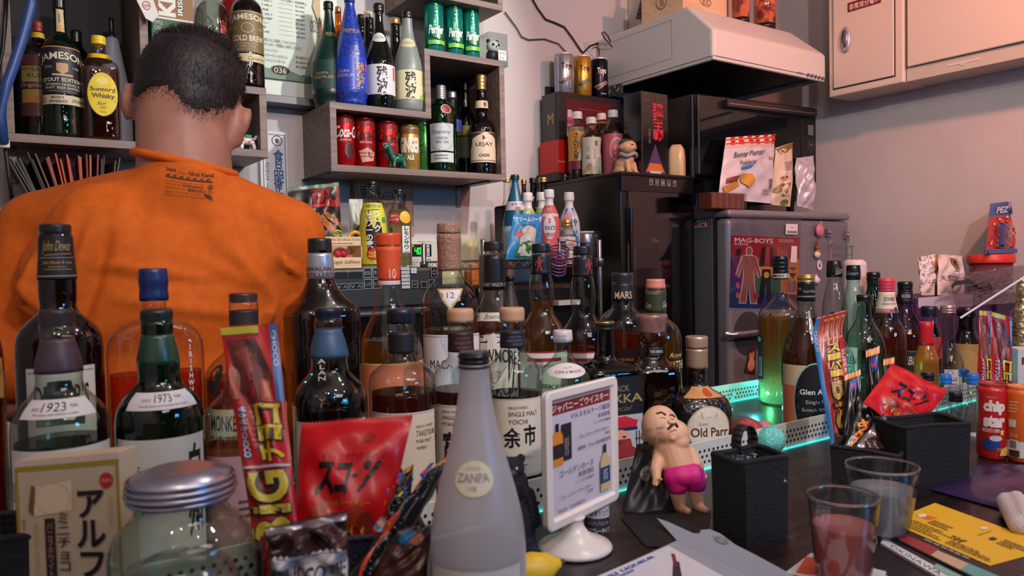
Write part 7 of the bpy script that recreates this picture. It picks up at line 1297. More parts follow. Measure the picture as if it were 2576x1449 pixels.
MB().lathe([(rb_,CT),(rb_,zt_-.03),(rb_*.96,zt_-.018),(rb_*.8,zt_-.006),(rb_*.45,zt_),(0,zt_+.001)],glass((232,244,240),.5),(yk.x,yk.y,0),48,ends=False).build('glass_body',t)
for i in range(9):
    aa = 2*math.pi*i/8; rr_ = .021 if i < 8 else 0; c = Vector((yk.x+rr_*math.cos(aa),yk.y+rr_*math.sin(aa),zt_-.028)); cc = [(206,90,70),(60,80,150),(214,206,190),(196,150,80),(40,60,110)][i % 5]
    o = MB().box(c-Vector((.009,.007,.004)),c+Vector((.009,.007,.006)),M(cc,.3)).build('boxed_sweet',None,.002); setorg(o,c); tag(o,['orange-red','blue','white','mustard','navy'][i % 5] + ' printed sweet near the top of the low jar','sweet','printed sweets in the low jar')
o = MB().lathe([(rb_*.9,CT+.003),(rb_*.9,zt_-.034)],noisy('mixed_sweets',(60,60,90),(206,190,180),(60,60,60),.4,lo=.45,hi=.55),(yk.x,yk.y,0),30).build('sweet_filling',None); setorg(o,(yk.x,yk.y,CT)); tag(o,'jumble of small printed sweets filling the low jar','sweets'); o['kind'] = 'stuff'
# snack basket and what sticks out of it
bt,BT = basket('snack_basket','dark navy woven basket crammed with snacks in front of the tray',onZ(660,1690,1.0),onZ(1075,1620,1.0),.10,.098,noisy('navy_weave',(10,12,26),(30,34,60),(400,400,400),.7,2,.4),mesh=True)
REDW = M((176,20,24),.3); 
YEL,BLKI = (206,176,30),(30,20,20)
def rotletters(s,x0,x1,ys,fill,line,rot):
    out = []
    for ch,(y0,y1) in zip(s,ys): out += [('t',ch,x0-.03,y0-.004,x1+.03,y1+.004,line,{'rot': rot,'bold': .09}),('t',ch,x0,y0,x1,y1,fill,{'rot': rot,'bold': .03})]
    return out
choco = [('r',0,0,.66,.035,(176,170,40)),('r',.86,0,1,.36,(50,100,160)),('t','CHOCO',.89,.03,.97,.2,(214,220,226),{'rot': 90,'bold': .02}),('r',0,.035,.66,.05,(130,30,34)),('p',[(.08,.06),(.6,.06),(.84,.24),(.62,.42),(.46,.43),(.2,.3)],(96,30,28)),('p',[(.4,.06),(.66,.1),(.8,.22),(.7,.24)],(50,22,24)),('p',[(.2,.12),(.45,.1),(.55,.25),(.4,.33)],(130,56,46))] + \
  [('r',.06,.2,.2,.34,(150,50,36)),('r',.62,.26,.80,.36,(150,50,36)),('r',.66,.27,.76,.34,(176,96,46)),('t','ブラックサンダー',.1,.21,.16,.33,(206,130,50),{'rot': 90})] + \
  [('t','ザクザクCHOCO',.12,.37,.30,.60,(60,120,190),{'rot': 90,'bold': .05}),('t','ザクザクCHOCO',.13,.375,.29,.595,(226,228,230),{'rot': 90,'bold': .01}),('t','じゅわっとうまい',.34,.37,.42,.56,(214,150,140),{'rot': 90})] + \
  rotletters('コョチ',.44,.92,[(.37,.46),(.465,.53),(.535,.62)],YEL,BLKI,-90) + [('r',.04,.635,.99,.645,(176,176,180))] + \
  rotletters('GIB',.10,.94,[(.66,.79),(.80,.835),(.85,.98)],(196,170,50),BLKI,-90)
bag('snack_stick','long red chocolate snack stick with big yellow letters, tilted before the bottles','snack',[D_(555,826,.70),D_(697,816,.70),D_(757,1390,.635),D_(645,1400,.635)],.012,REDW,choco,.0012,12,nmax=(.05,.03),pw=.5)
corn = [('o',.66,.17,.055,.045,.25,(120,20,24)),('t','湖',.635,.145,.685,.195,(130,20,24)),('t','カリッと サクッと おいしい',.27,.29,.86,.35,(110,16,22),{'bold': .01}),
  ('t','ス',.22,.36,.42,.62,(18,12,14),{'bold': .04}),('t','コ',.43,.37,.56,.62,(18,12,14),{'bold': .04}),('r',.58,.46,.63,.485,(18,12,14)),('e',.71,.395,.035,.035,(18,12,14)),('p',[(.80,.36),(.84,.37),(.68,.60),(.65,.59)],(18,12,14)),
  ('t','やみつきバーベキュー',.28,.66,.80,.71,(176,130,36),{'bold': .01})] + [('e',.3+.12*i+.02*(i % 2),.78+.04*(i % 3),.085,.075,((150,50,24),(120,34,22),(170,70,30))[i % 3]) for i in range(5)] + [('p',[(.3+.11*i,.88),(.33+.11*i,.84),(.34+.11*i,.93)],(206,150,40)) for i in range(5)]
bag('corn_snack_bag','bright red corn snack bag with black katakana, upright in the navy basket','snack',[D_(758,1068,.70),D_(1038,1046,.70),D_(962,1385,.655),D_(732,1372,.65)],.03,M((188,16,24),.32),corn,.002,21,pw=.55)
bag('pie_packet','brown and silver choco pie packet at the front of the navy basket','snack',[D_(668,1332,.575),D_(872,1289,.585),D_(884,1500,.575),D_(690,1510,.57)],.03,M((66,40,42),.22,.25),
  [('r',0,0,1,.08,(150,140,150),{'metal': .6,'rough': .25}),('r',.08,.42,.98,1.0,(176,170,176)),('p',[(.06,.40),(.1,.37),(.14,.4),(.18,.37),(.22,.4),(.26,.37),(.3,.4),(.34,.37),(.38,.4),(.42,.37),(.46,.4),(.5,.37),(.54,.4),(.58,.37),(.62,.4),(.66,.37),(.7,.4),(.74,.37),(.78,.4),(.82,.37),(.86,.4),(.9,.37),(.94,.4),(.94,.43),(.06,.43)],(200,196,206)),('t','LOTTE',.44,.47,.58,.51,(110,80,80)),('t','CHOCO PIE',.12,.54,.96,.72,(44,26,30),{'bold': .02}),('e',.5,.84,.3,.07,(60,34,36)),('t','チョコパイ',.34,.8,.68,.88,(206,196,190))],.003,33,pw=.45)
def uma(nm,lb,pts,seed,stripe=(196,60,24),th=.014,extra=()):
    dots = random.Random(seed); its = [('r',.0,0,1,.045,(214,140,40)),('r',.28,.05,.42,1,stripe)] + [('e',dots.uniform(.5,.95),dots.uniform(.1,.95),.02,.004,(150,150,150)) for _ in range(60)] + [('p',[(.55,.08),(.9,.1),(.85,.24),(.6,.2)],(30,80,160)),('p',[(.1,.2),(.26,.22),(.26,.32),(.06,.3)],(30,90,170)),('e',.7,.17,.14,.03,(200,60,110)),('p',[(.1,.34),(.2,.33),(.22,.38),(.1,.38)],(214,190,40))] + list(extra)
    return bag(nm,lb,'snack',pts,th,M((16,14,20),.25),its,.001,seed,pw=.5)
uma('corn_puff_packet','slim black puff stick packet with an orange-red stripe leaning to the right',[D_(1098,1172,.66),D_(1131,1148,.66),D_(938,1500,.60),D_(878,1450,.60)],5,extra=[('o',.35,.62,.3,.05,.25,(150,110,60)),('e',.35,.62,.24,.04,(60,110,170)),('e',.36,.61,.12,.02,(206,150,120))])
uma('corn_puff_packet','second black puff packet behind the striped one, blue and red marks on top',[D_(1000,1198,.69),D_(1040,1170,.69),D_(1010,1440,.64),D_(930,1440,.64)],8,(24,22,30))
bag('brown_packet','brown-topped packet with a blue cap emblem behind the navy basket rim','snack',[D_(1000,1330,.62),D_(1092,1322,.63),D_(1064,1470,.60),D_(930,1470,.60)],.02,M((70,36,30),.3),[('r',0,0,1,.3,(20,18,24)),('e',.35,.2,.2,.14,(30,96,150)),('e',.6,.26,.16,.12,(150,90,60))],.0015,9)
bag('brown_packet','dark red packet tucked in at the left end of the navy basket','snack',[D_(655,1352,.61),D_(700,1350,.61),D_(712,1560,.60),D_(668,1560,.60)],.012,M((110,16,22),.3),[],.001,10)
# frosted bottle in front
zy = D_(1198,1170,.605).y
FR = glass((226,223,226),.8,.35,body=.75)
B('sake_bottle','large frosted sake bottle in the foreground with a black screw cap',1198,1170,zy,CT,[(883,34),(886,39),(893,41),(905,39),(924,40),(927,37),(936,38),(960,39),(1000,43),(1060,54),(1120,68),(1180,85),(1240,101),(1300,114),(1350,120),(1400,122),(1900,122)],FR,cap=(924,M((16,16,20),.25),0,3),n=64,
  liq=(1386,M((150,152,150),.4)),labels=[dict(name='oval_label',y=(1136,1224),hw=34,c=-4,base=None,nmax=(.1,.2),art=[('e',.5,.5,.5,.5,(196,176,130)),('e',.5,.5,.47,.46,(222,214,190)),('t','琉球泡盛',.3,.18,.66,.3,(196,176,120)),('t','ZANPA',.1,.36,.86,.60,(150,144,140),{'bold': .02}),('t','25度',.36,.68,.56,.82,(190,160,100))]),
     dict(y=(1392,0),hw=62,c=-6,base=(214,206,196),art=[('t',V('残波'),.4,.2,.6,.8,(30,26,26))])])
# bear, lemon, menu stand, spray
q = onZ(1302,1392,CT); t = thing('bear_figure','small dark shaggy bear figure beside the frosted bottle','figure',tuple(q)); P = lambda a,b,c: q + Vector((.82,-.57,0))*a + Vector((.57,.82,0))*c + Vector((0,0,b)); BM = noisy('dark_fur',(14,16,26),(40,46,66),(300,300,300),.9,4,.5)
soft('bear_body',t,[('b',P(0,.034,0),(.022,.022,.034)),('b',P(-.003,.078,0),(.017,.017,.022)),('b',P(-.004,.098,-.002),(.014,.014,.013)),('b',P(-.014,.109,0),.005),('b',P(.006,.109,0),.005),('c',P(.014,.07,-.006),P(.022,.04,-.014),.007,.006),('c',P(-.014,.07,-.006),P(-.02,.045,-.014),.007,.006),('c',P(.012,.015,-.006),P(.016,.007,-.026),.010,.008),('c',P(-.012,.015,-.006),P(-.014,.007,-.026),.010,.008)],BM,.002,1)
MB().ball(P(-.004,.096,-.016),(.005,.005,.004),M((60,56,60),.6),12,8).ball(P(-.009,.101,-.0145),.0015,M(WHITE,.2),8,6).ball(P(.001,.101,-.0145),.0015,M(WHITE,.2),8,6).build('muzzle_and_eyes',t)
q = onZ(1335,1478,CT); r_ = .017; t = thing('lemon_squeezer','yellow plastic lemon lying right of the frosted bottle','lemon',tuple(q)); dl = Vector((.9,-.35,.12)).normalized(); T4 = Matrix.Translation(q+Vector((0,0,r_*1.05))) @ dl.to_track_quat('Z','Y').to_matrix().to_4x4()
MB().lathe([(0,-.034),(.010,-.030),(r_,-.012),(r_*1.02,.004),(.013,.020),(.006,.029),(.0045,.032),(0,.034)],M((226,186,40),.4),n=28,T=T4,ends=False).build('lemon_body',t); MB().lathe([(.003,.033),(.003,.0365),(0,.037)],M((60,50,20),.5),n=12,T=T4,ends=False).build('tip',t)
PL = M((222,214,208),.3,coat=.3); tl,tr_,br,bl_ = D_(1366,972,.815),D_(1547,957,.93),D_(1533,1272,.93),D_(1357,1333,.815)
wd = Vector((tr_.x-tl.x,tr_.y-tl.y,0)); Wf = wd.length; ux = wd.normalized(); uz = Vector((0,0,1)); z1 = (tl.z+tr_.z)/2; z0 = (bl_.z+br.z)/2; un = ux.cross(uz); o0 = Vector((tl.x,tl.y,0)); Hf = z1-z0
bc_ = onZ(1447,1380,CT); t = thing('menu_stand','white plastic photo-frame stand with a Japanese whisky menu card','menu stand',tuple(bc_))
fm = MB(); bw = .0125
def fr_ring(off,inset,rad,n=6):
    pts = []
    for cx,cy,a0 in ((Wf-inset-rad,Hf-inset-rad,0),(inset+rad,Hf-inset-rad,90),(inset+rad,inset+rad,180),(Wf-inset-rad,inset+rad,270)):
        for i in range(n+1): a = math.radians(a0+90*i/n); pts.append(o0 + ux*(cx+rad*math.cos(a)) + uz*(z0+cy+rad*math.sin(a)) + un*off)
    return pts
rings = [fr_ring(-.004,.0008,.009),fr_ring(.003,.0,.009),fr_ring(.0045,.002,.008),fr_ring(.0045,bw-.003,.003),fr_ring(.001,bw,.001),fr_ring(-.004,bw,.001)]
Nn = len(rings[0]); 
for a_,b_ in zip(rings,rings[1:] + rings[:1]): fm.add(a_+b_,[(i,(i+1) % Nn,Nn+(i+1) % Nn,Nn+i) for i in range(Nn)],PL,True)
fm.build('frame',t)
MB().prism([o0+ux*(bw-.001)+uz*(z0+bw-.001)-un*.003,o0+ux*(Wf-bw+.001)+uz*(z0+bw-.001)-un*.003,o0+ux*(Wf-bw+.001)+uz*(z1-bw+.001)-un*.003,o0+ux*(bw-.001)+uz*(z1-bw+.001)-un*.003],un*.002,M((196,188,200),.5)).build('menu_card',t)
S = quadsurf(*[o0+ux*x_+uz*z_-un*.0008 for x_,z_ in ((bw,z1-bw),(Wf-bw,z1-bw),(Wf-bw,z0+bw),(bw,z0+bw))]); TI = (60,50,60); a = MB()
art(a,S,[('r',0,.02,1,.125,(128,40,36)),('t','ジャパニーズウイスキー',.02,.035,.98,.11,(220,206,206),{'bold': .02}),('t','マルスモルテージ越百',.32,.15,1,.20,TI),('t','本坊酒造',.78,.22,1,.26,TI),('t','シングル¥800',.70,.28,1,.31,TI),('t','・ブレンデッドウイスキー',.42,.36,.98,.40,TI),('t','43%',.9,.41,.99,.435,TI),('t','長野県（マルス信州蒸留所）',.42,.46,1,.50,TI),
  ('r',.16,.22,.32,.54,(34,30,34)),('t',V('越百'),.2,.34,.28,.5,(150,140,130)),('r',.07,.20,.12,.27,(24,20,24)),('p',[(.05,.27),(.14,.27),(.18,.31),(.18,.56),(.01,.56),(.01,.31)],(210,130,40)),('r',.01,.38,.18,.5,(40,34,36)),
  ('t','ゴールデンホース',.12,.61,.68,.67,TI),('t','東亜酒造',.42,.685,.68,.73,TI),('t','シングル¥600',.36,.75,.68,.78,TI),('t','・ブレンデッドウイスキー',.1,.83,.66,.87,TI),('t','43%',.56,.88,.66,.905,TI),('t','埼玉県（羽生蒸留所）',.08,.94,.52,.975,TI),
  ('r',.85,.52,.9,.6,(40,36,44)),('p',[(.84,.6),(.91,.6),(.96,.67),(.96,.95),(.79,.95),(.79,.67)],(196,176,130)),('r',.79,.73,.96,.88,(36,60,110)),('t',V('武州'),.83,.75,.92,.86,(190,190,196))],.5,(.3,.3)); a.build('menu_print',t)
zf = z0+.002; MB().lathe([(.0415,CT),(.043,CT+.003),(.041,CT+.006),(.030,CT+.011),(.018,CT+.017),(.011,CT+.026),(.009,CT+.034),(.0105,zf-.002),(.012,zf)],PL,(bc_.x,bc_.y,0),48,ends=True).build('pedestal',t)
yq = D_(1501,1300,.93).y
B('spray_bottle','small clear spray bottle with white lettering behind the menu stand',1501,1300,yq,CT,[(1170,14),(1190,15),(1196,20),(1210,30),(1225,32),(1500,32)],CL,cap=(1195,M(WHITE,.4),0),cat='bottle',labels=[dict(y=(1240,1348),hw=70,base=(50,46,56),art=[('r',0,0,1,.5,(196,186,196)),('t','酸素ドコプ',.3,.32,.9,.45,(60,56,66),{'bold': .01}),('t','ハンディアルコール',.25,.56,.9,.66,(196,190,196)),('t','スプレータイプ',.25,.72,.95,.84,(220,214,216),{'bold': .02})])])
# squishy doll with pouch
q = onZ(1722,1293,CT+.004); dd_ = 1.0; PK = noisy('doll_skin',(206,156,124),(214,166,134),(30,30,30),.55)
t = thing('squeeze_doll','bald rubber doll of a moustached man in magenta shorts leaning on a black pouch','doll',tuple(q)); K_ = lambda px,py,d=1.0: D_(px,py,d); pr = FPX/1.0
rp = lambda n: n/pr
soft('doll_body',t,[('b',K_(1660,1072,1.03),(rp(50),rp(46),rp(54))),('b',K_(1692,1092,1.02),(rp(46),rp(40),rp(38))),('b',K_(1703,1110,1.015),(rp(32),rp(32),rp(26))),('b',K_(1622,1098,1.03),(rp(10),rp(12),rp(15))),('b',K_(1690,1103,1.0),(rp(8),rp(10),rp(6))),
  ('c',K_(1690,1130,1.02),K_(1712,1195,1.01),rp(44),rp(42)),('c',K_(1662,1138,1.02),K_(1650,1180,1.0),rp(19),rp(15)),('c',K_(1650,1180,1.0),K_(1652,1205,.99),rp(14),rp(11)),('c',K_(1652,1210,.99),K_(1648,1216,.985),rp(10),rp(8)),('c',K_(1655,1208,.985),K_(1664,1206,.975),rp(5),rp(4)),('c',K_(1646,1212,.985),K_(1644,1220,.98),rp(4),rp(3.5)),('c',K_(1652,1213,.98),K_(1652,1221,.977),rp(4),rp(3.5)),
  ('c',K_(1735,1140,1.02),K_(1758,1175,1.01),rp(18),rp(13)),('c',K_(1758,1175,1.01),K_(1765,1192,1.0),rp(12),rp(10)),('c',K_(1768,1196,1.0),K_(1777,1200,.995),rp(6),rp(4)),('c',K_(1763,1198,.995),K_(1768,1208,.99),rp(5),rp(4)),
  ('c',K_(1698,1210,1.0),K_(1710,1270,1.0),rp(24),rp(17)),('c',K_(1748,1205,1.0),K_(1754,1265,1.0),rp(24),rp(17)),('c',K_(1712,1280,1.0),K_(1730,1287,.98),rp(14),rp(9)),('c',K_(1756,1276,1.0),K_(1774,1284,.98),rp(14),rp(9))],PK,.0016,3)
soft('shorts',t,[('b',K_(1716,1192,1.006),(rp(50),rp(46),rp(34))),('c',K_(1698,1200,1.0),K_(1703,1222,1.0),rp(30),rp(27)),('c',K_(1744,1196,1.0),K_(1750,1216,1.0),rp(30),rp(27))],M((196,24,120),.6),.0016,2)
m = MB(); DK = M((50,34,30),.5)
m.tube([K_(1652,1040,.985),K_(1664,1037,.98),K_(1675,1044,.98)],rp(2.6),DK,8).tube([K_(1684,1046,.98),K_(1690,1043,.98),K_(1697,1048,.985)],rp(2.2),DK,8); m.build('eyebrows',t)
m = MB(); m.tube([K_(1680,1080,.974),K_(1690,1070,.970),K_(1700,1066,.972),K_(1704,1074,.976)],rp(3.4),DK,8); m.build('moustache',t)
m = MB(); m.ball(K_(1686,1062,.975),(rp(7),rp(7),rp(6)),PK,12,8); m.build('nose',t)
m = MB(); m.tube([K_(1660,1052,.981),K_(1668,1050,.978),K_(1675,1053,.979)],rp(1.2),M((150,96,76),.5),6).tube([K_(1688,1054,.978),K_(1695,1055,.98)],rp(1.2),M((150,96,76),.5),6).tube([K_(1682,1088,.972),K_(1692,1083,.97),K_(1701,1082,.973)],rp(1.8),M((176,96,80),.5),6); m.build('closed_eyes_and_lips',t)
bag('black_pouch','black pouch with a tiny skull emblem behind the rubber doll','pouch',[D_(1602,1118,1.06),D_(1700,1112,1.06),D_(1712,1345,.985),D_(1556,1322,.985)],.02,M((10,10,13),.5),[('e',.32,.40,.12,.08,(120,122,124)),('e',.28,.385,.02,.016,(16,16,18)),('e',.36,.38,.02,.016,(16,16,18)),('r',.29,.43,.35,.435,(16,16,18)),('p',[(.15,.58),(.3,.6),(.4,.57),(.3,.615)],(60,56,56)),('r',.62,.55,.78,.68,(34,34,36)),('r',.66,.57,.74,.66,(10,10,13))],.002,14,crimp=False)
a = MB(); S = quadsurf(onZ(1560,1300,CT+.001),onZ(1790,1285,CT+.001),onZ(1770,1378,CT+.001),onZ(1625,1375,CT+.001)); a.grid(lambda u,v: S(u,v,.0012*math.sin(3.1*u)*math.sin(3.1*v)),12,12,M((7,7,9),.7)); o = a.build('black_cloth',None); tag(o,'flat black cloth flap on the counter under the rubber doll','cloth')
bk,BKT = basket('fabric_basket','black felt basket with a ribbon handle right of the rubber doll',onZ(1878,1380,1.0),onZ(1982,1350,1.0),.052,.096,FAB,bend=.003)
m = MB(); hp = [BKT @ Vector((.022+.014*math.cos(a_),.028,.098+.020*math.sin(a_)+.006)) for a_ in [math.pi*2*i/16-math.pi/2 for i in range(16)]]
for i in range(16):
    p_,p2 = hp[i],hp[(i+1) % 16]; wv = (BKT.to_3x3() @ Vector((0,.008,0))); m.add([p_-wv,p2-wv,p2+wv,p_+wv],[(0,1,2,3)],M((16,16,18),.7),True)
ho = m.build('ribbon_handle',bk); so = ho.modifiers.new('thickness','SOLIDIFY'); so.thickness = .001
for i,(x,y) in enumerate(((-.015,.012),(.012,.012),(-.014,-.010),(.012,-.010))):
    c = BKT @ Vector((x,y,.066)); bag('clear_sachet',('crumpled clear sachet at the back left','crumpled clear sachet at the back','glossy clear sachet at the front left','glossy clear sachet near the front right')[i] + ' of the black felt basket','sachet',[c+Vector((-.018,.01,.022)),c+Vector((.018,.004,.026)),c+Vector((.02,-.02,0)),c+Vector((-.018,-.014,0))],.014,glass((226,226,236),.6,.05),[],.002,50+i,group='clear sachets in the felt basket')
    PENDING[-1]
o = MB().box((-.022,-.018,.005),(.022,.018,.05),M((30,28,32),.5),BKT).build('packet_stack',None); tag(o,'dark packets filling the bottom of the black felt basket','packets')
GL = lambda c: noisy('glitter',c,tuple(min(255,x+70) for x in c),(500,500,500),.35,2,.5,lo=.4,hi=.7,metal=.2)
for i,(px,py,r_,c,s) in enumerate(((1881,1090,.027,(150,40,44),'large red glitter ball'),(1921,1086,.020,(190,120,120),'pale pink glitter ball behind the red one'),(1893,1108,.017,(120,190,186),'small pale teal glitter ball at the front'),(1941,1106,.023,(90,200,190),'white glitter ball with teal light painted in, right of the others'))):  # last ball is white; the tray's teal light is put into its colour
    p = onZ(px,py,TB+r_); o = MB().ball(p,r_,GL(c),28,18).build('glitter_ball',None); setorg(o,p-Vector((0,0,r_))); tag(o,s + ' in the light tray','ball','glitter balls in the tray')
# menu sheet, folder, patterned paper
def sheet(name,label,cat,pts,th,col,items=(),bump=0,z=CT):
    ps = [onZ(x,y,z) for x,y in pts]; S = quadsurf(*ps); t = thing(name,label,cat,tuple((ps[2]+ps[3])/2)); m = MB(); m.grid(lambda u,v: S(u,v,th+bump*math.sin(5*u+2*v)),12,12,M(col,.45)); m.grid(lambda u,v: S(1-u,v,0),1,1,M(col,.45))
    e_ = [(i/12,0) for i in range(12)] + [(1,i/12) for i in range(12)] + [(1-i/12,1) for i in range(12)] + [(0,1-i/12) for i in range(12)]; m.add([S(u,v,th) for u,v in e_] + [S(u,v,0) for u,v in e_],[(i,(i+1) % 48,(i+1) % 48+48,i+48) for i in range(48)],M(col,.45)); m.build('sheet',t)
    if items: a = MB(); art(a,lambda u,v,e: S(u,v,th+bump*math.sin(5*u+2*v)+e+.0001),items,.4,(.1,.1)); a.build('print',t)
    return t
sheet('folder','pale grey card folder lying open under the menu sheet','folder',[(1705,1362),(1915,1460),(1640,1640),(1400,1500)],.0016,(150,152,166))
F0,F1 = onZ(1705,1362,CT+.0018),onZ(1915,1460,CT+.0018); fd = (F1-F0).normalized(); fn_ = Vector((-fd.y,fd.x,0)); up_ = (Vector((0,0,1))*.55 + fn_*.83).normalized(); nf = fd.cross(up_)
def onF2(px,py): d = ray(px,py); return CAM0 + d*((F0-CAM0).dot(nf)/d.dot(nf))
fl_ = [onF2(*p) for p in ((1705,1362),(1652,1303),(1680,1312),(1743,1341),(1760,1342),(1763,1333),(1785,1331),(1812,1342),(1850,1370),(1905,1398),(2010,1455),(1960,1470))] + [F1]
o = MB().prism(fl_,nf*-.0006,M((150,154,172),.4)).build('folder_flap',None); setorg(o,F0); tag(o,'raised curved flap of the grey folder','flap')
fo = [x for x in PENDING if x.name.startswith('folder') and x.type == 'EMPTY'][0]
o.parent = fo; o.location = ORG[o]-ORG[fo]; del o['category']; ORG[o] = ORG[fo] if False else ORG[o]
a = MB(); c_ = onF2(1815,1360); art(a,lambda u,v,e: c_ + fd*.022*(u-.5) + up_*.008*(.5-v) - nf*(-.0006-e),[('e',.5,.5,.5,.5,(120,120,126)),('t','泡',.36,.15,.64,.85,(170,172,184))],.4,(1,1)); aa = a.build('flap_mark',fo)
sheet('menu_sheet','white liqueur menu sheet with a dark bottle picture at the bottom edge','menu',[(1682,1378),(1860,1478),(1600,1720),(1330,1530)],.0025,(208,204,214),[('t','AWAMORI LIQUEUR',-.02,.12,.12,.80,(60,96,170),{'rot': -90,'bold': .02})][:0] +
  [('p',[(.25,.10),(.32,.09),(.52,.20),(.64,.22),(.84,.34),(.80,.42),(.58,.32),(.48,.26)],(34,30,56)),('p',[(.14,.055),(.18,.045),(.36,.13),(.33,.145)],(120,30,40)),('p',[(.60,.25),(.74,.32),(.71,.38),(.56,.31)],(206,196,206)),('t','AWAMORI',.05,.45,.10,.86,(60,96,170),{'rot': -90,'bold': .03}),('t','LIQUEUR',.05,.16,.10,.42,(60,96,170),{'rot': -90,'bold': .03}),('e',.32,.62,.12,.08,(206,160,60)),('e',.30,.60,.05,.03,(150,90,40)),('l',.12,.3,.15,.6,1,(90,120,180))],z=CT+.0022)
sheet('patterned_paper','white paper with orange and navy streaks under the pink drink','paper',[(2040,1393),(2230,1440),(2160,1620),(1900,1500)],.001,(206,200,206),[('p',[(.0,.1),(.3,.05),(.5,.3),(.1,.45)],(206,80,44)),('p',[(.02,.5),(.3,.45),(.34,.5),(.0,.6)],(30,30,60)),('p',[(.1,.02),(.6,.2),(.6,.24),(.08,.08)],(30,30,60)),('p',[(.2,.6),(.6,.5),(.6,.7),(.3,.8)],(206,80,44)),('p',[(.5,.1),(.9,.3),(.88,.36),(.5,.16)],(30,30,60)),('p',[(.6,.5),(1,.6),(1,.65),(.6,.56)],(30,30,60))])
sheet('patterned_paper','corner of a white and navy paper right of the pink drink','paper',[(2180,1432),(2235,1452),(2230,1540),(2150,1500)],.001,(190,190,200),[('p',[(.1,.3),(.9,.2),(.9,.3),(.1,.45)],(30,34,60))],z=CT+.0015)
# ================================================================ GLASSES AND THE RIGHT END OF THE BAR
def tumbler(label,px,pyr,rim,rhw,basey,bhw,D,drink,dcol,level,rings=False):
    Y = D_(px,pyr,D).y; X = D_(px,pyr,D).x; R0 = rad_at((X,Y,1.1),bhw); R1 = rad_at((X,Y,1.1),rhw); zr = onY(px,rim,Y).z; zl = onY(px,level,Y).z
    t = thing('drinking_glass',label,'glass',(X,Y,CT)); R = lambda z: R0 + (R1-R0)*((z-CT)/(zr-CT))**.85
    zs = [CT+(zr-CT)*i/24 for i in range(25)]; G = glass((246,250,250),.5,name='clear_glass')
    wall = .0013
    prof = [(R0*.9,CT),(R0,CT+.003)] + [(R(z)+(.0004*math.sin((z-CT)*900) if rings and z < CT+.05 else 0),z) for z in zs[2:]] + [(R1-.0005,zr+.001),(R1-wall,zr)] + [(R(z)-wall,z) for z in reversed(zs[2:-1])] + [(0.0,CT+.006)]
    m = MB(); m.lathe(prof,G,(X,Y,0),64,ends=False); m.add([(X+R0*.9*math.cos(a),Y+R0*.9*math.sin(a),CT) for a in [math.pi*2*i/40 for i in range(40)]],[tuple(reversed(range(40)))],G); m.build('glass_wall',t)
    m = MB(); zz = [CT+.008+(zl-CT-.008)*i/12 for i in range(13)]; m.lathe([(R(z)-wall-.0006,z) for z in zz],drink,(X,Y,0),56); m.build('drink',t)
    RG = M((240,244,244),.03); RG = bpy.data.materials.get('rim_glass') or RG.copy(); RG.name = 'rim_glass'; RG.node_tree.nodes['Principled BSDF'].inputs['Transmission Weight'].default_value = 1
    m = MB(); m.tube([(X+(R1-.0006)*math.cos(a),Y+(R1-.0006)*math.sin(a),zr+.0008) for a in [math.pi*2*i/56 for i in range(56)]],.0013,RG,8,True); m.build('rim',t)
    return t,X,Y,R,zl
def cloudy(name,c,tr,k):
    m = bpy.data.materials.new(name); m.use_nodes = True; nt = m.node_tree; nt.nodes.clear(); N = nt.nodes; L = nt.links.new
    o = N.new('ShaderNodeOutputMaterial'); a = N.new('ShaderNodeBsdfTransparent'); a.inputs[0].default_value = rgb(tr); b = N.new('ShaderNodeBsdfDiffuse'); b.inputs[0].default_value = rgb(c); b2 = N.new('ShaderNodeBsdfTranslucent'); b2.inputs[0].default_value = rgb(c)
    m1 = N.new('ShaderNodeMixShader'); L(b.outputs[0],m1.inputs[1]); L(b2.outputs[0],m1.inputs[2]); m2 = N.new('ShaderNodeMixShader'); m2.inputs[0].default_value = k; L(a.outputs[0],m2.inputs[1]); L(m1.outputs[0],m2.inputs[2])
    g = N.new('ShaderNodeBsdfGlossy'); g.inputs['Roughness'].default_value = .05; f = N.new('ShaderNodeFresnel'); f.inputs[0].default_value = 1.33; m3 = N.new('ShaderNodeMixShader'); L(front(nt,f.outputs[0]),m3.inputs[0]); L(m2.outputs[0],m3.inputs[1]); L(g.outputs[0],m3.inputs[2]); L(m3.outputs[0],o.inputs[0]); return m
g1 = tumbler('short glass of cloudy pink drink at the front',2121,1290,1248,93,1500,70,.77,cloudy('pink_drink',(240,152,146),(240,176,172),.75),0,1318,True)
g2 = tumbler('taller glass of clear iced drink behind the pink one',2219,1250,1172,95,1400,64,.887,cloudy('clear_drink',(212,214,220),(230,234,240),.42),0,1226)
for gi,(g_,nm,n_) in enumerate(((g2,'the clear iced drink',4),(g1,'the pink drink',3))):
    _,X,Y,R,zl = g_; rr_ = random.Random(20+gi)
    for i in range(n_):
        a_ = i*2.1; rad_ = .012; c = Vector((X+rad_*math.cos(a_),Y+rad_*math.sin(a_),zl-.010-.022*(i//2))); T = Matrix.Translation(c) @ Matrix.Rotation(rr_.uniform(0,3),4,'Z') @ Matrix.Rotation(rr_.uniform(-.4,.4),4,'X')
        o = MB().box((-.010,-.010,-.010),(.010,.010,.010),cloudy('ice',(206,210,220),(244,246,250),.25),T).build('ice_cube',None,.003); setorg(o,c); tag(o,('upper','second upper','lower','lowest')[i] + ' ice cube floating in ' + nm,'ice cube','ice cubes in the glasses')
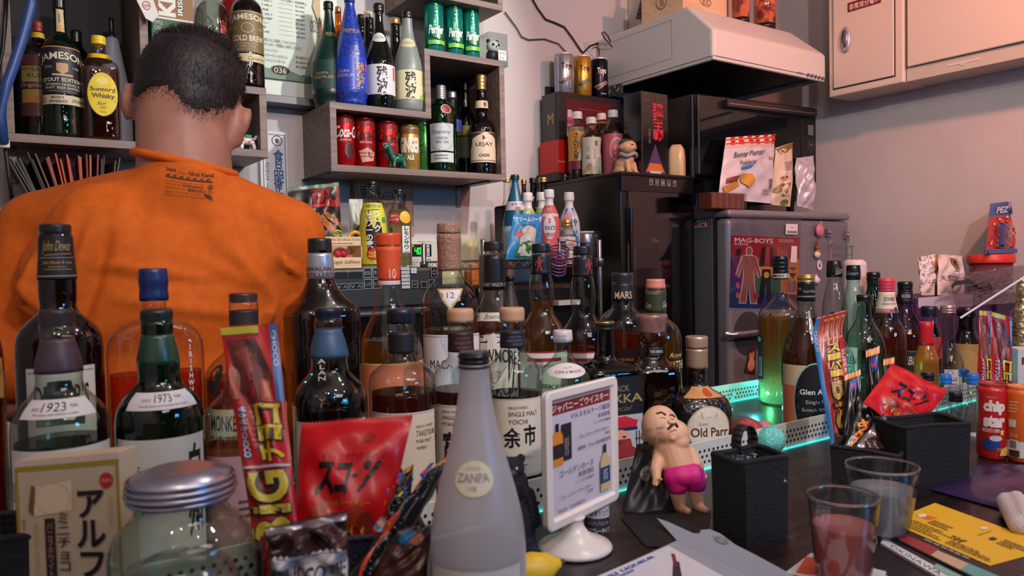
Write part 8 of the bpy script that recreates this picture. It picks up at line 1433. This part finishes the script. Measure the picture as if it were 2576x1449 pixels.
# flyers, magazines, cloth, towel
sheet('magazine','white-edged magazine at the bottom of the stack under the yellow flyer','magazine',[(2270,1300),(2640,1440),(2480,1530),(2215,1372)],.003,(196,196,200),[('p',[(.0,.9),(1,.84),(1,1),(0,1)],(214,212,212)),('r',0,.4,1,.85,(30,26,34)),('t','OKINAWA',.1,.9,.6,.98,(90,90,96)),('p',[(.5,.8),(.8,.78),(.8,.9),(.5,.9)],(120,170,160))])
sheet('magazine','dark magazine with red and teal picture strips just below the yellow flyer','magazine',[(2290,1282),(2650,1400),(2510,1490),(2225,1345)],.002,(34,28,36),[('p',[(.02,.8),(.45,.78),(.45,.98),(.02,.98)],(150,50,50)),('p',[(.45,.82),(.7,.8),(.7,.98),(.45,.98)],(196,160,130)),('p',[(.7,.8),(.98,.78),(.98,.98),(.7,.98)],(90,150,150)),('l',.3,.6,.9,.76,2,(150,146,146))],z=CT+.0034)
sheet('flyer','bright yellow flyer with small black print on top of the magazines','flyer',[(2352,1266),(2690,1385),(2490,1424),(2236,1314)][0:1] + [(2660,1378),(2490,1424),(2236,1313)],.0006,(226,172,36),[('p',[(.06,.58),(.12,.44),(.22,.40),(.19,.56)],(214,110,40)),('e',.1,.5,.03,.07,(226,214,200)),('r',.05,.76,.19,.77,(60,40,20)),('l',.12,.70,.52,.96,5,(90,66,24)),('l',.22,.5,.44,.66,3,(90,66,24)),('t','でみぜ',.50,.68,.63,.80,(50,34,20),{'bold': .03}),('e',.54,.22,.022,.05,(230,220,206)),('r',.60,.22,.606,.46,(50,36,26)),('r',.68,.36,.72,.44,(40,40,60)),('l',.56,.82,.98,.96,3,(90,66,24)),('l',.76,.3,.98,.5,3,(90,66,24))],z=CT+.0056)
cl_ = [onZ(x,y,CT+.001) for x,y in ((2470,1168),(2740,1185),(2690,1330),(2338,1232))]; S = quadsurf(*cl_); m = MB(); rcl = random.Random(9); wv = [(rcl.uniform(4,14),rcl.uniform(4,14),rcl.uniform(0,6)) for _ in range(9)]
def clz(u,v): return S(u,v,.001+.013*(max(0,math.sin(math.pi*u))*max(0,math.sin(math.pi*v)))**.6*(1+.25*sum(math.sin(a*u+b*v+c) for a,b,c in wv)/3))
m.grid(clz,50,40,noisy('dark_blue_film',(16,24,58),(52,34,72),(9,9,9),.28,5,.1)); o = m.build('plastic_bag',None); setorg(o,cl_[3]); tag(o,'dark blue-purple plastic bag lying flat at the right edge','bag')
q = onZ(2580,1335,CT); t = thing('towel','rolled white hand towel at the right edge','towel',tuple(q)); soft('roll',t,[('c',q+Vector((-.028,-.005,.014)),q+Vector((.05,.04,.014)),.0125,.0125),('c',q+Vector((-.02,-.02,.011)),q+Vector((.055,.022,.011)),.011,.011),('c',q+Vector((-.022,-.010,.022)),q+Vector((.052,.03,.022)),.009,.009)],noisy('terry',(206,190,190),(222,208,206),(700,700,700),.95,2,.6),.0022,2)
# fabric basket and snack basket at the right
basket('fabric_basket','dark felt basket at the right, in front of the small bottles',onZ(2282,1232,1.0),onZ(2438,1215,1.0),.065,.086,FAB,bend=.003)
basket('snack_basket','low dark mesh basket at the right holding upright snacks',onZ(2092,1212,1.0),onZ(2262,1238,1.0),.075,.05,noisy('navy_weave',(4,5,10),(15,17,28),(400,400,400),.7,2,.4),mesh=True)
sup = [('r',0,0,.14,1,(40,120,190)),('r',.14,0,1,.17,(170,60,36))] + [('r',.3+.18*i,.02,.42+.18*i,.16,(206,150,110)) for i in range(4)] + [('r',.32+.18*i,.03,.40+.18*i,.15,(140,50,36)) for i in range(4)] + rotletters('スーパー',.34,.82,[(.19,.25),(.255,.30),(.305,.36),(.365,.41)],(214,176,40),(50,24,20),0)[0:8] + [('r',.80,.17,1,.42,(176,30,34)),('t','SUPER',.84,.24,.96,.40,(220,200,196),{'rot': 90}),('t','CHOCO',.02,.08,.12,.22,(206,214,220),{'rot': 90})] + rotletters('BIG',.32,.94,[(.44,.56),(.575,.605),(.62,.74)],(176,140,50),(26,18,20),90) + [('r',.2,.76,1,1,(30,20,24)),('p',[(.3,.78),(.6,.8),(.5,.86)],(206,176,50))]
cv = lambda u,v: Vector((.0,-.012,.004))*(max(0,.12-v)/.12)**1.5
bag('snack_stick','snack stick with a blue edge and SUPER BIG lettering, leaning in the right basket','snack',[D_(2037,808,1.24),D_(2114,787,1.24),D_(2158,1180,1.17),D_(2102,1185,1.17)],.012,M((150,36,30),.28),sup,.001,41,nmax=(.06,.03),curl=cv)
mts = [('r',0,0,1,.06,(214,130,50)),('p',[(.3,.1),(.8,.08),(.7,.2),(.4,.22)],(36,80,160)),('e',.5,.15,.12,.03,(200,60,110))]
mt = mts + [('t',V('めんたい'),.14,.35,.84,.95,(150,40,24),{'bold': .10}),('t',V('めんたい'),.18,.36,.80,.94,(226,140,50),{'bold': .04})] + [('e',.1+.8*_r.random(),.25+.7*_r.random(),.03,.008,(206,176,60)) for _ in range(10)]
bag('corn_puff_packet','black puff stick packet with orange hiragana in the right basket','snack',[D_(2124,946,1.20),D_(2164,930,1.20),D_(2182,1165,1.15),D_(2118,1168,1.15)],.014,M((18,14,16),.28),mts,.001,42)
bag('corn_puff_packet','black puff packet with large orange letters slanting in the right basket','snack',[D_(2168,1000,1.17),D_(2210,1022,1.17),D_(2166,1165,1.12),D_(2112,1145,1.12)],.016,M((20,14,16),.28),mt[3:],.001,43)
bag('corn_puff_packet','orange-crimped packet peeking out behind the red corn bag','snack',[D_(2178,884,1.26),D_(2212,872,1.26),D_(2222,1160,1.2),D_(2180,1160,1.2)],.014,M((20,16,20),.28),mts,.001,44)
bag('corn_puff_packet','dark packet with an orange crimp beside the green-lit bottle','snack',[D_(2222,905,1.27),D_(2250,900,1.27),D_(2248,1160,1.22),D_(2212,1160,1.22)],.014,M((40,20,16),.28),mts,.001,46)
bag('corn_snack_bag','red corn snack bag lying tilted across the right basket','snack',[D_(2245,915,1.20),D_(2383,985,1.20),D_(2296,1100,1.14),D_(2172,1012,1.14)],.02,M((190,18,26),.28),corn,.0015,47,pw=.55)
bag('pie_packet','brown choco pie packet standing askew in the right basket','snack',[D_(2142,1130,1.10),D_(2222,1040,1.12),D_(2280,1160,1.13),D_(2200,1215,1.10)],.02,M((66,40,42),.22,.25),[('r',0,0,1,.1,(150,140,150),{'metal': .6,'rough': .25}),('r',.1,.5,.95,1,(140,130,134)),('t','CHOCO PIE',.15,.6,.95,.78,(44,26,30),{'bold': .02})],.003,48)
for i,(x,y,c,s) in enumerate(((2262,1128,(96,40,44),'dark red'),(2298,1140,(170,80,80),'salmon'),(2240,1165,(60,36,44),'plum'))):
    p = D_(x,y,1.16); bag('sweet_wrapper',s + ' sweet wrapper at the end of the right snack basket','wrapper',[p+Vector((-.012,0,.008)),p+Vector((.014,-.008,.010)),p+Vector((.014,-.012,-.008)),p+Vector((-.012,-.004,-.008))],.01,M(c,.3),[],.001,60+i,group='sweet wrappers in the right basket')
# small bottles
SB = lambda px,pyr,D,prof,label,**k: B('small_bottle',label,px,pyr,D_(px,pyr,D).y,CT,prof,k.pop('g',CL),**k)
SB(2447,1050,1.38,[(940,15),(943,17),(965,17),(968,15),(995,14),(1020,16),(1045,24),(1062,28),(1500,28)],'small clear bottle with a bright blue cap and a wavy line label',cap=(966,M((36,110,196),.35),0,2),labels=[dict(y=(1083,1150),hw=70,base=(206,204,200),art=[('t','島',.66,.05,.84,.2,(40,44,60))] + [('o',.45,.62,.12+.09*i,.08+.07*i,.07,(50,60,80)) for i in range(4)])])
SB(2378,1000,1.44,[(941,13),(944,16),(964,16),(967,14),(995,13),(1020,17),(1040,24),(1500,25)],'small clear bottle with a bright blue cap nearer the red bag',cap=(965,M((36,110,196),.35),0,2))
SB(2425,950,1.56,[(928,11),(931,14),(946,14),(950,12),(975,12),(1000,20),(1500,22)],'small bottle whose blue cap just shows behind its two twins',cap=(947,M((36,110,196),.35),0,2))
SB(2403,1040,1.30,[(985,16),(988,19),(1008,19),(1011,17),(1030,17),(1050,20),(1500,22)],'small clear bottle with a black screw cap before the blue-capped ones',cap=(1009,BLK,0,2))
SB(2333,1000,1.42,[(936,16),(939,18),(955,18),(958,16),(980,17),(1010,24),(1500,25)],'small bottle with a black cap touching the red corn bag',cap=(956,BLK,0,2))
def rb(px,Yb,prof,label,**k): return B('bottle',label,px,(prof[0][0]+40),Yb,TB,prof,k.pop('g',CL),**k)
rb(2385,.90,[(767,17),(770,20),(787,20),(790,17),(850,18),(872,22),(895,34),(915,40),(1500,40)],'clear long-necked bottle with a pinkish silver ridged cap',cap=(788,M((196,150,150),.3,.7),0,3),labels=[dict(y=(925,990),hw=36,c=22,base=(196,190,200),art=[('t','DITE',.35,.3,.65,.95,(90,60,80),{'rot': -90}),('o',.3,.12,.16,.08,.2,(90,80,100))])])
rb(2338,.98,[(770,18),(773,22),(794,22),(798,20),(812,22),(835,30),(850,33),(1500,33)],'jar with a navy lid and dark contents left of the silver cap',cap=(796,NAVY,0),liq=(816,(40,20,24)),labels=[dict(y=(845,900),hw=70,base=(170,50,60))])
rb(2432,.97,[(772,21),(776,26),(792,26),(797,20),(830,22),(850,32),(865,42),(1500,44)],'dark brown bottle with a wide black stopper and beige label',g=glass((30,16,14),.35,body=.4),cap=(796,BLK,0),labels=[dict(y=(862,960),hw=75,base=(160,130,84),art=[('e',.5,.5,.3,.36,(176,146,96))])])
rb(2330,.88,[(810,17),(813,19),(866,19),(870,21),(890,28),(905,32),(1500,32)],'bright yellow-orange bottle with a tall red cap',g=glass((236,160,40),.6,.1,body=.5),cap=(868,M((196,24,34),.35),0),labels=[dict(y=(800,860),hw=20,base=None,art=[])])
# stirrer, chip cans, snack sticks, boxes
s0,s1 = D_(2416,800,1.56),D_(2600,682,1.5); o = MB().tube([s0,s1],.0022,M((214,206,206),.4),8).build('drinking_straw',None); setorg(o,s0); tag(o,'long thin white straw slanting up to the right edge','straw')
chipitems = lambda main: [('r',0,0,1,.06,(150,24,26))] + main
cx_ = onZ(2496,1152,CT)
can('chip_can','red potato chip can with white Chip Star lettering',2496,962,1100,onZ(2496,1150,CT).y,CT,41,M((176,26,28),.35),M((150,40,40),.35),[('t','ヤマザキビスケット',.36,.07,.62,.11,(206,170,170)),('t','chip',.30,.13,.80,.36,(220,206,196),{'bold': .07}),('t','star',.30,.36,.80,.56,(220,206,196),{'bold': .07}),('t','POTATO CHIPS',.28,.58,.66,.64,(220,206,196),{'bold': .02}),('p',[(.72,.57),(.74,.61),(.79,.61),(.75,.64),(.77,.69),(.72,.66),(.68,.69),(.69,.64),(.66,.61),(.70,.61)],(226,196,90)),('e',.48,.82,.2,.1,(36,56,120)),('e',.58,.73,.14,.045,(190,186,190)),('t','うすしお',.6,.88,.8,.93,(220,190,150)),('p',[(.7,.9),(1,.8),(1,1),(.66,1)],(214,170,90))],group='chip cans at the right edge')
can('chip_can','orange potato chip can with a barcode beside the red one',2570,970,1100,onZ(2570,1158,CT).y,CT,42,M((206,90,30),.35),M((206,110,60),.35),[('l',.2,.1,.5,.3,4,(230,180,140)),('r',.2,.40,.38,.52,(206,200,196)),('r',.0,.74,1,1.0,(206,200,196)),('r',.22,.72,.42,.86,(220,214,210))] + [('r',.24+.018*i,.73,.25+.018*i,.85,(40,36,40)) for i in range(9)] + [('t','プラ 紙',.26,.62,.42,.68,(230,200,180)),('r',.22,.88,.46,.98,(70,40,30)),('e',.7,.84,.12,.06,(226,150,40))],group='chip cans at the right edge')
for i,(p4,s) in enumerate((([(2463,782),(2494,784),(2490,1110),(2458,1110)],'red chocolate snack stick standing behind the chip cans, left of the pair'),([(2491,784),(2546,800),(2545,1105),(2492,1108)],'red chocolate snack stick with yellow katakana behind the chip cans, right of the pair'))):
    bag('snack_stick',s,'snack',[D_(x,y,1.50 if y < 900 else 1.46) for x,y in p4],.012,REDW,[(k if k[0] != 'r' or k[1] != .86 else k) for k in choco],.001,70+i,nmax=(.08,.03),group='snack sticks behind the chip cans')
c = D_(2590,1000,1.62); carton('rice_snack_box','white box with a red rice emblem at the right edge','box',(c.x,c.y,CT),(.075,.05,onY(2560,880,c.y).z-CT),M((206,200,200),.5),-40,faces={'front': [('r',.1,.14,.34,.26,(120,34,36)),('t','米',.14,.16,.3,.24,(220,206,200)),('r',.2,.3,.5,.4,(90,120,90))]})
c = D_(2568,850,1.85); B('sparkling_wine_bottle','gold foil wrapped bottle cut off by the right edge of the photo',2572,800,c.y,CT,[(700,12),(725,15),(760,18),(800,26),(850,33),(1500,34)],noisy('gold_foil',(110,96,64),(214,196,150),(60,60,60),.25,4,.6,metal=.8),cat='bottle')
c = D_(2148,760,2.12); B('detergent_jug','plain white plastic bottle behind the slim empty bottles',2150,720,1.165,CT,[(653,20),(657,28),(668,31),(700,32),(790,33),(1200,34)],M((206,192,192),.45),cat='bottle')
# gift cartons with things on top
PUR = M((66,26,76),.5); gy = 1.03
gx0,gx1 = onY(2303,780,gy).x,onY(2496,780,gy).x; gz = onY(2400,742,gy).z
carton('gift_carton','purple carton with a white lid flap behind the small bottles','box',((gx0+gx1)/2,gy+.06,CT),(gx1-gx0,.12,gz-CT),PUR,0,faces={'front': [('r',.03,.0,.72,.17,(190,184,196)),('o',.30,.16,.16,.028,.1,(60,50,60)),('t','お醤油せんべい',.18,.145,.42,.175,(60,50,60)),('r',0,.12,.2,.5,(76,30,84))]})
hx0_,hx1_ = gx1+.004,min(onY(2680,760,gy).x,XR-.01); carton('gift_carton','plum-purple carton at the right edge below the crinkled film','box',((hx0_+hx1_)/2,gy+.05,CT),(hx1_-hx0_,.12,onY(2540,742,gy).z-CT),M((60,24,70),.5),0,faces={'front': [('o',.5,.3,.2,.1,.1,(150,130,160))]})
GT = gz+.0008
def onG(px,py,Y): return onY(px,py,Y)
bag('snack_pouch','white floral film pouch at the left end on the purple carton','pouch',[onG(2310,648,1.07),onG(2352,640,1.07),onG(2350,742,1.05),onG(2318,742,1.05)],.02,noisy('floral_film',(216,206,206),(120,96,96),(120,120,120),.4,4,lo=.5,hi=.62),[('r',.1,.5,1,1,(216,196,194)),('t','イチ',.3,.62,.8,.8,(50,40,44))],.002,80)
bag('snack_pouch','white pouch with brown band and brushed dates lettering','pouch',[onG(2362,640,1.05),onG(2420,645,1.06),onG(2425,745,1.035),onG(2358,742,1.035)],.03,M((206,190,186),.45),[('p',[(.42,.06),(.66,.08),(.62,.45),(.38,.42)],(110,80,54)),('e',.52,.2,.04,.1,(30,24,22)),('t','天然のデーツ',.04,.52,.9,.66,(70,50,50))],.002,81)
bag('snack_pouch','mustard pouch squeezed between the two white ones','pouch',[onG(2344,644,1.09),onG(2366,640,1.09),onG(2366,742,1.08),onG(2346,742,1.08)],.015,M((150,110,50),.4),[('r',.3,.2,.8,.4,(60,56,60))],.001,82)
# tub with red lid standing behind, paddle-shaped dispenser card on it
ty = 1.10; tc = onY(2492,656,ty); tr2 = rad_at((tc.x,ty,1.33),62); lz1,lz0 = onY(2492,640,ty).z,onY(2492,662,ty).z
t = thing('snack_tub','round tub with a wide orange-red lid behind the crinkled film','tub',(tc.x,ty,GT)); MB().lathe([(tr2*.9,GT),(tr2*.92,lz0)],cloudy('pink_tub',(170,100,110),(200,150,160),.6),(tc.x,ty,0),40).build('tub_body',t); MB().lathe([(tr2,lz0),(tr2*1.01,lz0+.004),(tr2,lz1-.002),(tr2*.97,lz1)],M((214,52,30),.4),(tc.x,ty,0),48).build('lid',t)
pc = [onY(2492,512,ty+.01),onY(2562,503,ty+.012),onY(2552,641,ty-.02),onY(2480,640,ty-.02)]
for k in (2,3): pc[k].z = lz1+.001
t = thing('candy_dispenser_card','blue and red candy dispenser blister card standing on the red lid','toy card',tuple((pc[2]+pc[3])/2)); place_card(pc,.0015,M((70,100,150),.4)).build('card',t)
S = quadsurf(*pc); a = MB(); rz_ = random.Random(3); art(a,S,[('p',[(0,.3),(.3,.26),(.7,.3),(1,.2),(1,.9),(0,.92)],(190,50,36))] + [('e',rz_.uniform(.05,.95),rz_.uniform(.3,.88),.035,.022,random.Random(i).choice([(220,190,180),(150,30,40),(226,110,60),(90,40,60)])) for i in range(60)] + [('t','PEZ',.14,.1,.58,.22,(206,206,214),{'bold': .03,'shear': .2}),('r',.64,.08,.84,.24,(30,30,60)),('t','CANDY\nTOY',.66,.1,.82,.22,(200,196,206)),('r',.3,.03,.8,.045,(40,60,100)),('t','PEZ',.64,.5,.76,.72,(220,210,210),{'rot': 90,'bold': .03}),('r',0,.92,1,1,(60,90,150))],.4,(.5,.5)); a.build('print',t)
c0_,c1_ = S(.42,.86,.006),S(.42,.46,.006); m = MB(); m.tube([c0_,c1_],.0085,M((20,76,170),.25),14); m.ball(c1_,.0085,M((20,76,170),.25),12,8); m.box(c0_-Vector((.013,.004,.004)),c0_+Vector((.008,.004,.002)),M((20,40,110),.3)); m.build('dispenser',t); m = MB(); m.grid(lambda u,v: S(.2+.6*u,.42+.48*v,.001+.016*(math.sin(math.pi*u)*math.sin(math.pi*v))**.4),16,16,glass((236,236,244),.8)); m.build('blister',t)
fb = MB(); rf = random.Random(12); wv2 = [(rf.uniform(8,30),rf.uniform(8,30),rf.uniform(0,6)) for _ in range(12)]; F4 = [onY(2400,690,.985),onY(2590,665,.985),onY(2590,760,.975),onY(2420,770,.975)]; SF = quadsurf(*F4)
cr = lambda u,v: .012+.010*sum(abs(math.sin(a*u+b*v+c)) for a,b,c in wv2)/6
fb.grid(lambda u,v: SF(u,v,cr(u,v)),60,40,glass((226,222,230),.8,.08)); fb.grid(lambda u,v: SF(1-u,v,-.004-cr(u,v)*.5),40,30,glass((226,222,230),.8,.08)); t = thing('cellophane_gift','crinkled clear cellophane bundle tied with a brown bow','gift',tuple(F4[3])); fb.build('cellophane',t)
m = MB(); BR_ = M((50,34,32),.6); kc = onY(2462,722,.955)
for pts in (((2462,722),(2440,708),(2405,712),(2395,722)),((2462,722),(2435,726),(2440,735),(2462,724)),((2464,722),(2490,716),(2496,728),(2484,742)),((2464,722),(2478,735),(2490,728)),((2463,724),(2468,760),(2470,800))):
    ps = [onY(x,y,.955) for x,y in pts]
    for p_,p2 in zip(ps,ps[1:]): m.add([p_+Vector((0,0,.005)),p2+Vector((0,0,.006)),p2-Vector((0,0,.006)),p_-Vector((0,0,.005))],[(0,1,2,3)],BR_)
m.ball(kc,.006,BR_,10,8); bo = m.build('bow',t); so = bo.modifiers.new('thickness','SOLIDIFY'); so.thickness = .001
# ---------------------------------------------------------------- link everything
for o in PENDING:
    SC.collection.objects.link(o)
bpy.context.view_layer.update()
